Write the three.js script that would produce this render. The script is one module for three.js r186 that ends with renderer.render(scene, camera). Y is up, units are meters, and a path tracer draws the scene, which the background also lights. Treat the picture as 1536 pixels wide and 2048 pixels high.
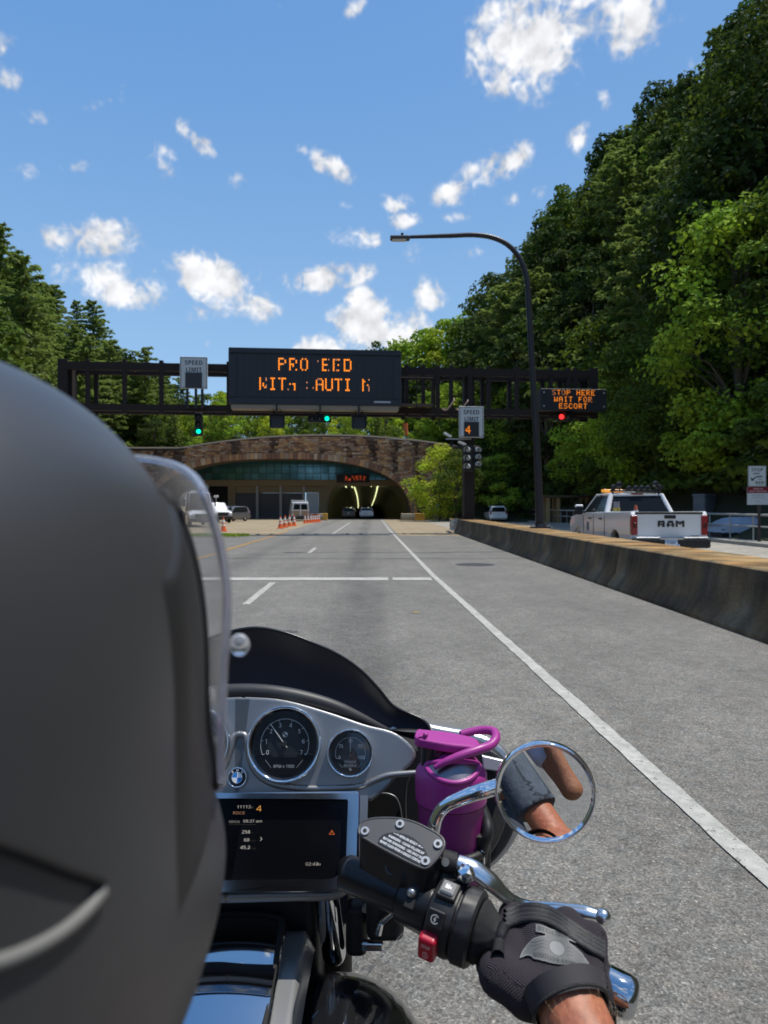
import * as THREE from 'three';
import { mergeGeometries, mergeVertices, toCreasedNormals } from 'three/addons/utils/BufferGeometryUtils.js';
import { RoundedBoxGeometry } from 'three/addons/geometries/RoundedBoxGeometry.js';
import { MarchingCubes } from 'three/addons/objects/MarchingCubes.js';
import { ConvexGeometry } from 'three/addons/geometries/ConvexGeometry.js';
import { createNoise3D, createNoise2D } from 'simplex-noise';

// ---------------------------------------------------------------- camera
const EYE = 1.65, FOC = 1450, VX = 755, VY = 1012;      // eye height; lens and vanishing point in the photograph's pixels
const scene = new THREE.Scene();
const camera = new THREE.PerspectiveCamera(2 * Math.atan(1024 / FOC) * 180 / Math.PI, 0.75, 0.02, 4000);
camera.setViewOffset(1536, 2048, 768 - VX, 1024 - VY, 1536, 2048);
camera.position.set(0, EYE, 0);
camera.lookAt(0, EYE, -10);
camera.focus = 1.5;
camera.userData.fStop = 8.8;

const renderer = new THREE.WebGLRenderer({ antialias: true });
renderer.toneMapping = THREE.LinearToneMapping;
renderer.toneMappingExposure = 1.3;
renderer.shadowMap.enabled = true;

// ---------------------------------------------------------------- helpers
const V = (x, y, z) => new THREE.Vector3(x, y, z);
function mulberry(a) { return () => { a = (a + 0x6d2b79f5) | 0; let t = Math.imul(a ^ (a >>> 15), 1 | a); t = (t + Math.imul(t ^ (t >>> 7), 61 | t)) ^ t; return ((t ^ (t >>> 14)) >>> 0) / 4294967296; }; }
const n3 = createNoise3D(mulberry(11)), n2 = createNoise2D(mulberry(23));
const fbm3 = (x, y, z, o = 4) => { let s = 0, a = 0.5, f = 1; for (let i = 0; i < o; i++) { s += a * n3(x * f, y * f, z * f); a *= 0.5; f *= 2.03; } return s; };
const fbm2 = (x, y, o = 4) => { let s = 0, a = 0.5, f = 1; for (let i = 0; i < o; i++) { s += a * n2(x * f, y * f); a *= 0.5; f *= 2.03; } return s; };
const clamp = (x, a = 0, b = 1) => Math.min(b, Math.max(a, x)), lerp = (a, b, t) => a + (b - a) * t;
const sm = (a, b, x) => { const t = clamp((x - a) / (b - a)); return t * t * (3 - 2 * t); };
// world point that lies at distance d ahead on the sight line through a pixel of the photograph
const W = (px, py, d) => V((px - VX) / FOC * d, EYE + (VY - py) / FOC * d, -d);
const WX = (px, d) => (px - VX) / FOC * d;
// ... and where that sight line meets a plane
function onPlane(px, py, O, N) { const r = V((px - VX) / FOC, (VY - py) / FOC, -1), e = V(0, EYE, 0); return e.addScaledVector(r, O.clone().sub(V(0, EYE, 0)).dot(N) / r.dot(N)); }

// ---------------------------------------------------------------- sky and sun
const SUN = V(0.30, 0.90, -0.33).normalize();
{
  const w = 4096, h = 2048, data = new Float32Array(w * h * 4);
  // cumulus in view: pixel centre, half sizes, lean of the long axis (degrees), density
  const CL = [
    [1050, 90, 125, 105, -20, 1.25], [1265, 45, 100, 70, -20, 1.1], [1130, -20, 120, 40, 0, 0.9], [1160, 272, 28, 36, 30, 0.8], [1375, 130, 26, 22, 0, 0.5], [1205, 210, 12, 24, 0, 0.35],
    [20, 150, 24, 34, -60, 0.7], [78, 238, 30, 18, 20, 0.75], [200, 206, 30, 12, -5, 0.5], [245, 195, 8, 18, 0, 0.35], [395, 280, 52, 20, 38, 0.75], [330, 320, 34, 24, 30, 0.5], [60, 340, 30, 16, 0, 0.45], [140, 332, 26, 12, 0, 0.4],
    [470, 358, 20, 14, 50, 0.35], [600, 302, 20, 14, 30, 0.7], [655, 332, 52, 22, 28, 0.75], [990, 335, 80, 30, -28, 0.9], [910, 385, 44, 24, -15, 0.85], [1022, 402, 16, 16, 0, 0.6], [915, 436, 26, 9, 0, 0.45],
    [790, 405, 30, 22, 10, 0.85], [808, 440, 28, 18, 0, 0.8], [704, 411, 24, 8, 0, 0.5], [690, 470, 58, 24, 12, 0.8], [750, 478, 12, 16, 0, 0.5],
    [175, 475, 100, 38, -4, 1.05], [110, 530, 40, 30, 0, 0.6], [250, 575, 92, 48, 8, 1.2], [425, 560, 98, 50, 28, 1.15], [520, 615, 44, 26, 30, 0.6], [505, 552, 20, 14, 0, 0.4],
    [395, 632, 34, 18, 20, 0.5], [418, 684, 14, 12, 0, 0.6], [665, 552, 94, 28, -8, 1.1], [730, 655, 80, 62, -10, 1.35], [660, 700, 90, 34, 0, 1.2], [800, 665, 95, 45, -8, 1.2], [858, 592, 34, 36, 20, 1.0], [722, 610, 36, 36, 0, 1.1], [850, 502, 30, 16, 0, 0.3],
    [1100, 385, 20, 10, 0, 0.25], [935, 505, 20, 10, 0, 0.25], [560, 10, 20, 14, 0, 0.3], [710, 12, 26, 16, -50, 0.7], [10, 95, 18, 20, 0, 0.3],
  ].map(([x, y, a, b, r, k]) => { const c = Math.cos(r * Math.PI / 180), s = Math.sin(r * Math.PI / 180); return { x, y, a, b, c, s, k, R: Math.max(a, b) * 1.9 }; });
  for (let j = 0; j < h / 2 + 40; j++) {
    const th = (j + 0.5) / h * Math.PI, sy = Math.cos(th), st = Math.sin(th);
    for (let i = 0; i < w; i++) {
      const ph = (i + 0.5) / w * 2 * Math.PI - Math.PI;                 // u = 0.5 is +x in three's equirectangular map
      const dx = Math.cos(ph) * st, dz = Math.sin(ph) * st;
      const el = Math.max(0, sy), cs = dx * SUN.x + sy * SUN.y + dz * SUN.z;
      const t = Math.pow(1 - el, 2.7), glow = 0.10 * Math.pow(Math.max(0, cs), 8) + 0.35 * Math.pow(Math.max(0, cs), 60);
      let r = lerp(0.078, 0.37, t) + glow, g = lerp(0.218, 0.57, t) + glow, b = lerp(0.50, 0.77, t) + glow * 0.9, den = 0, thick = 0.5;
      if (sy > 0.0) {
        const inView = dz < -0.3, px = inView ? VX + dx / -dz * FOC : 1e6, py = inView ? VY - sy / -dz * FOC : 1e6;
        if (inView && px > -60 && px < 1600 && py > -60 && py < 1000) {
          let m = -1;
          for (const k of CL) {
            const ex = px - k.x, ey = py - k.y;
            if (Math.abs(ex) > k.R || Math.abs(ey) > k.R) continue;
            const u = (ex * k.c + ey * k.s) / k.a, v = (-ex * k.s + ey * k.c) / k.b;
            m = Math.max(m, k.k * (1.0 - (u * u + v * v)) - (1 - k.k) * 0.15);
          }
          if (m > -1) {
            // billowed edges: rounded heads between creases, frayed by finer noise
            let bl = 0, am = 0.5, fr = 21; const wx = 0.02 * n3(dx * 30, sy * 30, dz * 30), wy = 0.02 * n3(dx * 30 + 9, sy * 30, dz * 30); for (let o = 0; o < 5; o++) { bl += am * (1 - 2 * Math.abs(n3((dx + wx) * fr, (sy + wy) * fr, dz * fr))); am *= 0.55; fr *= 2.1; }
            const q = fbm3(dx * 15, sy * 15, dz * 15, 4), q2 = fbm3(dx * 90 + 7, sy * 90, dz * 90, 3), e = m * 0.74 + q * 1.15 + bl * 0.46 + q2 * 0.3 - 0.06;
            den = Math.pow(sm(-0.12, 1.0, e), 1.2) * (0.6 + 0.4 * clamp(m * 2 + 0.5)); thick = sm(0.1, 1.3, e);
          }
        } else {
          const f = 1.6 / (sy + 0.25), q = fbm3(dx * f * 2.1 + 3.3, sy * f, dz * f * 2.1, 5);
          den = sm(0.22, 0.5, q) * sm(0.02, 0.12, sy);
        }
        const lit = 0.57 + 0.15 * thick + 0.18 * (fbm3(dx * 26 + 5, sy * 26, dz * 26, 4) - fbm3(dx * 26 + 5.35, sy * 26 + 0.9, dz * 26, 4));
        r = lerp(r, lit * 0.97, den); g = lerp(g, lit * 0.985, den); b = lerp(b, lit * 1.02, den);
      }
      const o = (j * w + i) * 4; data[o] = r; data[o + 1] = g; data[o + 2] = b; data[o + 3] = 1;
    }
  }
  for (let j = h / 2 + 40; j < h; j++) for (let i = 0; i < w; i++) { const o = (j * w + i) * 4; data[o] = 0.17; data[o + 1] = 0.17; data[o + 2] = 0.15; data[o + 3] = 1; }
  const flip = new Float32Array(w * h * 4);
  for (let j = 0; j < h; j++) flip.set(data.subarray(j * w * 4, (j + 1) * w * 4), (h - 1 - j) * w * 4);
  const sky = new THREE.DataTexture(flip, w, h, THREE.RGBAFormat, THREE.FloatType);
  sky.mapping = THREE.EquirectangularReflectionMapping; sky.magFilter = THREE.LinearFilter; sky.needsUpdate = true;
  scene.background = sky; scene.environment = sky;
}
const sun = new THREE.DirectionalLight(new THREE.Color(1, 0.955, 0.88), 3.5);
sun.position.copy(SUN).multiplyScalar(150); sun.target.position.set(0, 0, -40); scene.add(sun, sun.target);
sun.castShadow = true; sun.shadow.mapSize.set(4096, 4096);
Object.assign(sun.shadow.camera, { left: -120, right: 120, top: 120, bottom: -120, near: 1, far: 500 });

// ---------------------------------------------------------------- materials
const col = (r, g, b) => new THREE.Color().setRGB(r, g, b);
function mat(name, c, rough = 0.6, metal = 0, more = {}) {
  const m = new THREE.MeshPhysicalMaterial({ color: Array.isArray(c) ? col(...c) : c, roughness: rough, metalness: metal, ...more }); m.name = name; return m;
}
function dataTex(n, fn, { srgb = true, rep = 1, m = n } = {}) {   // fn(u, v, x, y) -> [r, g, b] in 0..1
  const d = new Uint8Array(n * m * 4);
  for (let y = 0; y < m; y++) for (let x = 0; x < n; x++) { const c = fn(x / n, y / m, x, y), o = (y * n + x) * 4; for (let k = 0; k < 3; k++) d[o + k] = clamp(c[k]) * 255; d[o + 3] = 255; }
  const t = new THREE.DataTexture(d, n, m); t.wrapS = t.wrapT = THREE.RepeatWrapping; t.magFilter = THREE.LinearFilter; if (srgb) t.colorSpace = THREE.SRGBColorSpace; t.repeat.set(rep, rep); t.needsUpdate = true; return t;
}
// noise that repeats after one unit of u and v
const loop = (u, v, f, s = 0) => { const a = u * 2 * Math.PI, b = v * 2 * Math.PI, r = f / (2 * Math.PI); return n3(Math.cos(a) * r + s, Math.sin(a) * r + Math.cos(b) * r * 1.31, Math.sin(b) * r * 1.31 + s * 1.7); };
// value noise on a wrapped lattice of f cells: grains and pores
function grainy(f, seed) { const r = mulberry(seed), L = new Float32Array(f * f).map(() => r() * 2 - 1); return (u, v) => { const x = u * f, y = v * f, i = Math.floor(x), j = Math.floor(y), s = x - i, t = y - j, at = (a, b) => L[((b % f + f) % f) * f + (a % f + f) % f]; return lerp(lerp(at(i, j), at(i + 1, j), s), lerp(at(i, j + 1), at(i + 1, j + 1), s), t); }; }
function canvasTex(w, h, draw, srgb = true) {
  const c = document.createElement('canvas'); c.width = w; c.height = h; draw(c.getContext('2d'), w, h);
  const t = new THREE.CanvasTexture(c); if (srgb) t.colorSpace = THREE.SRGBColorSpace; t.magFilter = THREE.LinearFilter; return t;
}
// ---------------------------------------------------------------- things and parts
const taken = new Map();
function numbered(n) { const k = taken.get(n) || 0; taken.set(n, k + 1); return k ? n + '_' + String(k).padStart(3, '0') : n; }
function sh(o) { o.traverse((c) => { if (c.isMesh) { c.castShadow = true; c.receiveShadow = true; } }); return o; }
function thing(name, label, category, pos = V(0, 0, 0), turn = 0, group) {
  const o = new THREE.Group(); o.name = numbered(name); o.position.copy(pos); o.rotation.y = turn; o.userData = { label, category };
  if (group) o.userData.group = group; scene.add(o); return o;
}
function part(name, geo, m, parent, label) {
  const g = Array.isArray(geo) ? mergeAll(geo) : geo, o = new THREE.Mesh(g, m); o.name = name; o.castShadow = o.receiveShadow = true;
  if (label) o.userData.label = label;
  if (parent) parent.add(o); return o;
}
// a part whose geometry is given in world axes, under a parent that stands at (unturned) position
function wpart(name, geo, m, parent, label) {
  const g = Array.isArray(geo) ? mergeAll(geo) : geo, o = part(name, g, m, null, label), p = V(0, 0, 0);
  for (let q = parent; q && q !== scene; q = q.parent) p.add(q.position);
  o.geometry.translate(-p.x, -p.y, -p.z); parent.add(o); return o;
}
function single(name, label, category, geo, m, group) { const o = part(numbered(name), geo, m, scene); o.userData = { label, category }; if (group) o.userData.group = group; return o; }
function structure(name, geo, m) { const o = part(numbered(name), geo, m, scene); o.userData = { kind: 'structure' }; return o; }
function mergeAll(list) {
  const gs = list.flat(9).map((g) => { let q = g.index ? g.toNonIndexed() : g.clone(); for (const k of Object.keys(q.attributes)) if (!['position', 'normal', 'uv', 'color'].includes(k)) q.deleteAttribute(k); return q; });
  const hasUv = gs.some((g) => g.attributes.uv), hasC = gs.some((g) => g.attributes.color);
  for (const g of gs) {
    const n = g.attributes.position.count; if (!g.attributes.normal) g.computeVertexNormals();
    if (hasUv && !g.attributes.uv) g.setAttribute('uv', new THREE.BufferAttribute(new Float32Array(n * 2), 2));
    if (hasC && !g.attributes.color) g.setAttribute('color', new THREE.BufferAttribute(new Float32Array(n * 3).fill(1), 3));
  }
  return mergeGeometries(gs);
}
// ---------------------------------------------------------------- geometry
const box = (w, h, d, x = 0, y = 0, z = 0) => new THREE.BoxGeometry(w, h, d).translate(x, y, z);
const rbox = (w, h, d, r, x = 0, y = 0, z = 0, s = 2) => new RoundedBoxGeometry(w, h, d, s, Math.min(r, w / 2.01, h / 2.01, d / 2.01)).translate(x, y, z);
const cyl = (r0, r1, h, n = 16, x = 0, y = 0, z = 0) => new THREE.CylinderGeometry(r1, r0, h, n).translate(x, y, z);   // r0 at the foot
const ball = (r, x = 0, y = 0, z = 0, sx = 1, sy = 1, sz = 1, n = 16) => new THREE.SphereGeometry(r, n, Math.ceil(n * 0.7)).scale(sx, sy, sz).translate(x, y, z);
function along(geo, a, b) { return geo.applyQuaternion(new THREE.Quaternion().setFromUnitVectors(V(0, 1, 0), b.clone().sub(a).normalize())).translate(...a.clone().add(b).multiplyScalar(0.5).toArray()); }
const rod = (a, b, r0, r1 = r0, n = 12) => along(new THREE.CylinderGeometry(r1, r0, a.distanceTo(b), n), a, b);
const tube = (pts, r, n = 40, m = 10, closed = false, tension = 0.5) => new THREE.TubeGeometry(new THREE.CatmullRomCurve3(pts, closed, 'catmullrom', tension), n, r, m, closed);
// tube whose radius follows a list, with round ends
function taper(pts, radii, n = 40, m = 12, flat = null) {
  const c = new THREE.CatmullRomCurve3(pts), pos = [], idx = [], fr = c.computeFrenetFrames(n, false), rc = (t) => { const k = t * (radii.length - 1), i = Math.min(radii.length - 2, Math.floor(k)); return lerp(radii[i], radii[i + 1], k - i); };
  for (let i = 0; i <= n; i++) {
    const p = c.getPointAt(i / n), r = rc(i / n);
    for (let j = 0; j < m; j++) {
      const a = j / m * 2 * Math.PI, o = flat ? flat.clone().multiplyScalar(Math.cos(a) * r * (flat.k || 0.5)).addScaledVector(fr.tangents[i].clone().cross(flat).normalize(), Math.sin(a) * r) : fr.normals[i].clone().multiplyScalar(Math.cos(a) * r).addScaledVector(fr.binormals[i], Math.sin(a) * r);
      pos.push(p.x + o.x, p.y + o.y, p.z + o.z);
    }
  }
  for (let i = 0; i < n; i++) for (let j = 0; j < m; j++) { const a = i * m + j, b = i * m + (j + 1) % m; idx.push(a, b, a + m, b, b + m, a + m); }
  const p0 = pos.length / 3; pos.push(...pts[0].toArray(), ...pts[pts.length - 1].toArray());
  for (let j = 0; j < m; j++) { idx.push(p0, (j + 1) % m, j); idx.push(p0 + 1, n * m + j, n * m + (j + 1) % m); }
  const g = new THREE.BufferGeometry(); g.setAttribute('position', new THREE.Float32BufferAttribute(pos, 3)); g.setIndex(idx); g.computeVertexNormals(); return g;
}
// grid surface from fn(u, v) -> Vector3, u and v in 0..1
function surf(fn, nu, nv, uvs = null) {
  const pos = [], uv = [], idx = [];
  for (let j = 0; j <= nv; j++) for (let i = 0; i <= nu; i++) { const p = fn(i / nu, j / nv); pos.push(p.x, p.y, p.z); const q = uvs ? uvs(i / nu, j / nv, p) : [i / nu, j / nv]; uv.push(q[0], q[1]); }
  for (let j = 0; j < nv; j++) for (let i = 0; i < nu; i++) { const a = j * (nu + 1) + i; idx.push(a, a + 1, a + nu + 1, a + 1, a + nu + 2, a + nu + 1); }
  const g = new THREE.BufferGeometry(); g.setAttribute('position', new THREE.Float32BufferAttribute(pos, 3)); g.setAttribute('uv', new THREE.Float32BufferAttribute(uv, 2)); g.setIndex(idx); g.computeVertexNormals(); return g;
}
const shape = (pts, holes = []) => { const s = new THREE.Shape(pts.map(([x, y]) => new THREE.Vector2(x, y))); for (const h of holes) s.holes.push(new THREE.Path(h.map(([x, y]) => new THREE.Vector2(x, y)))); return s; };
const extrude = (s, d, bevel = 0, seg = 2, curve = 12) => new THREE.ExtrudeGeometry(s, { depth: d, bevelEnabled: bevel > 0, bevelSize: bevel, bevelThickness: bevel, bevelSegments: seg, curveSegments: curve });
// round the corners of a polygon: [x, y, r]
function rounded(pts, n = 5) {
  const out = [], N = pts.length;
  for (let i = 0; i < N; i++) {
    const [x, y, r = 0] = pts[i], a = pts[(i + N - 1) % N], b = pts[(i + 1) % N];
    if (!r) { out.push([x, y]); continue; }
    const la = Math.hypot(a[0] - x, a[1] - y), lb = Math.hypot(b[0] - x, b[1] - y), ra = Math.min(r, la * 0.48), rb = Math.min(r, lb * 0.48);
    const p = [x + (a[0] - x) / la * ra, y + (a[1] - y) / la * ra], q = [x + (b[0] - x) / lb * rb, y + (b[1] - y) / lb * rb];
    for (let k = 0; k <= n; k++) { const t = k / n; out.push([(1 - t) ** 2 * p[0] + 2 * t * (1 - t) * x + t * t * q[0], (1 - t) ** 2 * p[1] + 2 * t * (1 - t) * y + t * t * q[1]]); }
  }
  return out;
}
const smoothPts = (pts, n = 40, closed = false) => new THREE.CatmullRomCurve3(pts.map(([x, y]) => V(x, y, 0)), closed, 'centripetal').getPoints(n).map((p) => [p.x, p.y]);
// put a geometry made in x, y, z onto the axes u, v, n at a point
function onAxes(geo, O, u, v, n) { return geo.applyMatrix4(new THREE.Matrix4().makeBasis(u, v, n).setPosition(O)); }
function uvWorld(geo, s = 1, axes = 'xz') { const p = geo.attributes.position, uv = new Float32Array(p.count * 2), g = { x: 'getX', y: 'getY', z: 'getZ' }; for (let i = 0; i < p.count; i++) { uv[i * 2] = p[g[axes[0]]](i) * s; uv[i * 2 + 1] = p[g[axes[1]]](i) * s; } geo.setAttribute('uv', new THREE.BufferAttribute(uv, 2)); return geo; }
function uvBox(geo0, s = 1) {   // uv in metres by the face's main direction
  const geo = geo0.index ? geo0.toNonIndexed() : geo0, p = geo.attributes.position, n = geo.attributes.normal, uv = new Float32Array(p.count * 2);
  for (let i = 0; i < p.count; i++) { const a = Math.abs(n.getX(i)), b = Math.abs(n.getY(i)), c = Math.abs(n.getZ(i)), x = p.getX(i), y = p.getY(i), z = p.getZ(i); const q = a > b && a > c ? [z, y] : b > c ? [x, z] : [x, y]; uv[i * 2] = q[0] * s; uv[i * 2 + 1] = q[1] * s; }
  geo.setAttribute('uv', new THREE.BufferAttribute(uv, 2)); return geo;
}
function tint(geo, fn) { const p = geo.attributes.position, c = new Float32Array(p.count * 3), q = V(0, 0, 0); for (let i = 0; i < p.count; i++) { q.fromBufferAttribute(p, i); const k = fn(q, i); c[i * 3] = k[0]; c[i * 3 + 1] = k[1]; c[i * 3 + 2] = k[2]; } geo.setAttribute('color', new THREE.BufferAttribute(c, 3)); return geo; }
function mirrorX(geo, x0) { const g = geo.clone(); g.applyMatrix4(new THREE.Matrix4().makeScale(-1, 1, 1)); g.translate(2 * x0, 0, 0); const i = g.index ? g.index.array : null; if (i) { for (let k = 0; k < i.length; k += 3) { const t = i[k]; i[k] = i[k + 1]; i[k + 1] = t; } } else { for (const a of Object.values(g.attributes)) { const s = a.itemSize, r = a.array; for (let k = 0; k < a.count; k += 3) for (let c = 0; c < s; c++) { const t = r[k * s + c]; r[k * s + c] = r[(k + 1) * s + c]; r[(k + 1) * s + c] = t; } } } return g; }
// smooth body: bones [a, b, ra, rb, (squash axis, factor)] joined by a smooth minimum and meshed
function flesh(bones, cell, k = 0.02, cut = null) {
  const lo = V(1e9, 1e9, 1e9), hi = V(-1e9, -1e9, -1e9);
  for (const [a, b, ra, rb] of bones) { const r = Math.max(ra, rb) + cell * 3; for (const p of [a, b]) { lo.min(p.clone().subScalar(r)); hi.max(p.clone().addScalar(r)); } }
  const c = lo.clone().add(hi).multiplyScalar(0.5), half = Math.max(hi.x - lo.x, hi.y - lo.y, hi.z - lo.z) / 2, n = Math.min(150, Math.ceil(half * 2 / cell) + 2);
  const mc = new MarchingCubes(n, new THREE.MeshStandardMaterial(), false, false, 400000); mc.isolation = 0;
  const hs = n / 2, q = V(0, 0, 0), B = bones.map(([a, b, ra, rb, s]) => ({ a, d: b.clone().sub(a), ll: Math.max(1e-9, b.distanceToSquared(a)), ra, rb, s }));
  for (let z = 0; z < n; z++) for (let y = 0; y < n; y++) for (let x = 0; x < n; x++) {
    q.set((x - hs) / hs * half + c.x, (y - hs) / hs * half + c.y, (z - hs) / hs * half + c.z);
    let m = 1e9;
    for (const e of B) {
      let vx = q.x - e.a.x, vy = q.y - e.a.y, vz = q.z - e.a.z; const t = clamp((vx * e.d.x + vy * e.d.y + vz * e.d.z) / e.ll);
      vx -= e.d.x * t; vy -= e.d.y * t; vz -= e.d.z * t;
      if (e.s) { const w = vx * e.s.x + vy * e.s.y + vz * e.s.z, f = e.s.f - 1; vx += e.s.x * w * f; vy += e.s.y * w * f; vz += e.s.z * w * f; }
      const d = Math.sqrt(vx * vx + vy * vy + vz * vz) - lerp(e.ra, e.rb, t);
      if (m > 1e8) m = d; else { const h = clamp(0.5 + 0.5 * (m - d) / k); m = lerp(m, d, h) - k * h * (1 - h); }
    }
    if (cut) m = Math.max(m, cut(q));
    mc.field[x + y * n + z * n * n] = -m;
  }
  mc.update();
  const cnt = mc.count, pos = mc.positionArray.slice(0, cnt * 3), g0 = new THREE.BufferGeometry();
  for (let i = 0; i < cnt; i++) { pos[i * 3] = pos[i * 3] * half + c.x; pos[i * 3 + 1] = pos[i * 3 + 1] * half + c.y; pos[i * 3 + 2] = pos[i * 3 + 2] * half + c.z; }
  g0.setAttribute('position', new THREE.BufferAttribute(pos, 3));
  const g = mergeVertices(g0, cell * 0.02); g.computeVertexNormals(); return g;
}
const squash = (v, f) => Object.assign(v.clone().normalize(), { f });
// ================================================================ the ground
const rB = mulberry(5);
const gA = grainy(220, 1), gB = grainy(410, 2), gC = grainy(48, 3), gD = grainy(11, 4);
const asphaltMap = dataTex(1024, (u, v) => { const s = rB(), a = gA(u, v), b = gB(u, v); let k = 0.60 + 0.12 * a + 0.15 * b + 0.05 * gC(u, v) + 0.03 * gD(u, v); if (b > 0.72 && a > 0.1) k += 0.2; if (s > 0.985) k += 0.2; const w = 0.012 * gC(v, u); return [k + w, k * 0.985, k * 0.95 - w]; });
const asphaltBump = dataTex(1024, (u, v) => { const k = 0.5 + 0.25 * gA(u, v) + 0.25 * gB(u, v); return [k, k, k]; }, { srgb: false });
const concreteMap = dataTex(512, (u, v) => { const k = 0.82 + 0.07 * gD(u, v) + 0.06 * gC(u, v) + 0.05 * (rB() - 0.5); return [k, k * 0.985, k * 0.96]; });
const asphaltM = mat('asphalt', [0.475, 0.46, 0.43], 0.74, 0, { map: asphaltMap, bumpMap: asphaltBump, bumpScale: 0.006, vertexColors: true });
const apronM = mat('tan concrete', [0.47, 0.385, 0.265], 0.95, 0, { map: concreteMap, vertexColors: true });
const paleConcreteM = mat('pale concrete', [0.47, 0.445, 0.395], 0.95, 0, { map: concreteMap, vertexColors: true });
const soilM = mat('forest floor', [0.035, 0.04, 0.018], 1, 0, { vertexColors: true });
const gE = grainy(150, 9), gF = grainy(30, 10);
const paintMap = dataTex(1024, (u, v) => { const worn = gB(u, v) * 0.55 + gE(u, v) * 0.6 + gF(u, v) * 0.55, k = 0.9 + 0.06 * gF(v, u) + 0.05 * gA(u, v), h = sm(0.62, 0.8, worn); return [lerp(k, 0.5, h), lerp(k * 0.99, 0.49, h), lerp(k * 0.965, 0.475, h)]; });
const whitePaintM = mat('road paint white', [0.56, 0.56, 0.53], 0.85, 0, { map: paintMap, bumpMap: asphaltBump, bumpScale: 0.003, vertexColors: true });
const yellowPaintM = mat('road paint yellow', [0.62, 0.33, 0.05], 0.8, 0, { map: concreteMap });
const stripM = mat('strip_black', [0.05, 0.05, 0.052], 0.8);

const PD = 88;                                             // distance of the portal wall
const rightFoot = (d) => 17.4 - 6.6 * sm(73, 88, d) - 4.8 * sm(88, 106, d);
const leftFoot = (d) => 27 + 2 * sm(60, 88, d);
function hill(x, d) {
  const fr = rightFoot(d), fl = leftFoot(d), rough = 1.3 * fbm2(x * 0.06, d * 0.06, 3);
  let h = 0, a = x - fr, b = -x - fl;
  if (a > 0) h = Math.max(h, 66 * Math.tanh(1.5 * a / 66) + rough * sm(0, 8, a));
  if (b > 0) h = Math.max(h, 70 * Math.tanh(0.95 * b / 70) + rough * sm(0, 8, b));
  if (d > PD) h = Math.max(h, 8.2 + 0.07 * (d - PD) + rough * 0.5);
  else if (x < -30 || x > 9) h = Math.max(h, 8.2 * sm(74, 87.5, d) * sm(0, 3, Math.max(x - 9, -30 - x)));
  return h;
}
function sheet(xs, ds, f, uvS, tintF) {
  const g = surf((u, v) => { const x = xs[Math.round(u * (xs.length - 1))], d = ds[Math.round(v * (ds.length - 1))]; return V(x, f(x, d), -d); }, xs.length - 1, ds.length - 1, (u, v, p) => [p.x * uvS, -p.z * uvS]);
  if (tintF) tint(g, (p) => tintF(p.x, -p.z)); return g;
}
const range = (a, b, s) => { const o = []; for (let x = a; x < b - 1e-6; x += s) o.push(x); o.push(b); return o; };
const soilTint = (x, d) => { const k = 0.8 + 0.6 * fbm2(x * 0.3, d * 0.3, 3); return [k * (1 + 0.3 * fbm2(x * 0.1 + 9, d * 0.1, 2)), k, k * 0.8]; };
{
  const xs = [...range(-420, -80, 20), ...range(-76, 64, 2), ...range(70, 420, 25)];
  structure('ground', sheet(xs, [...range(-320, -60, 40), ...range(-50, 84, 3), PD - 0.2], (x, d) => hill(x, d) - 0.07, 0.5, soilTint), soilM);
  const h0 = sheet(xs, [PD - 0.2, ...range(PD + 0.2, 240, 4), ...range(260, 700, 40)], (x, d) => hill(x, Math.max(d, PD + 0.3)) - 0.07, 0.5, soilTint);
  structure('hillside', h0, soilM);
}
// ---- the roads: two lanes and a shoulder towards the tunnel, the escort lane beyond the barrier
const laneLine = (d) => d < 17 ? lerp(1.74, 1.32, clamp((d - 3) / 14)) : d < 50 ? lerp(1.32, 0.82, (d - 17) / 33) : lerp(0.82, 0.5, clamp((d - 50) / 40));
const midLine = (d) => -2.14 - 0.5 * clamp((d - 8) / 34) - 0.08 * clamp((d - 42) / 30);
const yellowLine = (d) => -5.62 - 0.4 * clamp((d - 25) / 50);
const roadTint = (x, d) => {
  const mid = (laneLine(d) + midLine(d)) / 2, w = Math.abs(x - mid), w2 = Math.abs(x - (mid - 3.55)), stretch = fbm2(x * 1.3, d * 0.11, 4), patch = fbm2(x * 0.35 + 4, d * 0.35, 4);
  const oil = (1 - sm(0.1, 0.62, w + 0.22 * stretch)) * (0.30 + 0.16 * fbm2(x * 3, d * 0.5, 3)), oil2 = (1 - sm(0.1, 0.6, w2 + 0.2 * stretch)) * 0.2, side = x > laneLine(d) + 0.3 ? -0.03 : 0;
  const k = 0.98 + 0.15 * patch + 0.13 * stretch + 0.05 * fbm2(x * 5, d * 5, 2) - oil - oil2 + side; return [k, k, k];
};
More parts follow.
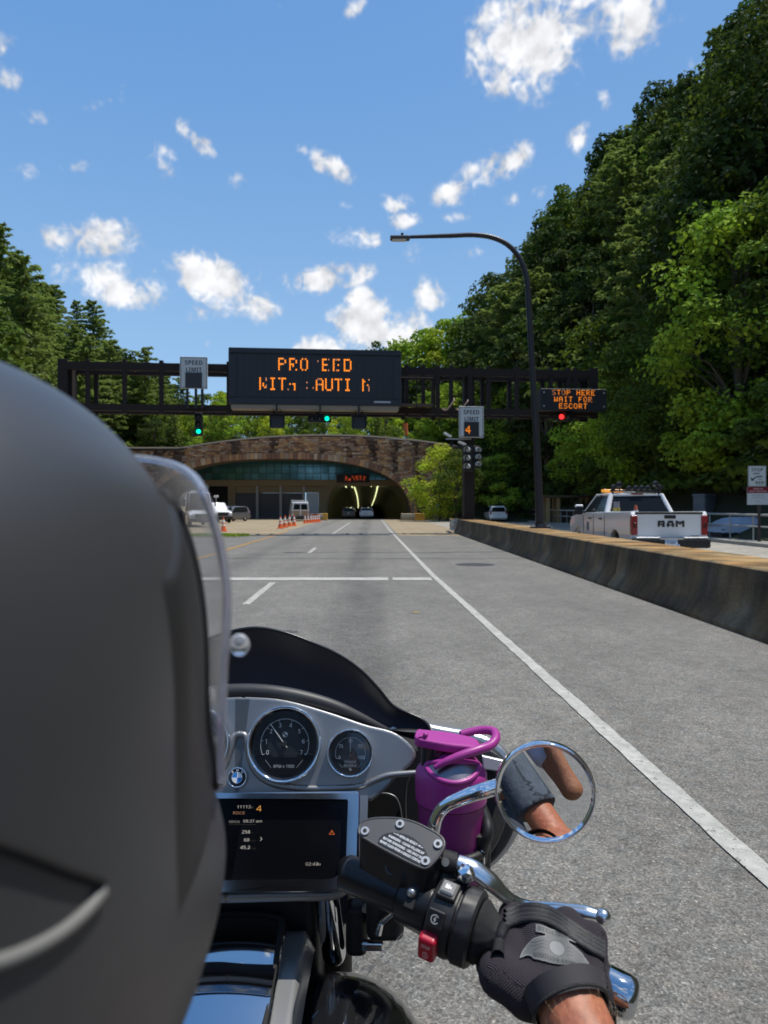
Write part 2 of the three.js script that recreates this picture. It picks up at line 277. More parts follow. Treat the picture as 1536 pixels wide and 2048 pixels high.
{
  const xs = range(-14, 4.9, 0.18), ds = [-30, -12, ...range(-4, 40, 0.32)];
  structure('road', sheet(xs, ds, () => 0, 0.5, roadTint), asphaltM);
  const g = surf((u, v) => { const d = lerp(40, PD + 4, v); return V(lerp(yellowLine(d) - 0.15, laneLine(d) + 0.25, u), 0.004, -d); }, 26, 60, (u, v, p) => [p.x * 0.55, -p.z * 0.55]);
  structure('road', tint(g, (p) => roadTint(p.x, -p.z).map((k) => k * 1.16)), asphaltM);
  const aT = (x, d) => { const k = 0.95 + 0.16 * fbm2(x * 0.25, d * 0.12, 4) + 0.1 * fbm2(x * 1.4, d * 0.7, 3); return [k, k * 0.99, k * 0.96]; };
  structure('concrete_apron', sheet(range(-34, 10.4, 0.6), range(40, PD + 6, 0.8), () => 0, 0.4, aT), apronM);
  structure('concrete_apron', sheet(range(-34, -14, 1), range(20, 40, 1), () => -0.01, 0.4, aT), apronM);
  structure('escort_road', sheet(range(5.2, 15.4, 0.4), [-30, -12, ...range(-4, 40, 0.6)], () => 0.002, 0.4, (x, d) => { const k = 1 + 0.14 * fbm2(x * 0.4, d * 0.2, 4) + 0.1 * fbm2(x * 2, d * 1.2, 3); return [k, k, k]; }), paleConcreteM);
  structure('escort_road', sheet(range(5.2, 15.4, 0.6), range(40, 84, 1), () => 0.005, 0.4, aT), paleConcreteM);
}
// dark strips across the asphalt, one at the concrete seam, and patches
{
  const strip = (pts, w, y) => { const g = []; for (let i = 0; i + 1 < pts.length; i++) { const [x0, d0] = pts[i], [x1, d1] = pts[i + 1], l = Math.hypot(x1 - x0, d1 - d0), nx = -(d1 - d0) / l * w / 2, nd = (x1 - x0) / l * w / 2; g.push(surf((u, v) => V(lerp(x0, x1, v) + nx * (u * 2 - 1), y, -(lerp(d0, d1, v) + nd * (u * 2 - 1))), 1, 1)); } return mergeAll(g); };
  const wob = (x0, x1, d, s, amp) => range(x0, x1, 0.5).map((x) => [x, d + amp * fbm2(x * 0.7, s, 3)]);
  structure('dark_strip', strip(wob(-13.8, 4.6, 22.7, 1, 0.12), 0.10, 0.004), stripM);  // thin near-black strip across the lanes
  structure('dark_strip', strip(wob(-13.8, 4.6, 39.9, 4, 0.02), 0.07, 0.012), stripM);
  const man = new THREE.CircleGeometry(0.55, 28).rotateX(-Math.PI / 2).translate(2.75, 0.004, -20.4);
  structure('manhole_cover', man, mat('iron cover', [0.06, 0.06, 0.062], 0.7, 0.4));
  const rr = mulberry(77);
  for (const [x, d, r] of [[4.15, 6.45, 0.16], [2.7, 4.6, 0.12], [3.2, 5.1, 0.09], [-1.2, 9.5, 0.12]]) {
    const g = new THREE.CircleGeometry(r, 26); const p = g.attributes.position; for (let i = 1; i < p.count; i++) { const k = 0.75 + 0.5 * rr(); p.setXY(i, p.getX(i) * k * 1.5, p.getY(i) * k); }
    structure('oil_stain', g.rotateX(-Math.PI / 2).translate(x, 0.003, -d), mat('oil stain', [0.075, 0.073, 0.07], 0.9));
  }
  const leafM = mat('fallen leaf', [0.45, 0.33, 0.06], 0.8);
  single('fallen_leaf', 'small yellow leaf lying on the asphalt in the lane', 'leaf', new THREE.ShapeGeometry(shape([[0, 0], [0.07, 0.03], [0.15, 0], [0.08, -0.05]])).rotateX(-Math.PI / 2).translate(WX(822, 11.2), 0.01, -11.2), leafM);
}
// ---- painted markings
{
  const ragged = (u) => 0.94 + 0.1 * u;
  const lineG = (f, w, d0, d1, step, y = 0.008) => { const ds = range(d0, d1, step), n = ds.length - 1; return tint(surf((u, v) => { const d = ds[Math.round(v * n)], e = 0.014 * fbm2(d * 3.2, u * 5, 3); return V(f(d) + (u - 0.5) * w + (u < 0.1 || u > 0.9 ? e : 0), y, -d); }, 2, n, (u, v, p) => [p.x, -p.z]), (p) => { const k = 0.9 + 0.22 * fbm2(p.x * 6, p.z * 2.4, 4); return [k, k, k]; }); };
  structure('edge_line', lineG((d) => laneLine(d), 0.125, 2.2, PD + 6, 0.14), whitePaintM);
  for (const [a, b] of [[12.1, 15.6], [25.3, 28.6], [42.5, 73]]) structure('lane_line', lineG((d) => midLine(d), 0.13, a, b, 0.14), whitePaintM);
  structure('lane_line', lineG((d) => midLine(d), 0.13, 0.5, 3.5, 0.14), whitePaintM);
  structure('yellow_edge_line', lineG((d) => yellowLine(d), 0.14, 4, 47, 0.2), yellowPaintM);
  const stopG = (x0, x1) => tint(surf((u, v) => V(lerp(x0, x1, u), 0.009, -(16.05 + 0.62 * v + 0.03 * fbm2(u * 30, v * 3, 2))), 30, 3, (u, v, p) => [p.x, -p.z]), (p) => { const k = 0.92 + 0.18 * fbm2(p.x * 4, p.z * 6, 4); return [k, k, k]; });
  structure('stop_line', stopG(yellowLine(16) + 0.2, 0.24), whitePaintM);
  structure('stop_line', stopG(0.34, 1.22), whitePaintM);
}
// ---- the wide concrete median barrier in cast lengths
const barrierStain = dataTex(512, (u, v) => { const s = gC(u, v * 0.12), a = gD(u, v), b = gA(u, v), k = 0.62 + 0.2 * a + 0.12 * s + 0.08 * b + 0.06 * (rB() - 0.5), br = clamp(0.5 + 0.9 * gD(v, u)); return [k, k * lerp(0.95, 0.86, br), k * lerp(0.86, 0.66, br)]; });
const barrierFaceM = mat('weathered barrier concrete', [0.30, 0.27, 0.22], 0.95, 0, { map: barrierStain, vertexColors: true });
{
  const barrier = thing('median_barrier', 'wide stained concrete median barrier between the road and the escort lane', 'barrier', V(5.5, 0, -20));
  const X0 = 4.66, X1 = 6.32, prof = [[0, 0], [0, 0.06], [0.16, 0.30], [0.25, 0.82], [0.30, 0.845]];
  const outl = [...prof.map(([x, y]) => [X0 + x, y]), ...prof.slice().reverse().map(([x, y]) => [X1 - x, y])];
  for (const [a, b] of [[-25, -15.3], [-15.27, -5.3], [-5.27, 4.7], [4.73, 14.7], [14.73, 24.7], [24.73, 34.7], [34.73, 44.4]]) {
    const pos = [], uvs = [], n = 26, per = [0]; for (let i = 1; i < outl.length; i++) per.push(per[i - 1] + Math.hypot(outl[i][0] - outl[i - 1][0], outl[i][1] - outl[i - 1][1]));
    const g = surf((u, v) => { const i = Math.round(v * (outl.length - 1)); const d = lerp(a, b, u); return V(outl[i][0] + 0.003 * fbm2(d * 0.8, 3, 2), outl[i][1] + 0.006 * fbm2(d * 0.5 + 7, 2, 2), -d); }, n, outl.length - 1, (u, v) => [lerp(a, b, u) * 0.21 + a * 0.37, per[Math.round(v * (outl.length - 1))] * 0.27]);
    const q = toCreasedNormals(g, 0.5);
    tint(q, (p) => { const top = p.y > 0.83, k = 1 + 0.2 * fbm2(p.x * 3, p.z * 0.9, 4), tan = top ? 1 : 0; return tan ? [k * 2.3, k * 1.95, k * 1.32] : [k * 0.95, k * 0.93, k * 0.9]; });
    const caps = [a, b].map((d) => { const c = new THREE.ShapeGeometry(shape(outl)); c.translate(0, 0, -d); return tint(c, () => [0.9, 0.88, 0.8]); });
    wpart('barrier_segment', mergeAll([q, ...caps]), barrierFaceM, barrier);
  }
  // steel crash cushion at its end: stacked corrugated fender panels
  const cush = thing('crash_cushion', 'grey corrugated steel crash cushion at the barrier end', 'crash cushion', V(5.2, 0, -46.4));
  const steel = mat('galvanised steel', [0.42, 0.43, 0.44], 0.45, 0.75);
  for (let k = 0; k < 4; k++) {
    const z = -1.5 + k * 0.82, wave = []; for (let i = 0; i <= 24; i++) wave.push([0.05 * Math.cos(i / 24 * Math.PI * 6), 0.12 + i / 24 * 0.72]);
    for (const s of [-1, 1]) { const g = surf((u, v) => { const i = Math.round(v * 24); return V(s * (0.42 + 0.03 * k + wave[i][0]), wave[i][1], lerp(0, 1.0, u)); }, 1, 24); part('fender_panel', g.translate(0, 0, z), steel, cush); }
    part('diaphragm', box(0.82, 0.7, 0.06, 0, 0.45, z + 0.02), steel, cush);
  }
  part('nose', new THREE.CylinderGeometry(0.42, 0.42, 0.74, 20, 1, true, Math.PI / 2, Math.PI).translate(0, 0.47, -1.5), mat('cushion nose', [0.5, 0.32, 0.05], 0.6), cush);
}
// ================================================================ the tunnel portal
const XC = -11.8, AA = 15.9, BB = 7.35, NN = 2.6;
const archY = (x) => { const t = Math.abs((x - XC) / AA); return t >= 1 ? 0 : BB * Math.pow(1 - Math.pow(t, NN), 1 / NN); };
const wallTop = (x) => Math.max(8.7, 10.25 - 0.0052 * (x + 6.5) ** 2);
{
  const portal = thing('tunnel_portal', 'brown stone tunnel portal with a wide flat arch across the road', 'tunnel portal', V(XC, 0, -PD));
  const mortar = mat('mortar', [0.13, 0.10, 0.075], 1);
  const XL = -35, XR = 14, out = [[XL, -0.2]]; for (let x = XL; x <= XR + 0.01; x += 0.8) out.push([x, wallTop(x) - 0.12]); out.push([XR, -0.2]);
  const hole = []; for (let i = 0; i <= 64; i++) { const a = Math.PI * i / 64, c = Math.cos(a), s = Math.sin(a); hole.push([XC + AA * Math.sign(c) * Math.abs(c) ** (2 / NN), BB * Math.abs(s) ** (2 / NN)]); }
  hole.push([XC - AA, -0.2]); hole.unshift([XC + AA, -0.2]);
  const outline = [[XL, -0.2], ...[[XC - AA, -0.2], ...hole.slice(1, -1).reverse(), [XC + AA, -0.2]], [XR, -0.2], ...out.slice(1, -1).reverse()];
  wpart('wall_core', extrude(shape(outline), 3.2).translate(0, 0, -PD - 3.2), mortar, portal);
  wpart('coping', surf((u, v) => { const x = lerp(XL, XR, u), i = Math.round(v * 3), q = [[0.09, -0.14], [0.09, 0.1], [-1.2, 0.1], [-1.2, -0.14]][i]; return V(x, wallTop(x) + q[1], -PD + q[0] + 0.02); }, 50, 3), mat('coping stone', [0.10, 0.085, 0.07], 0.95), portal);
  // stones
  const rs = mulberry(31), stones = [], unit = rbox(1, 1, 1, 0.08, 0, 0, 0, 1);
  const cols = [[0.42, 0.215, 0.11], [0.48, 0.26, 0.13], [0.34, 0.165, 0.09], [0.55, 0.38, 0.235], [0.26, 0.135, 0.08], [0.46, 0.31, 0.21], [0.56, 0.31, 0.13]];
  const stone = (x, y, w, h, turn = 0, z = 0) => {
    const st = sm(0.12, 0.42, fbm2(x * 0.32, y * 0.05 + 3, 3) + 0.3 * fbm2(x * 1.6, y * 0.1, 2) + 0.16 * sm(5.5, 10, y) - 0.03), c = cols[Math.floor(rs() * cols.length)], k = (0.8 + 0.4 * rs()) * lerp(1, 0.25, st), d = 0.10 + 0.10 * rs();
    const g = unit.clone(); g.scale(w - 0.025, h - 0.025, d); g.rotateZ(turn); g.translate(x, y, -PD + d / 2 + z); stones.push(tint(g, () => [c[0] * k, c[1] * k, c[2] * k * lerp(1, 1.15, st)]));
  };
  for (let y = 0, r = 0; y < 10.4; r++) {
    const h = 0.15 + 0.13 * rs();
    for (let x = XL - rs() * 0.5; x < XR;) { const w = 0.26 + 0.5 * rs(), xc = x + w / 2; x += w; if (xc > XR - 0.3 || y + h > wallTop(xc) - 0.1) continue; if (y < Math.max(archY(xc - w / 2), archY(xc + w / 2), archY(xc)) + 0.42 && Math.abs(xc - XC) < AA + 0.75) continue; stone(xc, y + h / 2, w, h); }
    y += h;
  }
  wpart('stone_facing', mergeAll(stones), mat('stone', [1, 1, 1], 0.95, 0, { vertexColors: true }), portal).userData.kind = 'stuff';
  for (let i = 0, prev = hole[1]; i < 64; i++) {            // ring of arch stones
    const p = hole[i + 1], q = hole[i + 2] || p, dx = q[0] - p[0], dy = q[1] - p[1], l = Math.hypot(dx, dy); if (l < 0.05) continue;
    const n = Math.max(1, Math.round(l / 0.45));
    for (let k = 0; k < n; k++) { const t = (k + 0.5) / n, x = p[0] + dx * t, y = p[1] + dy * t, nx = dy / l, ny = -dx / l, c = cols[Math.floor(rs() * 7)], m = 0.75 + 0.4 * rs(), g = unit.clone(); g.scale(l / n - 0.02, 0.72, 0.3).rotateZ(Math.atan2(dy, dx)).translate(x + nx * 0.38, y + ny * 0.38, -PD + 0.09); wpart('arch_stone', g, ringMat(c, m), portal); }
  }
  function ringMat(c, m) { ringMat.c ||= new Map(); const key = cols.indexOf(c) * 4 + Math.floor(m * 3); if (!ringMat.c.has(key)) ringMat.c.set(key, mat('arch stone', c.map((x) => x * m), 0.95)); return ringMat.c.get(key); }

  // ---- the service building and tunnel mouth set back under the arch
  const FD = 94, bld = thing('tunnel_building', 'service building under the arch with glass band and dark roller doors', 'building', V(XC, 0, -FD));
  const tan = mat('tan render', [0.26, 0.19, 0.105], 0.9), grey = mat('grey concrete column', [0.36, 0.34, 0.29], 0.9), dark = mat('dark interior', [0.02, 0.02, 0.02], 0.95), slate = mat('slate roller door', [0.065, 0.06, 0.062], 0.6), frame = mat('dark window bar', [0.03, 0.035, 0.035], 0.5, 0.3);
  const bx = (p0, p1, q0, q1, t = 0.3, z = 0) => { const a = W(p0, q1, FD), b = W(p1, q0, FD); return box(b.x - a.x, b.y - a.y, t, (a.x + b.x) / 2, (a.y + b.y) / 2, -FD - t / 2 + z); };
  const glassB = W(420, 960, FD).y, gx0 = WX(378, FD), gx1 = WX(812, FD), nc = 28, nr = 3, gw = (gx1 - gx0) / nc, gh = (BB + 0.3 - glassB) / nr;
  const paneM = [0, 1, 2].map((i) => mat('tinted glass', [0.06 + 0.02 * i, 0.19 + 0.04 * i, 0.21 + 0.05 * i], 0.1, 0.4, { clearcoat: 1, clearcoatRoughness: 0.05 }));
  for (let i = 0; i < nc; i++) for (let j = 0; j < nr; j++) wpart('pane', box(gw - 0.07, gh - 0.07, 0.05, gx0 + gw * (i + 0.5), glassB + gh * (j + 0.5), -FD).rotateX(0), paneM[(i * 7 + j * 5 + (i * j) % 3) % 3], bld);
  wpart('window_bars', [range(0, nc, 1).map((i) => box(0.07, gh * nr, 0.14, gx0 + gw * i, glassB + gh * nr / 2, -FD - 0.02)), range(0, nr, 1).map((j) => box(gx1 - gx0, 0.07, 0.12, (gx0 + gx1) / 2, glassB + gh * j, -FD - 0.03))], frame, bld);
  wpart('beam', bx(330, 812, 960, 972, 1.2, 0.35), tan, bld);
  for (const [p0, p1] of [[466, 513], [517, 560], [564, 606]]) wpart('door_head', bx(p0, p1, 972.2, 986, 0.3), tan, bld);
  for (const [p0, p1] of [[471, 513], [517.5, 560], [564.5, 606]]) {
    const a = W(p0, 1042, FD), b = W(p1, 986.2, FD), door = wpart('roller_door', bx(p0, p1, 986.2, 1040, 0.1, -0.15), slate, bld), n = 12;
    for (let k = 0; k < n; k++) { const y = lerp(0.05, b.y, (k + 0.5) / n); wpart('slat', box(b.x - a.x - 0.02, (b.y) / n - 0.03, 0.04, (a.x + b.x) / 2, y, -FD - 0.13), slate, door); }
  }
  for (const p of [469, 515, 562, 607.8]) wpart('column', bx(p - 2.6, p + 2.6, 972.2, 1040, 0.45, 0.3), p === 469 ? tan : grey, bld);
  wpart('pier', bx(456, 466.4, 972.2, 1040, 0.6, 0.1), tan, bld);
  wpart('pier', bx(637.5, 655, 972.2, 1040, 0.8, 0.1), tan, bld);
  const wd = wpart('white_sectional_door', bx(612, 637, 985.2, 1027, 0.08, -0.1), mat('white door', [0.5, 0.52, 0.53], 0.6), bld);
  for (let k = 0; k < 4; k++) wpart('door_panel', bx(612.4, 636.6, 986 + k * 10.3, 995.4 + k * 10.3, 0.05, -0.045), wd.material, wd);
  wpart('side_wall', bx(610.5, 637.4, 972.2, 985, 0.12, -0.1), tan, bld);
  wpart('side_door', bx(624, 637, 1027.5, 1040, 0.08, -0.1), dark, bld);
  wpart('side_wall', bx(611, 623, 1027.5, 1040, 0.12, -0.1), grey, bld);
  // the dark garage behind the left opening, and closed back wall
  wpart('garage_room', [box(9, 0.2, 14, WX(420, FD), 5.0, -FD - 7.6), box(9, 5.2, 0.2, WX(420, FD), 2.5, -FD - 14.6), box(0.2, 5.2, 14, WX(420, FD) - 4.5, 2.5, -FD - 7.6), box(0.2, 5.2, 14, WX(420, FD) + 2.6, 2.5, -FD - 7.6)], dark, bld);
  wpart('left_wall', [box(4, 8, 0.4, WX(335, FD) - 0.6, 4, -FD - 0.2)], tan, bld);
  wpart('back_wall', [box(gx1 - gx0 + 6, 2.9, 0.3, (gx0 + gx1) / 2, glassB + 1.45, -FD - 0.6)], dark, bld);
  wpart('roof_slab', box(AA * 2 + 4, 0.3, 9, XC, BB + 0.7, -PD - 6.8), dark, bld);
  wpart('side_return', [box(0.4, 9, 5, XC + AA + 1.2, 4.2, -PD - 5.2), box(0.4, 9, 5, XC - AA - 1.2, 4.2, -PD - 5.2)], tan, bld);
  // ---- the tube itself, running away and downhill
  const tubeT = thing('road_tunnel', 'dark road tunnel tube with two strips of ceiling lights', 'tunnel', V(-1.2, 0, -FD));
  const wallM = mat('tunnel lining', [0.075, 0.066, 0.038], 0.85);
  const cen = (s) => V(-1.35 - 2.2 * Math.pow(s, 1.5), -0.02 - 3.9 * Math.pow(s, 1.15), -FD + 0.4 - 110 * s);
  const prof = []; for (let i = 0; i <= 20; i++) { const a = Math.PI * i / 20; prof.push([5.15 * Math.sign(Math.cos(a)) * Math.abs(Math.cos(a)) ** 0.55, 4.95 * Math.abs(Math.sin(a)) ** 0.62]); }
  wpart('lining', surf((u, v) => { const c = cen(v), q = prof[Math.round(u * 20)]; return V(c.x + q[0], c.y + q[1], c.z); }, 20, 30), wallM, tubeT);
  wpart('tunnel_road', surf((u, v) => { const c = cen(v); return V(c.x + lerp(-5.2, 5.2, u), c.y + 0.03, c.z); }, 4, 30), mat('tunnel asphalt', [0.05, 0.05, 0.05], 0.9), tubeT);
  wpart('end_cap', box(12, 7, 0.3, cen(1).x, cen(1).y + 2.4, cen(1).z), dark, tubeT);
  const headP = []; for (let i = 0; i <= 20; i++) headP.push([cen(0).x + prof[i][0] * 0.995, Math.max(0, prof[i][1] * 0.985)]);
  const face = [[WX(655, FD), -0.05], [headP[20][0], -0.05], ...headP.slice().reverse(), [headP[0][0], -0.05], [5.2, -0.05], [5.2, 5.05], [WX(655, FD), 5.05]];
  wpart('headwall', extrude(shape(face), 0.35).translate(0, 0, -FD - 0.05), tan, tubeT);
  const glow = new THREE.MeshStandardMaterial({ color: 0x222218, emissive: col(0.95, 1.0, 0.5), emissiveIntensity: 1.1 }); glow.name = 'tunnel light';
  const strip = (x, s0, s1) => { const pts = range(0, 1, 0.125).map((t) => { const s = lerp(s0, s1, t), c = cen(s); return V(c.x + x, c.y + 4.62, c.z); }); return wpart('light_strip', new THREE.TubeGeometry(new THREE.CatmullRomCurve3(pts), 24, 0.09, 6), glow, tubeT); };
  strip(-3.05, 0.012, 0.09); strip(-2.2, 0.012, 0.095); strip(-1.9, 0.1, 0.9); strip(0.5, 0.01, 0.07); strip(1.45, 0.01, 0.075); strip(1.4, 0.08, 0.75);
  for (const [x, s] of [[-3.8, 0.01], [2.4, 0.01]]) { const c = cen(s); wpart('spot_lamp', ball(0.14, c.x + x, c.y + 4.5, c.z + 0.1), new THREE.MeshStandardMaterial({ color: 0xffffff, emissive: col(1, 1, 0.95), emissiveIntensity: 2 }), tubeT); }
  for (const [x, s] of [[-2, 0.06], [1.4, 0.12]]) { const c = cen(s), L = new THREE.PointLight(col(1, 1, 0.65), 1.2); L.position.set(c.x + x, c.y + 4.2, c.z); L.castShadow = true; L.shadow.radius = 8; scene.add(L); }
  // dim lane sign over the mouth
  const tex = canvasTex(256, 48, (g, w, h) => { g.fillStyle = '#000'; g.fillRect(0, 0, w, h); g.fillStyle = '#ff5a20'; const R = mulberry(3); for (const [x, y, q] of [[62, 10, 16], [62, 24, 20], [88, 26, 24], [120, 8, 10], [134, 22, 12], [150, 8, 22], [154, 26, 18], [184, 6, 14], [186, 22, 16], [214, 10, 18], [210, 26, 12]]) for (let i = 0; i < q; i += 4) for (let k = 0; k < 14; k += 4) if (R() > 0.35) g.fillRect(x + i, y + k, 2.5, 2.5); });
  const sg = thing('message_sign', 'small dark message sign with dim orange dots over the tunnel mouth', 'sign', W(706, 958, FD - 1.2));
  part('housing', box(4.2, 1.05, 0.4, 0, 0.1, -0.25), mat('sign housing', [0.012, 0.012, 0.013], 0.6), sg);
  part('display', new THREE.PlaneGeometry(4.0, 0.9).translate(0, 0.1, -0.04), new THREE.MeshStandardMaterial({ color: 0x050505, emissive: 0xffffff, emissiveMap: tex, emissiveIntensity: 0.9, roughness: 0.6 }), sg);
}
// ================================================================ trees
class Leaves {
  constructor() { this.p = []; this.n = []; this.c = []; }
  add(o, nx, ny, nz, s, asp, rnd, c) {                    // one folded, pointed leaf
    const n = V(nx, ny, nz).normalize(), t = V(rnd() - 0.5, rnd() - 0.5, rnd() - 0.5).cross(n).normalize(), b = n.clone().cross(t), f = s * 0.16;
    const A = o.clone().addScaledVector(t, -s * 0.5), B = o.clone().addScaledVector(t, s * 0.5), L = o.clone().addScaledVector(b, s * asp).addScaledVector(n, f), R = o.clone().addScaledVector(b, -s * asp).addScaledVector(n, f);
    for (const q of [A, B, L, A, R, B]) this.p.push(q.x, q.y, q.z);
    const n1 = n.clone().addScaledVector(b, -0.25).normalize(), n2_ = n.clone().addScaledVector(b, 0.25).normalize();
    for (const q of [n1, n1, n1, n2_, n2_, n2_]) this.n.push(q.x, q.y, q.z);
    for (let i = 0; i < 6; i++) this.c.push(...c);
  }
  geo() { const g = new THREE.BufferGeometry(); g.setAttribute('position', new THREE.Float32BufferAttribute(this.p, 3)); g.setAttribute('normal', new THREE.Float32BufferAttribute(this.n, 3)); g.setAttribute('color', new THREE.Float32BufferAttribute(this.c, 3)); return g; }
}
const barkM = mat('bark', [0.09, 0.07, 0.05], 0.95), barkPaleM = mat('grey bark', [0.10, 0.085, 0.065], 0.95);
const leafMat = (name, c, tr = 0.34) => mat(name, [c[0] * 1.62, c[1] * 1.42, c[2] * 1.1], 0.94, 0, { vertexColors: true, transmission: tr, thickness: 0, specularIntensity: 0.35 });
const LEAF = { deep: leafMat('deep green leaves', [0.034, 0.062, 0.014]), mid: leafMat('green leaves', [0.062, 0.110, 0.018]), light: leafMat('light green leaves', [0.17, 0.28, 0.032]), lime: leafMat('yellow green leaves', [0.27, 0.37, 0.035]), pine: leafMat('pine needles', [0.13, 0.20, 0.06], 0.4), blue: leafMat('grey green leaves', [0.05, 0.085, 0.028]) };
function broadleaf(seed, H, R, base, nClump, nLeaf, leaf) {
  const r = mulberry(seed), L = new Leaves(), trunk = [], cl = [], cy = (base + H) / 2, hy = (H - base) / 2;
  trunk.push(taper([V(0, -0.6, 0), V(0.1 * (r() - 0.5), H * 0.3, 0.1 * (r() - 0.5)), V(0.5 * (r() - 0.5), H * 0.62, 0.5 * (r() - 0.5)), V(0.6 * (r() - 0.5), H * 0.9, 0.6 * (r() - 0.5))], [H * 0.02, H * 0.015, H * 0.009, H * 0.002], 10, 7));
  for (let i = 0; i < nClump; i++) {
    const y = r() * 2 - 1, a = i * 2.399 + r() * 0.7, rr = Math.sqrt(Math.max(0.03, 1 - y * y)) * (0.55 + 0.5 * Math.sqrt(r())), bell = 1 - 0.35 * Math.max(0, y);
    const c = V(Math.cos(a) * rr * R * bell, cy + y * hy * (0.9 + 0.2 * r()), Math.sin(a) * rr * R * bell); cl.push(c);
    if (i % 4 === 0) trunk.push(taper([V(0, lerp(base * 0.6, c.y, 0.35), 0), c.clone().multiply(V(0.5, 0.93, 0.5)), c], [H * 0.007, H * 0.004, H * 0.0012], 5, 5));
  }
  const per = Math.floor(nLeaf / nClump);
  for (const c of cl) {
    const rc = R * (0.24 + 0.16 * r()), hue = 0.8 + 0.4 * r(), yel = 0.9 + 0.25 * r();
    for (let k = 0; k < per; k++) {
      const d = V(r() * 2 - 1, r() * 2 - 1, r() * 2 - 1); if (d.lengthSq() > 1 || d.lengthSq() < 0.02) { k--; continue; } d.normalize(); if (d.y < -0.3 && r() < 0.55) d.y *= -1;
      const rad = rc * (0.45 + 0.62 * Math.pow(r(), 0.6)), o = V(c.x + d.x * rad, c.y + d.y * rad * 0.62, c.z + d.z * rad), v = hue * (0.72 + 0.5 * r());
      L.add(o, d.x * 0.7 + (r() - 0.5) * 1.3, d.y * 0.5 + 0.35 + (r() - 0.5) * 1.2, d.z * 0.7 + (r() - 0.5) * 1.3, leaf * (0.7 + 0.6 * r()), 0.34, r, [v * yel, v, v * 0.85]);
    }
  }
  return { trunk: mergeAll(trunk), crown: L.geo() };
}
function pine(seed, H, R, nb, per, leaf) {
  const r = mulberry(seed), L = new Leaves(), trunk = [taper([V(0, -0.6, 0), V(0.05, H * 0.5, 0), V(0, H * 0.99, 0)], [H * 0.016, H * 0.01, H * 0.0016], 8, 6)];
  for (let i = 0; i < nb; i++) {
    const t = 0.16 + 0.83 * (i / nb), y = H * t, len = R * Math.pow(1 - t, 0.42) * sm(-0.2, 0.5, t) * (0.62 + 0.6 * r()) + 0.25, a = i * 2.399 + r(), ca = Math.cos(a), sa = Math.sin(a), lift = 0.16 - 0.30 * (1 - t), v0 = 0.75 + 0.45 * r();
    if (i % 2 === 0) trunk.push(taper([V(0, y, 0), V(ca * len * 0.5, y + lift * len * 0.6, sa * len * 0.5), V(ca * len * 0.95, y + lift * len, sa * len * 0.95)], [0.05, 0.03, 0.01], 3, 4));
    for (let k = 0; k < per; k++) {
      const s = Math.pow(r(), 0.7), w = (r() - 0.5) * len * 0.62 * (1.1 - s), o = V(ca * len * s - sa * w, y + lift * len * s + (r() - 0.5) * 0.3 - Math.abs(w) * 0.12, sa * len * s + ca * w), v = v0 * (0.7 + 0.5 * r());
      L.add(o, (r() - 0.5) * 1.1, 0.9 + (r() - 0.5), (r() - 0.5) * 1.1, leaf * (0.7 + 0.7 * r()), 0.13, r, [v, v, v * 0.95]);
    }
  }
  return { trunk: mergeAll(trunk), crown: L.geo() };
}
const VAR = {
  broad: [broadleaf(101, 14, 4.3, 3.5, 46, 3000, 0.50), broadleaf(102, 16, 4.0, 3.0, 50, 3100, 0.50), broadleaf(103, 12, 4.8, 2.5, 44, 2900, 0.52), broadleaf(104, 15, 3.4, 3.0, 44, 2700, 0.48)],
  pine: [pine(201, 15, 3.9, 72, 40, 0.66), pine(202, 17, 3.7, 78, 38, 0.66), pine(203, 13.5, 3.9, 64, 42, 0.64)],
  bush: [broadleaf(301, 4.5, 2.6, 0.2, 34, 2600, 0.30), broadleaf(302, 3.4, 2.3, 0.1, 30, 2300, 0.28)],
  near: [broadleaf(401, 14, 4.2, 2.0, 84, 8600, 0.30), broadleaf(402, 11, 4.0, 1.2, 76, 8000, 0.29), broadleaf(403, 9, 3.6, 0.8, 70, 7200, 0.27)],
};
const G = {}; for (const k in VAR) G[k] = VAR[k].map((v) => ({ ...v }));
const treeRecs = [];
function tree(kind, i, x, y, z, s, turn, leaf, label, group, name = kind === 'pine' ? 'pine_tree' : kind === 'bush' ? 'shrub' : 'broadleaf_tree') {
  const v = VAR[kind][i % VAR[kind].length], t = thing(name, label, kind === 'bush' ? 'shrub' : 'tree', V(x, y, z), turn, group);
  part('trunk', v.trunk, kind === 'pine' ? barkM : barkPaleM, t); part('crown', v.crown, LEAF[leaf], t); t.scale.set(s * 1, s * (0.94 + 0.12 * ((i * 37 % 10) / 10)), s); treeRecs.push(t); return t;
}
// what the photograph lets one tell apart: the kind and hue, how far off, how high up and what it stands behind
function where(kind, X, D, slope) {
  const px = VX + X / D * FOC, h = hill(X, D), up = slope[0] === 'h' ? (D < 98 ? 'front row' : D < 112 ? 'middle rows' : 'back rows') : h < 6 ? 'foot' : h < 15 ? 'lower part' : h < 26 ? 'middle' : 'upper part', far = D < 52 ? 'nearest trees' : D < 75 ? 'near trees' : D < 100 ? 'farther trees' : 'farthest trees';
  const by = px < 170 ? 'left of the gantry' : px < 400 ? 'behind the gantry left end' : px < 480 ? 'behind the left speed sign' : px < 620 ? 'behind the large sign' : px < 795 ? 'by the green signal' : px < 935 ? 'left of the gantry post' : px < 1060 ? 'left of the lamp post' : px < 1210 ? 'behind the escort sign' : px < 1400 ? 'above the pickup' : 'by the right edge';
  return slope[0] === 'h' ? `${kind}, ${up} of the ${slope}, ${by}` : `${kind}, ${far}, ${up} of ${slope}, ${by}`;
}
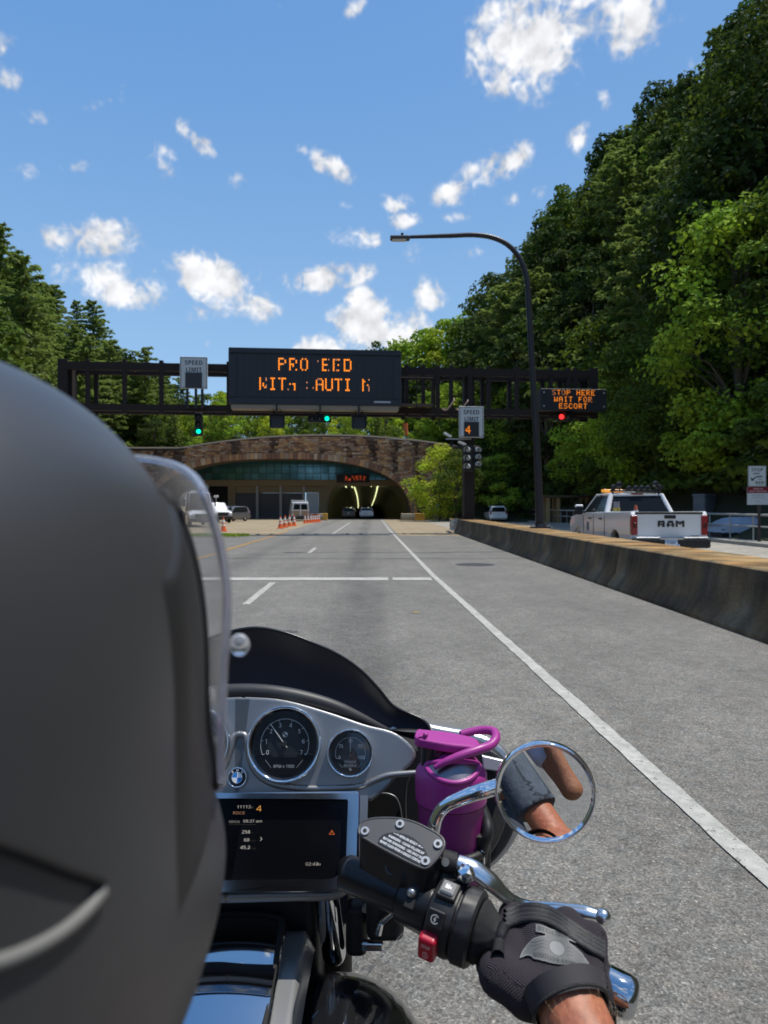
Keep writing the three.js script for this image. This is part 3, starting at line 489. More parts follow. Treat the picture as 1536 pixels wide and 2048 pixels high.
// the slopes: jittered rows of trees, only where the road can see them
{
  const r = mulberry(9), inView = (x, d, m) => { const p = VX + x / d * FOC; return p > -m && p < 1536 + m; };
  for (let d = 46; d < 150; d += d < 90 ? 5.4 : 6.5) for (let x = 17; x < 82; x += 5.3) {
    const X = x + (r() - 0.5) * 4, D = d + (r() - 0.5) * 4, k = r(), q = r(), e = X - rightFoot(D), sc = 0.94 + 0.38 * r();
    if (e < 2.2 || !inView(X, D, 210) || D > 128 + e) continue;
    const c = sm(75, 115, D) + 0.45 * fbm2(X * 0.05, D * 0.05, 2);  // nearer slope trees get darker leaves, painting the shade of the hill
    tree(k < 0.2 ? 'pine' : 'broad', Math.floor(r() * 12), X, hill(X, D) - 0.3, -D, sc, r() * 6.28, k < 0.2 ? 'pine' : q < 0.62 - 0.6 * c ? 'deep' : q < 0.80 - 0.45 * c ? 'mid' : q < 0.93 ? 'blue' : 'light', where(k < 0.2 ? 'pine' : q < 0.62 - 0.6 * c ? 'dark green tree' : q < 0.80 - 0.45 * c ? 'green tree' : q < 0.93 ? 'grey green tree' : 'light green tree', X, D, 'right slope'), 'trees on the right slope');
  }
  for (let d = 28; d < 160; d += 6.2) for (let x = -29; x > -98; x -= 5.4) {
    const X = x + (r() - 0.5) * 4, D = d + (r() - 0.5) * 4, k = r(), sc = 0.86 + 0.3 * r();
    if (-X - leftFoot(D) < 1.5 || !inView(X, D, D < 60 ? 420 : 160) || D > 136) continue;
    const p = k < 0.5;
    tree(p ? 'pine' : 'broad', Math.floor(r() * 12), X, hill(X, D) - 0.3, -D, sc * (p ? 1 : 0.88) * lerp(1, 0.74, sm(-42, -28, X) * sm(85, 110, D)), r() * 6.28, p ? 'pine' : k < 0.68 ? 'deep' : k < 0.86 ? 'mid' : 'light', where(p ? 'feathery pine' : k < 0.68 ? 'dark leafy tree' : k < 0.86 ? 'green leafy tree' : 'light leafy tree', X, D, 'left slope'), p ? 'pines on the left slope' : 'leafy trees on the left slope');
  }
  for (let d = PD + 4; d < 128; d += 6) for (let x = -40; x < 16; x += 5.2) {
    const X = x + (r() - 0.5) * 3.5, D = d + (r() - 0.5) * 3.5, k = r(), s = lerp(0.36, 0.60, sm(0, 26, D - PD)) * (0.85 + 0.3 * r()) * (1 + 0.45 * sm(0, 14, X));
    if (X < -34 && D < 96) continue;
    tree(k < 0.14 ? 'pine' : 'broad', Math.floor(r() * 12), X, hill(X, D) - 0.2, -D, s, r() * 6.28, k < 0.14 ? 'pine' : k < 0.34 ? 'mid' : k < 0.7 ? 'light' : k < 0.84 ? 'lime' : 'deep', where(k < 0.14 ? 'pine' : k < 0.34 ? 'green tree' : k < 0.7 ? 'light green tree' : k < 0.84 ? 'yellow green tree' : 'dark tree', X, D, 'hill above the portal'), 'trees above the portal');
  }
  // shrubs along the top of the portal wall
  for (let x = -30; x < 9; x += 2.2) { const X = x + r(), D = PD + 4.6 + r() * 1.4; tree('bush', Math.floor(r() * 4), X, hill(X, D) - 0.2, -D, 0.55 + 0.3 * r(), r() * 6.28, r() < 0.55 ? 'light' : 'mid', 'low shrub growing along the top of the stone wall', 'shrubs above the stone wall'); }
  // shrubs at the foot of the right slope
  for (let d = 26; d < 88; d += 3.1) for (let k = 0; k < 3; k++) { const D = d + r() * 2, X = rightFoot(D) + 2.3 + k * 2.3 + r(); if (!inView(X, D, 160)) continue; tree('bush', Math.floor(r() * 4), X, hill(X, D) - 0.3, -D, 0.62 + 0.5 * r(), r() * 6.28, ['deep', 'mid', 'mid', 'blue', 'light'][Math.floor(r() * 5)], where('shrub', X, D, 'right slope'), 'shrubs at the foot of the right slope'); }
  // trees that lean out towards the escort lane, lighter leaf colours painting sunlight on some, each where the photograph has it
  const lit = [
    [1478, 40, 0, 1.12, 'light', 'tall sunlit tree behind the stop sign with ragged pointed top'], [1405, 45, 1, 1.0, 'mid', 'broad green tree above the pickup truck'], [1590, 38, 0, 0.95, 'mid', 'leafy tree at the right edge beside the stop sign'],
    [1300, 52, 1, 1.0, 'mid', 'rounded tree leaning over the escort lane behind the pickup cab'], [1215, 57, 2, 1.0, 'light', 'light green tree reaching out beside the escort message sign'], [1360, 47, 2, 0.85, 'mid', 'dark green tree close behind the pickup roof lights'],
    [1530, 47, 1, 1.5, 'deep', 'large dark tree at the right edge behind the sunlit tree'], [1440, 54, 0, 1.25, 'deep', 'tall dark tree behind the broad green tree'], [1620, 44, 0, 1.5, 'deep', 'tall dark tree rising past the right edge'],
    [1115, 66, 2, 0.95, 'light', 'light green tree behind the lamp post'], [1015, 84, 2, 0.9, 'light', 'green tree behind the speed limit sign post'],
  ];
  for (const [px, d, i, s, leaf, label] of lit) { const X = Math.max(WX(px, d), rightFoot(d) + 2.6); tree('near', i, X, hill(X, d) - 0.2, -d, s, px * 0.7, leaf, label); }
  tree('near', 2, WX(880, 79), 0, -79, 0.86, 1.1, 'lime', 'bright yellow green tree beside the right end of the portal');
  tree('near', 1, WX(912, 77), 0.4, -77, 0.62, 2.3, 'mid', 'small green tree between the portal and the sign post');
  for (const [X, D, s, leaf] of [[9.4, 91, 0.6, 'light'], [11.6, 92, 0.7, 'mid'], [13.6, 89.5, 0.7, 'light'], [12.4, 86, 0.62, 'deep'], [15.2, 88, 0.7, 'mid']]) tree('broad', Math.floor(X * 3), X, hill(X, D) - 0.3, -D, s, X * 2, leaf, where(leaf === 'light' ? 'light green tree' : leaf === 'mid' ? 'green tree' : 'dark green tree', X, D, 'right slope'), 'trees on the right slope');
  for (let i = 0; i < 16; i++) { const d = 76 + r() * 11, X = 9.8 + r() * 6.5; if (hill(X, d) < 0.3) continue; tree('bush', i, X, hill(X, d) - 0.2, -d, 0.55 + 0.35 * r(), r() * 6.28, ['deep', 'mid', 'light'][i % 3], where(['dark shrub', 'green shrub', 'light shrub'][i % 3], X, d, 'right slope'), 'shrubs at the foot of the right slope'); }
  for (let d = 70; d < 90; d += 1.7) { const X = rightFoot(d) + 0.9 + r() * 1.2; tree('bush', Math.floor(r() * 4), X, hill(X, d) - 0.2, -d, 0.5 + 0.3 * r(), r() * 6.28, r() < 0.6 ? 'deep' : 'mid', where('low shrub', X, d, 'right slope'), 'shrubs at the foot of the right slope'); }
  for (const [px, py, D, i, leaf, lab] of [[757, 688, 112, 3, 'mid', 'small pointed tree just above the right end of the large sign'], [800, 688, 120, 0, 'light', 'pale rounded tree on the skyline beside the large sign'], [835, 664, 122, 2, 'light', 'second light tree on the skyline right of the large sign'], [868, 662, 118, 1, 'lime', 'yellow green tree on the skyline above the gantry walkway'], [900, 640, 121, 0, 'light', 'light green tree on the skyline left of the gantry post'], [930, 626, 117, 3, 'light', 'tallest light green tree on the skyline above the gantry post'], [962, 640, 112, 1, 'mid', 'green tree on the skyline just right of the gantry post']]) { const X = WX(px, D), g0 = hill(X, D), s = (W(px, py, D).y - g0) / [14, 16, 12, 15][i] * 0.97; tree('broad', i, X, g0 - 0.3, -D, s, px, leaf, lab).scale.set(s * 0.86, s, s * 0.86); }
  tree('pine', 1, WX(45, 66), hill(WX(45, 66), 66), -66, 1.12, 0.4, 'pine', 'tallest pine at the left edge standing against the sky');
}
// undergrowth that covers the slopes between the trees
{
  const L = new Leaves(), r = mulberry(61);
  for (let k = 0; k < 150; k++) { const a = r() * 6.28, q = Math.sqrt(r()) * 1.3, v = 0.6 + 0.7 * r(); L.add(V(Math.cos(a) * q, 0.1 + r() * 0.9 * (1.4 - q), Math.sin(a) * q), (r() - 0.5) * 1.4, 0.7, (r() - 0.5) * 1.4, 0.42, 0.32, r, [v * 1.1, v, v * 0.8]); }
  const spots = [];
  for (let i = 0; i < 16000 && spots.length < 5200; i++) { const D = 24 + r() * 126, p = -120 + r() * 1780, X = WX(p, D); const h = hill(X, D); if (h < 0.25 || D > 84 && D < 92 && X > -33 && X < 12 || D < 84 && X > 0 && X - rightFoot(D) < 1.6) continue; spots.push([X, h, -D, 0.8 + r() * 0.9, r() * 6.28]); }
  const im = new THREE.InstancedMesh(L.geo(), LEAF.mid, spots.length), M = new THREE.Matrix4(), q = new THREE.Quaternion();
  spots.forEach(([x, y, z, s, a], i) => { im.setMatrixAt(i, M.compose(V(x, y - 0.1, z), q.setFromAxisAngle(V(0, 1, 0), a), V(s, s, s))); const k = 0.6 + 0.7 * r(); im.setColorAt(i, col(k, k, k * 0.9)); });
  im.name = 'undergrowth'; im.userData = { kind: 'stuff', label: 'leafy undergrowth covering the wooded slopes', category: 'undergrowth' }; im.castShadow = im.receiveShadow = true; scene.add(im);
}
// a grass tuft at the edge of the apron
{
  const L = new Leaves(), r = mulberry(15);
  for (let k = 0; k < 500; k++) { const a = r() * 6.28, q = Math.sqrt(r()); L.add(V(Math.cos(a) * q * 1.6, 0.06 + 0.1 * r(), Math.sin(a) * q * 0.9), (r() - 0.5) * 2, 0.3, (r() - 0.5) * 2, 0.2, 0.12, r, [1, 1, 0.8]); }
  const o = part('grass_tuft', L.geo().translate(WX(440, 38.6), 0, -38.6), LEAF.light, scene); o.userData = { kind: 'stuff', label: 'small patch of green grass at the kerb left of the yellow line', category: 'grass' };
}
// ================================================================ the sign gantry
const rustM = mat('weathering steel', [0.024, 0.015, 0.012], 0.75, 0.2), blackM = mat('black painted metal', [0.018, 0.018, 0.019], 0.5, 0.2), housingM = mat('sign housing', [0.022, 0.025, 0.032], 0.55), lampPoleM = mat('dark bronze pole', [0.03, 0.03, 0.034], 0.42, 0.35);
const steelM = mat('galvanised metal', [0.45, 0.46, 0.46], 0.5, 0.6), signWhiteM = mat('sign white', [0.66, 0.67, 0.66], 0.55), signBackM = mat('sign aluminium', [0.4, 0.41, 0.42], 0.45, 0.7);
const GY = 0.092;                                            // turn of the gantry across the road
const gd = (x) => 43 - (x - 5.5) * Math.tan(GY);             // its distance at x
const gx = (px) => { let x = WX(px, 43); for (let i = 0; i < 6; i++) x = WX(px, gd(x)); return x; };
const gl = (px) => (gx(px) - 5.5) / Math.cos(GY);            // pixel column -> place along the gantry
const yTop0 = 9.35, yTop1 = 9.78, yBot0 = 7.05, yBot1 = 7.42;
const gantryAt = V(5.5, 0, -43);
{
  const g = thing('sign_gantry', 'dark brown steel box gantry carrying signs across the road', 'gantry', gantryAt, GY);
  const L0 = gl(178), L1 = gl(1206), D = 1.5;
  const chord = (y0, y1, z) => box(L1 - L0, y1 - y0, 0.32, (L0 + L1) / 2, (y0 + y1) / 2, z);
  for (const z of [0, -D]) { part('top_chord', chord(yTop0, yTop1, z), rustM, g); part('bottom_chord', chord(yBot0, yBot1, z), rustM, g); }
  for (const px of [186, 228, 291, 355, 475, 560, 640, 720, 812, 845, 874, 901, 940, 978, 1036, 1108, 1146, 1160, 1200]) for (const z of [0, -D]) { if (z && px % 2) continue; part('vertical_post', box(px === 186 || px === 1200 ? 0.5 : 0.22, yTop1 - yBot0 + 0.3, 0.24, gl(px), (yTop1 + yBot0) / 2, z + (z ? -0.05 : 0.05)), rustM, g); }
  for (let i = 0; i < 12; i++) { const x = lerp(L0, L1, (i + 0.5) / 12); part('cross_tie', [box(0.16, 0.16, D - 0.3, x, yTop0 + 0.2, -D / 2), box(0.16, 0.16, D - 0.3, x, yBot0 + 0.2, -D / 2)], rustM, g); }
  part('post', [box(0.62, yTop1 - 0.84, 0.62, 0.05, (yTop1 + 0.84) / 2, -D / 2), box(1.0, 0.06, 1.0, 0.05, 0.87, -D / 2)], rustM, g);
  part('post', box(0.62, yTop1, 0.62, L0 + 0.3, yTop1 / 2, -D / 2), rustM, g);
  // maintenance walkway with handrail
  const w0 = gl(795), w1 = gl(860);
  part('walkway', [box(w1 - w0, 0.1, 0.9, (w0 + w1) / 2, yBot1 + 0.06, 0.65)], mat('walkway grating', [0.09, 0.07, 0.055], 0.8, 0.3), g);
  for (const h of [0.55, 1.05, 1.6]) part('handrail', rod(V(w0, yBot1 + h, 1.05), V(w1, yBot1 + h, 1.05), 0.03), rustM, g);
  for (const t of [0.02, 0.5, 0.98]) part('rail_post', rod(V(lerp(w0, w1, t), yBot0 + 0.2, 1.05), V(lerp(w0, w1, t), yBot1 + 1.6, 1.05), 0.035), rustM, g);
  for (const [px, q] of [[893, 0], [921, 0.1]]) part('cable_loop', tube([V(gl(px) - 0.35, yBot1 - 0.1, 0.4), V(gl(px) - 0.1, yBot1 - 0.15, 0.55), V(gl(px) + 0.3, yBot1 + 0.35, 0.5), V(gl(px) + 0.35, yBot1 + 0.55 - q, 0.3)], 0.05, 16, 6), mat('cable', [0.30, 0.2, 0.15], 0.6), g);
}
function onGantry(px, y, z = 0.35) { const l = gl(px); return gantryAt.clone().add(V(l * Math.cos(GY) + z * Math.sin(GY), y, -l * Math.sin(GY) + z * Math.cos(GY))); }
// dot matrix lettering, 5 x 7, the lamps that the shutter caught
const FONT = { P: '1111010001100011111010000100001000 0', R: '11110100011000111110101001001010001', O: '01110100011000110001100011000101110', C: '01110100011000010000100001000101110', E: '11111100001000011110100001000011111', D: '11110100011000110001100011000111110', W: '10001100011000110101101011101110001', I: '01110001000010000100001000010001110', T: '11111001000010000100001000010000100', H: '10001100011000111111100011000110001', A: '01110100011000111111100011000110001', U: '10001100011000110001100011000101110', N: '10001110011010110011100011000110001', S: '01111100001000001110000010000111110', F: '11111100001000011110100001000010000', 4: '00010001100101010010111110001000010' };
function matrix(w, h, cols, rows, lines, keep, extra) {
  return canvasTex(w, h, (c) => {
    c.fillStyle = '#000'; c.fillRect(0, 0, w, h); const px = w / cols, py = h / rows;
    lines.forEach(([text, cx, cy, gap = 2, bold = 1], li) => { let x = cx; for (const ch of text) { if (ch !== ' ') { const b = FONT[ch].replace(/ /g, ''); for (let j = 0; j < 7; j++) for (let i = 0; i < 5; i++) if (b[j * 5 + i] === '1') for (let q = 0; q < bold; q++) { const k = keep(li, x + i * bold + q, cy + j, ch); if (k > 0) { c.fillStyle = k > 0.7 ? '#ff8a10' : '#c8805a'; c.fillRect((x + i * bold + q + 0.08) * px, (cy + j + 0.08) * py, px * 0.84 * (k > 0.7 ? 1 : 0.6), py * 0.84); } } } x += 5 * bold + gap; } });
    extra?.(c, px, py);
  });
}
const ledM = (t, k = 1.15) => { const m = new THREE.MeshStandardMaterial({ color: 0xffffff, roughness: 0.5, emissive: 0xffffff, emissiveMap: t, emissiveIntensity: k }); m.name = 'led display'; return m; };
const panelTex = dataTex(256, (u, v, x, y) => { const k = (x % 8 < 1 || y % 8 < 1) ? 0.17 : 0.13 + 0.02 * ((x >> 5) % 2); return [k, k * 1.03, k * 1.12]; });
{
  const cxp = 636, P = onGantry(cxp, 7.35, 0.3), half = (gl(795) - gl(477)) / 2, H = 3.15;
  const s = thing('message_sign', 'large dark electronic message sign reading PROCEED WITH CAUTION in orange lamps', 'sign', P, GY);
  part('housing', rbox(half * 2, H, 1.0, 0.05, 0, H / 2, 0.45), housingM, s);
  const fw = half * 2 - 0.8, fh = H - 0.72, fr = 0.4;
  for (const [w, h, x, y] of [[half * 2 - 0.1, fr * 0.7, 0, H - fr * 0.36], [half * 2 - 0.1, fr * 0.9, 0, fr * 0.46], [fr, H - 0.8, -half + fr / 2 + 0.05, H / 2], [fr, H - 0.8, half - fr / 2 - 0.05, H / 2]]) part('frame', box(w, h, 0.08, x, y + 0.0, 0.985), housingM, s);
  const dim = (li, x, y, ch) => { const t = [0.5 * n2(x * 0.45, li * 9) + 0.5, n2(x * 1.7 + li * 7, y * 0.2)]; if (li === 0 && x > 46 && x < 52) return 0; if (li === 1 && (ch === 'H' && y < 16 || ch === 'C')) return ch === 'C' && y % 3 === 0 ? 0.4 : 0; if (li === 1 && ch === 'O') return 0; return t[0] > 0.34 ? 1 : t[1] > -0.1 ? 0.5 : 0; };
  const tex = matrix(1224, 288, 102, 24, [['PROCEED', 27, 2, 2], ['WITH CAUTION', 15, 13, 1]], (li, x, y, ch) => dim(li, x, y, ch));
  const scr = part('display', new THREE.PlaneGeometry(fw, fh).translate(0, H / 2 + 0.04, 0.97), ledM(tex, 1.25), s); scr.material.map = panelTex.clone(); scr.material.map.repeat.set(6, 2); scr.material.color = col(1, 1, 1);
  part('service_ledge', box(half * 2 - 0.3, 0.24, 0.95, 0, -0.13, 0.48), mat('tan ledge', [0.30, 0.25, 0.19], 0.8), s);
  part('maker_plate', box(0.95, 0.1, 0.02, half - 1.1, 0.2, 1.035), mat('plate', [0.45, 0.46, 0.48], 0.5, 0.3), s);
  for (const t of [-0.45, 0.05, 0.5]) part('bracket', box(0.1, 0.5, 0.1, t * half, -0.25, 0.98), blackM, s);
}
{
  const P = onGantry(1146, 7.1, 0.3), hw = (gl(1215) - gl(1076)) / 2, H = 1.28;
  const s = thing('message_sign', 'small black electronic sign reading STOP HERE WAIT FOR ESCORT', 'sign', P, GY);
  part('housing', rbox(hw * 2, H, 0.7, 0.04, 0, H / 2 + 0.15, 0.35), mat('black sign housing', [0.012, 0.012, 0.014], 0.55), s);
  const tex = matrix(768, 256, 78, 27, [['STOP HERE', 8, 1], ['WAIT FOR', 11, 10], ['ESCORT', 18, 19]], (li, x, y, ch) => (li === 0 && (x < 12 || (x > 21 && x < 26)) || li === 1 && x > 55 && y % 2 ? 0.45 : 1));
  part('display', new THREE.PlaneGeometry(hw * 2 - 0.7, H - 0.1).translate(-0.02, H / 2 + 0.17, 0.705), ledM(tex, 1.1), s).material.color = col(0.012, 0.012, 0.013);
  for (const [x, y] of [[-1, 0.25], [-1, 1.05], [1, 0.25], [1, 1.05]]) part('bolt', cyl(0.05, 0.05, 0.03, 10).rotateX(Math.PI / 2).translate(x * (hw - 0.18), y + 0.15, 0.71), steelM, s);
  part('hanger', [box(0.12, 1.4, 0.12, -hw * 0.6, 1.5, 0.2), box(0.12, 1.4, 0.12, hw * 0.6, 1.5, 0.2)], rustM, s);
}
// speed limit signs with a lamp field
function speedSign(label, px, py0, py1, pw, digit, d = null) {
  const dd = d ?? gd(gx(px)), w = pw / FOC * dd, y1 = W(px, py0, dd).y, y0 = W(px, py1, dd).y, h = y1 - y0;
  const s = thing('speed_limit_sign', label, 'sign', d ? V(WX(px, dd), y0, -dd) : onGantry(px, y0, 0.5), GY);
  part('plate', rbox(w, h, 0.08, 0.03, 0, h / 2, 0.2), signWhiteM, s);
  const t = canvasTex(384, 448, (c) => { c.fillStyle = '#c9ccca'; c.fillRect(0, 0, 384, 448); c.strokeStyle = '#20262a'; c.lineWidth = 7; c.strokeRect(12, 12, 360, 424); c.fillStyle = '#22282c'; c.textAlign = 'center'; c.font = 'bold 88px sans-serif'; c.fillText('SPEED', 192, 112, 300); c.fillText('LIMIT', 192, 212, 230); });
  part('face', new THREE.PlaneGeometry(w - 0.03, h - 0.03).translate(0, h / 2, 0.244), new THREE.MeshStandardMaterial({ map: t, roughness: 0.6 }), s);
  const field = part('lamp_field', box(w * 0.60, h * 0.48, 0.05, 0, h * 0.265, 0.262), mat('lamp field', [0.03, 0.032, 0.036], 0.5), s);
  if (digit) part('display', new THREE.PlaneGeometry(w * 0.56, h * 0.42).translate(0, h * 0.265, 0.291), (() => { const m = ledM(matrix(160, 160, 14, 12, [['4', 1, 3]], () => 1), 1.1); m.color = col(0.02, 0.02, 0.02); return m; })(), s);
  part('hanger', d ? [box(0.1, 0.5, 0.3, -0.4, h - 0.4, 0.02), box(0.1, 0.5, 0.3, 0.4, h - 0.4, 0.02)] : [box(0.14, h + 0.9, 0.12, -0.38, h / 2 - 0.6, 0.08), box(0.14, h + 0.9, 0.12, 0.1, h / 2 - 0.6, 0.08), box(0.14, h + 0.9, 0.12, 0.45, h / 2 - 0.6, 0.08)], blackM, s);
  return s;
}
speedSign('white speed limit sign with blank lamp field on the gantry left', 415.5, 738, 797, 50, false);
speedSign('white speed limit sign showing an orange 4 on the gantry post', 941, 814, 876, 50, true, 42.2);
// traffic signals
function signal(label, P, turn, lamps, across = false, r = 0.16) {
  const n = lamps.length, st = 0.42, s = thing('traffic_signal', label, 'signal', P, turn);
  const L = n * st + 0.06; part('housing', across ? rbox(L, 0.44, 0.26, 0.05, 0, 0, 0) : rbox(0.44, L, 0.26, 0.05, 0, 0, 0), blackM, s);
  lamps.forEach((k, i) => {
    const o = (n - 1) / 2 * st - i * st, x = across ? -o : 0, y = across ? 0 : o, c = { g: [0.0, 1.0, 0.5], r: [1.0, 0.03, 0.03], off: null, gr: null }[k];
    part('lens', new THREE.SphereGeometry(r, 16, 8, 0, 6.3, 0, 0.9).rotateX(Math.PI / 2).translate(x, y, 0.135 - r * 0.62), c ? new THREE.MeshStandardMaterial({ color: col(...c.map((q) => q * 0.3)), emissive: col(...c), emissiveIntensity: 1.5, roughness: 0.3 }) : mat('unlit lens', k === 'gr' ? [0.5, 0.52, 0.5] : [0.03, 0.035, 0.03], 0.25), s);
    part('visor', new THREE.CylinderGeometry(r * 1.16, r * 1.16, 0.22, 18, 1, true, Math.PI * 0.25 - Math.PI, Math.PI * 1.5).rotateX(-Math.PI / 2).translate(x, y, 0.24), k === 'gr' ? mat('pale visor', [0.5, 0.52, 0.52], 0.5) : blackM, s);
  });
  return s;
}
signal('vertical signal showing green under the left speed limit sign', onGantry(422.5, 6.3, 0.3), GY, ['off', 'off', 'g']);
signal('horizontal signal showing green hung under the large message sign', onGantry(643, 6.62, 0.9), GY, ['off', 'off', 'g'], true);
signal('signal showing red under the small escort sign', onGantry(1134, 6.95, 0.3), GY, ['r', 'off'], true, 0.2);
signal('three lamp signal with pale visors facing the road on the gantry post', V(WX(938, 42), 4.42, -42.1), -0.5, ['gr', 'gr', 'gr'], false, 0.13).scale.set(1.15, 1.15, 1.15);
signal('three lamp signal with pale visors facing the escort lane on the gantry post', V(WX(951, 42.3), 4.5, -42.3), 0.6, ['gr', 'gr', 'gr'], false, 0.13);
for (const [px, lab] of [[565, 'dark square lane control box hung under the large sign left of the green signal'], [717.5, 'dark square lane control box hung under the large sign right of the green signal']]) {
  const s = thing('lane_control_box', lab, 'signal', onGantry(px, 6.45, 0.7), GY); part('housing', rbox(0.78, 0.74, 0.22, 0.04, 0, 0, 0), housingM, s); part('visor', [box(0.86, 0.03, 0.4, 0, 0.39, 0.15), box(0.03, 0.7, 0.34, -0.41, 0.02, 0.12), box(0.03, 0.7, 0.34, 0.41, 0.02, 0.12)], housingM, s); part('hanger', [box(0.06, 0.4, 0.06, -0.2, 0.55, 0), box(0.06, 0.4, 0.06, 0.2, 0.55, 0)], blackM, s);
}
{ const s = thing('camera_bracket', 'pale metal camera arms beside the gantry speed sign', 'bracket', V(WX(900, 42.6), W(900, 878, 42.6).y, -42.6)); part('arm', [box(1.5, 0.06, 0.06, 0.5, 0, 0)], steelM, s); part('camera', rbox(0.5, 0.13, 0.16, 0.03, -0.25, 0.13, 0.1).rotateZ(-0.5), signWhiteM, s); part('camera', rbox(0.5, 0.13, 0.16, 0.03, 0.75, 0.02, 0.1).rotateZ(-0.4), signWhiteM, s); }
// ================================================================ the lamp post
{
  const B = V(5.92, 0.845, -26.4), s = thing('street_lamp', 'tall dark curved lamp post standing on the median barrier', 'street lamp', B);
  const d = 26.4, q = (px, py) => W(px, py, d).sub(B);
  const pts = [V(0, 0.1, 0), q(1074, 900), q(1065, 740), q(1058, 620), q(1053, 555), q(1040, 518), q(1016, 490), q(985, 475), q(950, 470), q(900, 471.5), q(820, 474)];
  part('pole', taper(pts, [0.155, 0.14, 0.128, 0.118, 0.11, 0.105, 0.1, 0.095, 0.09, 0.082, 0.06], 90, 14), lampPoleM, s);
  part('base_plate', [cyl(0.24, 0.20, 0.14, 20, 0, 0.10, 0), box(0.62, 0.05, 0.62, 0, 0.025, 0)], lampPoleM, s);
  for (const [x, z] of [[-1, -1], [1, -1], [-1, 1], [1, 1]]) part('anchor_bolt', cyl(0.025, 0.025, 0.1, 8, x * 0.25, 0.08, z * 0.25), steelM, s);
  const h = q(800, 478), lum = part('luminaire', rbox(0.72, 0.13, 0.34, 0.05, h.x, h.y + 0.03, h.z).applyMatrix4(new THREE.Matrix4()), mat('lamp head', [0.07, 0.07, 0.075], 0.5, 0.3), s);
  part('lens', rbox(0.5, 0.03, 0.26, 0.01, h.x - 0.03, h.y - 0.045, h.z), mat('lamp lens', [0.5, 0.5, 0.46], 0.3), lum);
  part('photocell', cyl(0.05, 0.05, 0.12, 10, h.x + 0.08, h.y + 0.15, h.z), blackM, lum);
}
{ // thin lamp before the portal
  const B = V(WX(826, 84), 0, -84), s = thing('street_lamp', 'thin grey lamp post with a curved arm before the portal', 'street lamp', B), q = (px, py) => W(px, py, 84).sub(B);
  part('pole', taper([V(0, 0, 0), q(826, 960), q(825, 905), q(818, 888), q(805, 880), q(790, 879)], [0.12, 0.1, 0.08, 0.07, 0.06, 0.05], 40, 8), mat('grey pole', [0.10, 0.095, 0.09], 0.6, 0.3), s);
  part('luminaire', rbox(0.7, 0.14, 0.3, 0.04, q(784, 879.5).x, q(784, 879.5).y, 0), mat('grey lamp head', [0.12, 0.12, 0.12], 0.6), s);
}
{ // orange wind sock marker above the wall
  const s = thing('wind_sock', 'limp orange wind sock on a thin pole above the portal wall', 'wind sock', V(WX(810, 90.5), 8.2, -90.5)); part('pole', cyl(0.04, 0.04, 3.6, 8, 0, 1.8, 0), steelM, s); part('sock', new THREE.CylinderGeometry(0.32, 0.2, 1.5, 12).rotateZ(0.12).translate(0.1, 3.0, 0), mat('orange cloth', [0.62, 0.16, 0.05], 0.9), s);
}
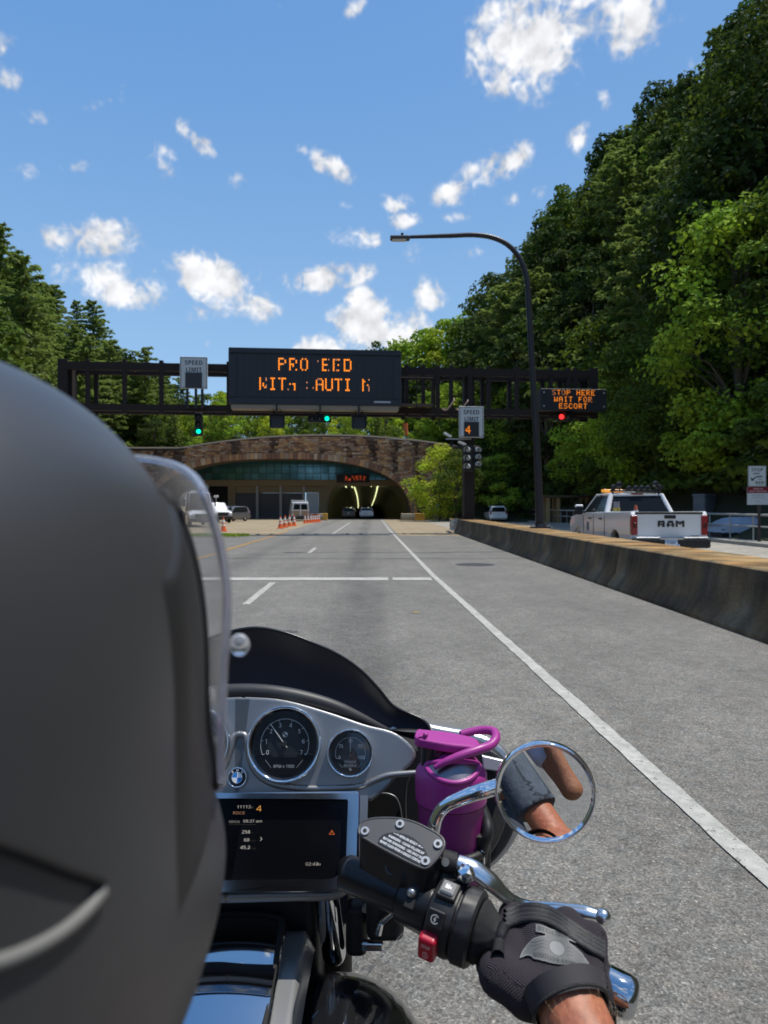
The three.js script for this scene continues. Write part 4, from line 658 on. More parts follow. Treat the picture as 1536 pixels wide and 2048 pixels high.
// ================================================================ rail, signs and boxes along the escort lane
{
  const kerbM = mat('grey kerb concrete', [0.30, 0.285, 0.25], 0.95), railM = mat('grey painted rail', [0.34, 0.35, 0.34], 0.6, 0.1);
  structure('footway', [uvBox(box(2.1, 0.16, 110, 16.4, 0.07, -25))], kerbM);
  const s = thing('guard_rail', 'grey pipe handrail along the footway of the escort lane', 'rail', V(16.2, 0.15, -50));
  for (const [h, r] of [[1.12, 0.05], [0.62, 0.035]]) wpart('rail_pipe', rod(V(16.2, 0.15 + h, -20), V(16.2, 0.15 + h, -82), r, r, 8), railM, s);
  for (let d = 21; d <= 82; d += 2.05) wpart('post', rod(V(16.2, 0.15, -d), V(16.2, 1.27, -d), 0.035, 0.035, 8), railM, s);
  const c = thing('utility_cabinet', 'tall grey utility cabinet behind the handrail right of the pickup', 'cabinet', V(WX(1405, 40) + 0.1, 0.15, -40), 0.5);
  part('body', rbox(0.95, 2.05, 0.75, 0.05, 0, 1.03, 0), mat('grey cabinet', [0.17, 0.185, 0.205], 0.6, 0.2), c); part('cap', rbox(1.02, 0.12, 0.82, 0.05, 0, 2.1, 0), mat('grey cabinet cap', [0.2, 0.215, 0.235], 0.6, 0.2), c); part('door', rbox(0.8, 1.7, 0.03, 0.01, 0, 1.05, 0.38), mat('grey cabinet door', [0.16, 0.175, 0.195], 0.6, 0.2), c); part('handle', box(0.04, 0.2, 0.05, 0.32, 1.1, 0.41), steelM, c);
  // stop here on red
  const P = V(WX(1514, 30.6), 0.15, -30.6), st = thing('stop_sign_board', 'white board reading STOP HERE ON RED with red notice below', 'sign', P, -0.06);
  part('post', [box(0.1, 2.2, 0.1, 0.12, 1.0, -0.06)], mat('rusty post', [0.055, 0.04, 0.035], 0.8), st);
  const t = canvasTex(360, 450, (c2) => { c2.fillStyle = '#cfd2cd'; c2.fillRect(0, 0, 360, 450); c2.strokeStyle = '#20242a'; c2.lineWidth = 5; c2.strokeRect(10, 10, 340, 430); c2.fillStyle = '#1c2024'; c2.textAlign = 'center'; c2.font = 'bold 100px sans-serif'; c2.fillText('STOP', 180, 120, 250); c2.font = 'bold 56px sans-serif'; c2.fillText('HERE', 165, 190, 140); c2.lineWidth = 24; c2.strokeStyle = '#1c2024'; c2.beginPath(); c2.moveTo(285, 232); c2.quadraticCurveTo(160, 225, 105, 285); c2.stroke(); c2.beginPath(); c2.moveTo(50, 250); c2.lineTo(62, 335); c2.lineTo(128, 310); c2.fill(); c2.font = 'bold 44px sans-serif'; c2.fillText('ON', 235, 305, 70); c2.font = 'bold 96px sans-serif'; c2.fillText('RED', 232, 405, 190); });
  part('board', box(0.74, 0.87, 0.03, 0, 2.76, 0), signBackM, st); part('face', new THREE.PlaneGeometry(0.73, 0.86).translate(0, 2.76, 0.018), new THREE.MeshStandardMaterial({ map: t, roughness: 0.6 }), st);
  const t2 = canvasTex(400, 340, (c2) => { c2.fillStyle = '#c3c6c6'; c2.fillRect(0, 0, 400, 340); c2.fillStyle = '#7a1420'; c2.fillRect(0, 0, 400, 118); c2.fillStyle = '#d8b8b8'; c2.textAlign = 'center'; c2.font = 'bold 40px sans-serif'; c2.fillText('VEHICLES', 200, 50, 230); c2.fillText('MUST STOP HERE', 200, 98, 340); c2.fillStyle = '#5b6470'; c2.font = '34px sans-serif'; c2.fillText('WAIT FOR THE', 200, 172, 330); c2.fillText('ESCORT TO GO', 200, 216, 330); c2.font = '30px sans-serif'; c2.fillText('(KYTC)', 200, 292, 120); });
  part('lower_board', box(0.9, 0.76, 0.03, 0.04, 1.93, 0), signBackM, st); part('lower_face', new THREE.PlaneGeometry(0.89, 0.75).translate(0.04, 1.93, 0.018), new THREE.MeshStandardMaterial({ map: t2, roughness: 0.6 }), st);
  // sheeted load behind the rail
  const m = thing('covered_load', 'pale blue tarpaulin over a low load behind the handrail', 'tarpaulin', V(WX(1478, 35) + 0.2, 0.15, -35));
  part('cover', surf((u, v) => { const a = (u - 0.5) * 3.0, b = (v - 0.5) * 1.9, e = Math.max(0, 1 - (Math.abs(u - 0.5) * 2) ** 3.2) * Math.max(0, 1 - (Math.abs(v - 0.5) * 2) ** 3), w = 0.05 * fbm2(u * 9, v * 7, 3); return V(a, 0.25 + 0.72 * Math.sqrt(e) + w, b); }, 40, 24), mat('pale tarpaulin', [0.36, 0.42, 0.52], 0.65), m);
  part('base', box(2.9, 0.4, 1.8, 0, 0.2, 0), blackM, m);
  // small timber shelter far along the rail
  const k = thing('guard_booth', 'small tan timber booth beside the handrail far down the lane', 'booth', V(WX(1112, 66), 0.1, -66)), timber = mat('tan timber', [0.36, 0.25, 0.12], 0.85);
  for (const [x, z] of [[-0.9, -0.8], [0.0, -0.8], [2.6, -0.8], [-0.9, 0.8], [0.0, 0.8], [2.6, 0.8]]) part('post', box(0.28, 2.3, 0.28, x, 1.15, z), timber, k);
  part('roof', rbox(4.4, 0.18, 2.4, 0.03, 0.85, 2.4, 0), mat('booth roof', [0.10, 0.08, 0.05], 0.9), k); part('back_wall', box(3.4, 1.1, 0.1, 0.85, 0.6, -0.8), mat('booth boards', [0.12, 0.085, 0.05], 0.9), k);
  const rf = thing('blue_route_sign', 'small pale blue sign at the far foot of the slope', 'sign', V(WX(876, 86), 0, -86)); part('post', cyl(0.04, 0.04, 1.5, 8, 0, 0.75, 0), steelM, rf); part('plate', rbox(0.5, 0.6, 0.04, 0.05, 0, 1.75, 0), mat('pale blue sign', [0.35, 0.48, 0.55], 0.6), rf);
  // yellow and grey crash blocks in front of the mouth
  const blockY = mat('yellow crash block', [0.52, 0.29, 0.05], 0.8), blockG = mat('concrete end', [0.34, 0.28, 0.2], 0.9);
  for (const [p0, p1, d, lab] of [[803, 850, 84, 'yellow ended concrete crash block right of the tunnel mouth'], [636, 655, 84, 'yellow ended concrete crash block left of the tunnel mouth']]) {
    const x0 = WX(p0, d), x1 = WX(p1, d), w = x1 - x0, b = thing('crash_block', lab, 'barrier', V((x0 + x1) / 2, 0, -d)); part('body', rbox(w * 0.72, 0.75, 3.4, 0.06, -w * 0.14, 0.38, -1.2), blockG, b); part('yellow_end', rbox(w * 0.44, 0.8, 1.0, 0.05, w * 0.28, 0.4, 0.3), blockY, b); part('rail_strip', box(w * 0.7, 0.2, 0.06, -w * 0.14, 0.5, 0.54), steelM, b);
  }
}
// ---- cones
{
  const orange = mat('cone orange', [0.72, 0.13, 0.03], 0.6), band = mat('cone reflective band', [0.75, 0.75, 0.73], 0.4), R = (y) => lerp(0.15, 0.028, y / 0.72);
  const slice = (y0, y1, e = 0) => new THREE.CylinderGeometry(R(y1) + e, R(y0) + e, y1 - y0, 16, 1, e > 0).translate(0, (y0 + y1) / 2, 0);
  const cone = new THREE.Group(); part('base', rbox(0.38, 0.05, 0.38, 0.02, 0, 0.025, 0), orange, cone); part('body', slice(0.04, 0.72), orange, cone); part('band', slice(0.44, 0.60, 0.004), band, cone); part('band', slice(0.28, 0.37, 0.004), band, cone);
  const spots = [[447, 1063, 'lone orange cone beside the parked white truck'], [561, 1057, 'nearest orange cone of the row along the yellow line'], [570, 1055, 'second orange cone of the row along the yellow line'], [579, 1053, 'third orange cone of the row along the yellow line'], [588, 1052, 'fourth orange cone of the row along the yellow line']];
  for (const px of [610, 616, 621.5, 626, 630, 634, 638]) spots.push([px, 1046.5 - (px - 610) * 0.09, 'orange cone in the far tight row beside the white van']);
  for (const [px, py, lab] of spots) { const d = EYE * FOC / (py - VY), c = cone.clone(); c.name = numbered('traffic_cone'); c.position.set(WX(px, d), 0.002, -d); c.scale.setScalar(px < 600 ? 1.28 : 1.15); c.userData = { label: lab, category: 'traffic cone', ...(px > 600 ? { group: 'far row of cones' } : { group: 'traffic cones' }) }; scene.add(c); }
}
// ================================================================ vehicles
const vPaint = mat('white vehicle paint', [0.8, 0.8, 0.79], 0.3, 0, { clearcoat: 1, clearcoatRoughness: 0.08 }), vGlass = mat('vehicle glass', [0.012, 0.014, 0.016], 0.12, 0, { ior: 1.25 }), tyreM = mat('tyre', [0.018, 0.018, 0.018], 0.9), rimM = mat('wheel rim', [0.45, 0.46, 0.47], 0.35, 0.8), trimM = mat('black trim', [0.015, 0.015, 0.016], 0.55), chromeM = mat('chrome', [0.82, 0.83, 0.85], 0.06, 1), redLensM = mat('red tail lens', [0.30, 0.012, 0.018], 0.2, 0, { clearcoat: 1 }), clearLensM = mat('lamp lens', [0.6, 0.6, 0.6], 0.15);
function wheel(parent, x, y, z, r, w, rim = rimM) { const g = new THREE.Group(); g.name = 'wheel'; g.position.set(x, y, z); parent.add(g); part('tyre', new THREE.TorusGeometry(r - w * 0.42, w * 0.46, 10, 26).rotateY(Math.PI / 2).scale(1.05, 1, 1), tyreM, g); part('rim', [cyl(r * 0.62, r * 0.62, w * 0.7, 20).rotateZ(Math.PI / 2), cyl(r * 0.2, r * 0.2, w * 0.95, 12).rotateZ(Math.PI / 2)], rim, g); return g; }
// body from cross-sections along z: [z, halfWidthBottom, halfWidthBelt, halfWidthTop, yBottom, yBelt, yTop]
function hull(st, close = true) {
  const ring = ([z, a, b, c, y0, y1, y2]) => { const r = 0.07; return [[-a, y0, z], [-b, lerp(y0, y1, 0.35), z], [-b, y1 - 0.04, z], [-b + 0.04, y1, z], [-c - 0.02, y2 - 0.08, z], [-c + 0.1, y2, z], [c - 0.1, y2, z], [c + 0.02, y2 - 0.08, z], [b - 0.04, y1, z], [b, y1 - 0.04, z], [b, lerp(y0, y1, 0.35), z], [a, y0, z]]; };
  const R = st.map(ring), n = 12, pos = [], idx = []; for (const r of R) for (const p of r) pos.push(...p);
  for (let i = 0; i + 1 < R.length; i++) for (let j = 0; j < n; j++) { const a = i * n + j, b = i * n + (j + 1) % n; idx.push(a, a + n, b, b, a + n, b + n); }
  if (close) for (const [k, f] of [[0, 0], [R.length - 1, 1]]) for (let j = 1; j + 1 < n; j++) f ? idx.push(k * n, k * n + j, k * n + j + 1) : idx.push(k * n, k * n + j + 1, k * n + j);
  const g = new THREE.BufferGeometry(); g.setAttribute('position', new THREE.Float32BufferAttribute(pos, 3)); g.setIndex(idx); return toCreasedNormals(g, 0.6);
}
const quad = (a, b, c, d, e = 0) => { const g = new THREE.BufferGeometry(); g.setAttribute('position', new THREE.Float32BufferAttribute([...a, ...b, ...c, ...a, ...c, ...d], 3)); g.computeVertexNormals(); return g; };
const pane = (q, n, t = 0.012) => { const N = V(...n).normalize().multiplyScalar(t), o = q.map((p) => [p[0] + N.x, p[1] + N.y, p[2] + N.z]); const m = [quad(...o)]; for (let i = 0; i < 4; i++) m.push(quad(q[i], q[(i + 1) % 4], o[(i + 1) % 4], o[i])); return mergeAll(m); };
// ---- the escort pickup, rear towards us (its nose points to -z)
{
  const P = V(7.62, 0.005, -18.95), t = thing('pickup_truck', 'white crew cab pickup with black roof lights waiting in the escort lane', 'pickup truck', P);
  const hw = 1.0, L = 6.0;                                   // z runs from 0 (tail) to -6 (nose)
  const bedOuter = (s) => { const pts = [[0, 0.72], [0, 1.43], [-0.02, 1.49], [-2.0, 1.47], [-2.0, 0.62], [-1.95, 0.5], [-1.72, 0.55]]; for (let i = 0; i <= 10; i++) { const a = Math.PI * i / 10; pts.push([-1.32 - 0.50 * Math.cos(Math.PI - a) * -1 * -1, 0.56 + 0.5 * Math.sin(a)]); } pts.push([-0.7, 0.55], [-0.35, 0.6]); return pts; };
  const sideShape = (() => { const pts = [[0.02, 0.66], [0.02, 1.40], [0.07, 1.47], [2.05, 1.45], [4.35, 1.40], [5.2, 1.34], [5.82, 1.26], [5.96, 1.1], [5.98, 0.62], [5.75, 0.52], [5.62, 0.5]]; const arch = (c, r) => { for (let i = 0; i <= 12; i++) { const a = Math.PI * i / 12; pts.push([c + r * Math.cos(a), 0.5 + r * 1.02 * Math.sin(a)]); } }; arch(5.08, 0.5); pts.push([4.5, 0.46], [2.0, 0.48]); arch(1.3, 0.5); pts.push([0.6, 0.55]); return shape(pts); })();
  for (const s of [-1, 1]) { const g = extrude(sideShape, 0.1, 0.035, 2).rotateY(Math.PI / 2); part('side_panel', g.translate(s > 0 ? hw - 0.135 : -hw + 0.035, 0, 0), vPaint, t); }
  part('tailgate', rbox(1.72, 0.74, 0.1, 0.03, 0, 1.09, -0.04), vPaint, t);
  part('tailgate_cap', rbox(1.76, 0.06, 0.16, 0.02, 0, 1.462, -0.05), trimM, t);
  part('bed_floor', box(1.75, 0.08, 1.9, 0, 0.86, -1.0), trimM, t);
  part('bed_front', box(1.8, 0.72, 0.08, 0, 1.12, -2.0), vPaint, t);
  part('bonnet', hull([[-4.3, 0.9, 0.93, 0.86, 0.55, 1.38, 1.45], [-5.2, 0.9, 0.93, 0.82, 0.55, 1.33, 1.40], [-5.85, 0.88, 0.92, 0.78, 0.55, 1.24, 1.30], [-5.95, 0.86, 0.9, 0.76, 0.55, 1.1, 1.14]]), vPaint, t);
  part('chassis', box(1.5, 0.3, 5.2, 0, 0.55, -3.0), trimM, t);
  // cab: roof, pillars, panes
  const cz0 = -2.12, cz1 = -4.55, belt = 1.42, roof = 1.98;
  part('cab_lower', box(1.9, 0.9, 2.4, 0, 0.98, -3.3), vPaint, t);
  part('roof', hull([[-2.35, 0.74, 0.74, 0.70, 1.93, 1.95, 1.99], [-2.6, 0.76, 0.76, 0.71, 1.93, 1.97, 2.04], [-3.4, 0.76, 0.76, 0.71, 1.94, 1.98, 2.05], [-3.75, 0.74, 0.74, 0.69, 1.93, 1.95, 2.0]]), vPaint, t);
  const pil = (a, b, r = 0.05) => rod(V(...a), V(...b), r * 1.25, r, 8);
  for (const s of [-1, 1]) { part('pillar', pil([s * 0.93, belt, -2.18], [s * 0.74, roof, -2.42], 0.075), vPaint, t); part('pillar', pil([s * 0.93, belt, -3.28], [s * 0.75, roof, -3.18], 0.045), trimM, t); part('pillar', pil([s * 0.92, belt, -4.45], [s * 0.74, roof, -3.72], 0.05), vPaint, t); part('roof_rail', pil([s * 0.745, roof, -2.4], [s * 0.745, roof, -3.75], 0.04), vPaint, t); }
  part('rear_window', pane([[-0.9, belt + 0.05, -2.14], [0.9, belt + 0.05, -2.14], [0.72, roof - 0.02, -2.40], [-0.72, roof - 0.02, -2.40]], [0, 0.4, 1]), vGlass, t);
  part('windscreen', pane([[-0.9, belt, -4.5], [-0.72, roof - 0.02, -3.75], [0.72, roof - 0.02, -3.75], [0.9, belt, -4.5]], [0, 0.6, -1]), vGlass, t);
  for (const s of [-1, 1]) { part('side_window', pane([[s * 0.945, belt + 0.03, -2.3], [s * 0.945, belt + 0.03, -3.22], [s * 0.77, roof - 0.04, -3.16], [s * 0.77, roof - 0.04, -2.5]], [s, 0.3, 0]), vGlass, t); part('side_window', pane([[s * 0.945, belt + 0.03, -3.33], [s * 0.945, belt + 0.03, -4.38], [s * 0.77, roof - 0.04, -3.75], [s * 0.77, roof - 0.04, -3.22]], [s, 0.3, 0]), vGlass, t); }
  for (const s of [-1, 1]) { for (const z of [-2.55, -3.6]) part('door_handle', rbox(0.05, 0.04, 0.22, 0.015, s * (hw + 0.02), 1.27, z), trimM, t); for (const z of [-2.2, -3.28, -4.35]) part('door_gap', box(0.012, 0.8, 0.014, s * (hw + 0.004), 0.95, z), trimM, t);
    const m = part('door_mirror', rbox(0.24, 0.30, 0.12, 0.05, s * 1.19, 1.52, -4.2), trimM, t); part('mirror_cap', rbox(0.25, 0.1, 0.13, 0.04, s * 1.19, 1.64, -4.205), vPaint, m); part('mirror_arm', box(0.16, 0.06, 0.08, s * 1.02, 1.45, -4.25), trimM, m); }
  part('door_badge', rbox(0.01, 0.26, 0.2, 0.004, -hw - 0.007, 1.02, -3.85), mat('round agency badge', [0.18, 0.2, 0.22], 0.6), t);
  // tail
  for (const s of [-1, 1]) { const l = part('tail_light', rbox(0.17, 0.52, 0.14, 0.03, s * 0.915, 1.14, -0.02), redLensM, t); part('reverse_lens', rbox(0.10, 0.14, 0.02, 0.01, s * 0.915, 1.14, 0.058), mat('dark red lens', [0.10, 0.01, 0.012], 0.2), l); }
  const bumper = part('rear_bumper', rbox(2.0, 0.26, 0.28, 0.06, 0, 0.68, 0.1), trimM, t); for (const s of [-1, 1]) part('step_pad', rbox(0.62, 0.04, 0.2, 0.015, s * 0.62, 0.82, 0.13), mat('bright step pad', [0.55, 0.55, 0.55], 0.4, 0.4), bumper);
  part('hitch', [box(0.09, 0.09, 0.3, 0.12, 0.52, 0.2), ball(0.04, 0.12, 0.62, 0.32), box(0.03, 0.16, 0.05, 0.12, 0.5, 0.33)], chromeM, t);
  const plateT = canvasTex(240, 120, (c) => { c.fillStyle = '#9fb8d2'; c.fillRect(0, 0, 240, 120); c.fillStyle = '#e4ecf2'; c.fillRect(0, 60, 240, 60); c.fillStyle = '#2c4468'; c.font = 'bold 60px sans-serif'; c.textAlign = 'center'; c.fillText('5 406', 120, 88); });
  part('number_plate', box(0.33, 0.17, 0.015, -0.04, 0.70, 0.245), new THREE.MeshStandardMaterial({ map: plateT, roughness: 0.5 }), t);
  part('tailgate_handle', rbox(0.3, 0.09, 0.03, 0.02, 0.02, 1.36, 0.016), trimM, t);
  const letters = { R: [[0, 0, 0.05, 0.16], [0.05, 0.115, 0.12, 0.045], [0.05, 0.055, 0.12, 0.035], [0.13, 0.075, 0.05, 0.06], [0.11, 0, 0.07, 0.055]], A: [[0, 0, 0.055, 0.10], [0.135, 0, 0.055, 0.10], [0.03, 0.10, 0.13, 0.06], [0.05, 0.035, 0.09, 0.03]], M: [[0, 0, 0.05, 0.16], [0.17, 0, 0.05, 0.16], [0.05, 0.09, 0.05, 0.05], [0.12, 0.09, 0.05, 0.05], [0.085, 0.06, 0.05, 0.05]] };
  let lx = -0.30; for (const ch of 'RAM') { part('letter', letters[ch].map(([x, y, w, h]) => box(w, h, 0.02, lx + x + w / 2, 1.10 + y + h / 2, 0.018)), trimM, t); lx += 0.235; }
  part('trim_badge', box(0.2, 0.035, 0.012, 0.68, 0.86, 0.014), mat('grey badge', [0.3, 0.3, 0.31], 0.4, 0.6), t);
  part('high_brake_light', box(0.36, 0.035, 0.03, 0, 2.0, -2.33), redLensM, t);
  // roof: amber beacon and rack of black flood lights
  part('amber_beacon', rbox(0.62, 0.09, 0.24, 0.03, -0.42, 2.11, -3.3), new THREE.MeshStandardMaterial({ color: col(0.7, 0.28, 0.03), emissive: col(1, 0.45, 0.05), emissiveIntensity: 0.35, roughness: 0.3 }), t);
  part('white_beacon', rbox(0.36, 0.07, 0.24, 0.03, 0.08, 2.1, -3.3), signWhiteM, t);
  const rack = part('light_rack', [rod(V(-0.72, 2.10, -2.55), V(0.78, 2.10, -2.55), 0.03), rod(V(-0.66, 1.98, -2.5), V(-0.66, 2.14, -2.55), 0.03), rod(V(0.7, 1.98, -2.5), V(0.7, 2.14, -2.55), 0.03)], trimM, t);
  for (const [x, y, r] of [[-0.62, 2.2, 0.085], [-0.45, 2.28, 0.09], [-0.16, 2.17, 0.08], [0.04, 2.18, 0.08], [0.22, 2.18, 0.08], [0.4, 2.18, 0.08], [0.62, 2.30, 0.09], [0.74, 2.2, 0.085]]) part('flood_light', [cyl(r, r * 0.75, 0.13, 14).rotateX(Math.PI / 2).translate(x, y, -2.5), rod(V(x, 2.08, -2.55), V(x, y, -2.5), 0.018)], trimM, rack);
  for (const s of [-1, 1]) { wheel(t, s * 0.84, 0.41, -1.3, 0.41, 0.28); wheel(t, s * 0.84, 0.41, -5.08, 0.41, 0.28); }
  part('antenna', rod(V(0.5, 1.46, -1.98), V(0.5, 1.72, -1.98), 0.008), trimM, t);
  // a cone and gear that ride in the bed
  const cn = thing('traffic_cone', 'orange cone standing in the pickup bed behind the cab window', 'traffic cone', V(P.x - 0.3, 0.92, P.z - 1.6)); part('body', new THREE.CylinderGeometry(0.03, 0.15, 0.72, 14).translate(0, 0.4, 0), mat('faded cone orange', [0.6, 0.15, 0.07], 0.7), cn); part('base', box(0.34, 0.05, 0.34, 0, 0.03, 0), mat('faded cone base', [0.5, 0.13, 0.06], 0.7), cn); part('band', new THREE.CylinderGeometry(0.063, 0.098, 0.16, 14, 1, true).translate(0, 0.53, 0), signWhiteM, cn);
  const gr = thing('tool_bundle', 'bundle of grey and yellow gear standing at the bed corner behind the cab', 'gear', V(P.x - 0.78, 0.92, P.z - 1.8)); part('tube', cyl(0.09, 0.08, 0.85, 10, 0, 0.43, 0), mat('grey gear', [0.3, 0.28, 0.3], 0.8), gr); part('strap', cyl(0.1, 0.1, 0.12, 10, 0, 0.62, 0), mat('yellow strap', [0.5, 0.38, 0.08], 0.8), gr);
}
function simpleCar(name, label, P, turn, m, st, glass, extra, wheels, group) {
  const t = thing(name, label, name === 'van' ? 'van' : name.includes('truck') ? 'truck' : 'car', P, turn, group); part('body', hull(st), m, t); for (const [n, q, k] of glass) part(n, pane(q, k, 0.02), vGlass, t); extra?.(t); for (const [x, z, r] of wheels) wheel(t, x, r, z, r, 0.22); return t;
}
const silver = mat('silver paint', [0.42, 0.44, 0.47], 0.25, 0.5, { clearcoat: 1 }), darkPaint = mat('dark paint', [0.02, 0.02, 0.024], 0.3, 0, { clearcoat: 1 }), greyPaint = mat('grey paint', [0.13, 0.14, 0.16], 0.35, 0.3, { clearcoat: 1 });
// local axes: rear at z = 0 facing +z, nose at -z
const carW = (L) => [[-0.85, -0.75], [0.85, -0.75], [-0.85, -L + 0.9], [0.85, -L + 0.9]];
function suv(label, P, turn, m, h = 1.72, sub = {}) {
  return simpleCar(sub.name || 'car', label, P, turn, m, [[0, 0.8, 0.88, 0.66, 0.35, 0.95, 1.0], [-0.05, 0.85, 0.92, 0.66, 0.28, 1.02, h - 0.12], [-0.35, 0.86, 0.93, 0.68, 0.25, 1.04, h], [-2.4, 0.86, 0.93, 0.70, 0.25, 1.02, h], [-3.15, 0.86, 0.92, 0.66, 0.25, 1.0, 1.06], [-4.3, 0.84, 0.9, 0.6, 0.25, 0.85, 0.92], [-4.5, 0.76, 0.84, 0.55, 0.3, 0.7, 0.74]],
    [['rear_window', [[-0.72, 1.06, 0.02], [0.72, 1.06, 0.02], [0.60, h - 0.16, -0.06], [-0.60, h - 0.16, -0.06]], [0, 0.3, 1]], ['side_window', [[-0.945, 1.06, -0.4], [-0.76, h - 0.1, -0.5], [-0.76, h - 0.1, -2.3], [-0.94, 1.04, -2.9]], [-1, 0.3, 0]], ['side_window', [[0.945, 1.06, -0.4], [0.94, 1.04, -2.9], [0.76, h - 0.1, -2.3], [0.76, h - 0.1, -0.5]], [1, 0.3, 0]], ['windscreen', [[-0.8, 1.05, -3.16], [-0.64, h - 0.06, -2.44], [0.64, h - 0.06, -2.44], [0.8, 1.05, -3.16]], [0, 0.6, -1]]],
    (t) => { part('bumper', rbox(1.78, 0.22, 0.16, 0.05, 0, 0.5, 0.03), sub.bumper || m, t); for (const s of [-1, 1]) part('tail_light', rbox(0.16, 0.34, 0.08, 0.03, s * 0.8, 1.0, 0.0), redLensM, t); part('number_plate', box(0.32, 0.16, 0.02, 0, 0.78, 0.02), signWhiteM, t); part('underside', box(1.6, 0.2, 4, 0, 0.28, -2.2), trimM, t); }, [[-0.82, -0.8, 0.33], [0.82, -0.8, 0.33], [-0.82, -3.6, 0.33], [0.82, -3.6, 0.33]]);
}
suv('white hatchback driving away down the escort lane near the slope', V(WX(997, 74), 0.005, -74), 0.02, vPaint, 1.66);
suv('silver car entering the right tunnel lane', V(WX(733, 92), 0.02, -92), 0.0, silver, 1.5);
suv('dark car inside the left tunnel lane', V(WX(697, 97), -0.1, -97), 0.0, darkPaint, 1.6);
suv('grey car parked before the roller doors', V(WX(488, 80), 0.004, -80), 2.6, greyPaint, 1.62);
// white van, rear to us
simpleCar('van', 'white van with roof ladder rack parked before the doors', V(WX(601, 78), 0.004, -78), 0.18, vPaint, [[0, 0.92, 0.96, 0.80, 0.4, 1.2, 2.0], [-0.2, 0.94, 0.98, 0.84, 0.36, 1.2, 2.1], [-3.6, 0.94, 0.98, 0.84, 0.36, 1.2, 2.1], [-4.4, 0.94, 0.97, 0.8, 0.36, 1.15, 1.35], [-5.3, 0.9, 0.94, 0.7, 0.36, 0.95, 1.02]],
  [['rear_window', [[-0.78, 1.25, 0.03], [-0.05, 1.25, 0.03], [-0.05, 1.85, -0.0], [-0.68, 1.85, -0.0]], [0, 0.1, 1]], ['rear_window', [[0.05, 1.25, 0.03], [0.78, 1.25, 0.03], [0.68, 1.85, 0], [0.05, 1.85, 0]], [0, 0.1, 1]], ['side_window', [[0.99, 1.25, -2.8], [0.97, 1.2, -4.1], [0.87, 1.9, -3.6], [0.87, 1.9, -2.9]], [1, 0.2, 0]]],
  (t) => { part('rear_door_panel', [rbox(0.72, 0.5, 0.03, 0.02, -0.42, 0.88, 0.01), rbox(0.72, 0.5, 0.03, 0.02, 0.42, 0.88, 0.01)], mat('tan door panel', [0.36, 0.27, 0.17], 0.8), t); part('bumper', rbox(1.9, 0.2, 0.16, 0.04, 0, 0.5, 0.06), trimM, t); for (const s of [-1, 1]) part('tail_light', rbox(0.1, 0.3, 0.05, 0.02, s * 0.9, 0.95, 0.01), redLensM, t); part('ladder_rack', [0.2, -1.2, -2.6].map((z) => [rod(V(-0.8, 2.22, -0.3 + z), V(0.8, 2.22, -0.3 + z), 0.03), rod(V(-0.8, 2.05, -0.3 + z), V(-0.8, 2.36, -0.3 + z), 0.03), rod(V(0.8, 2.05, -0.3 + z), V(0.8, 2.36, -0.3 + z), 0.03)]), steelM, t); }, [[-0.84, -0.9, 0.36], [0.84, -0.9, 0.36], [-0.84, -4.2, 0.36], [0.84, -4.2, 0.36]]);
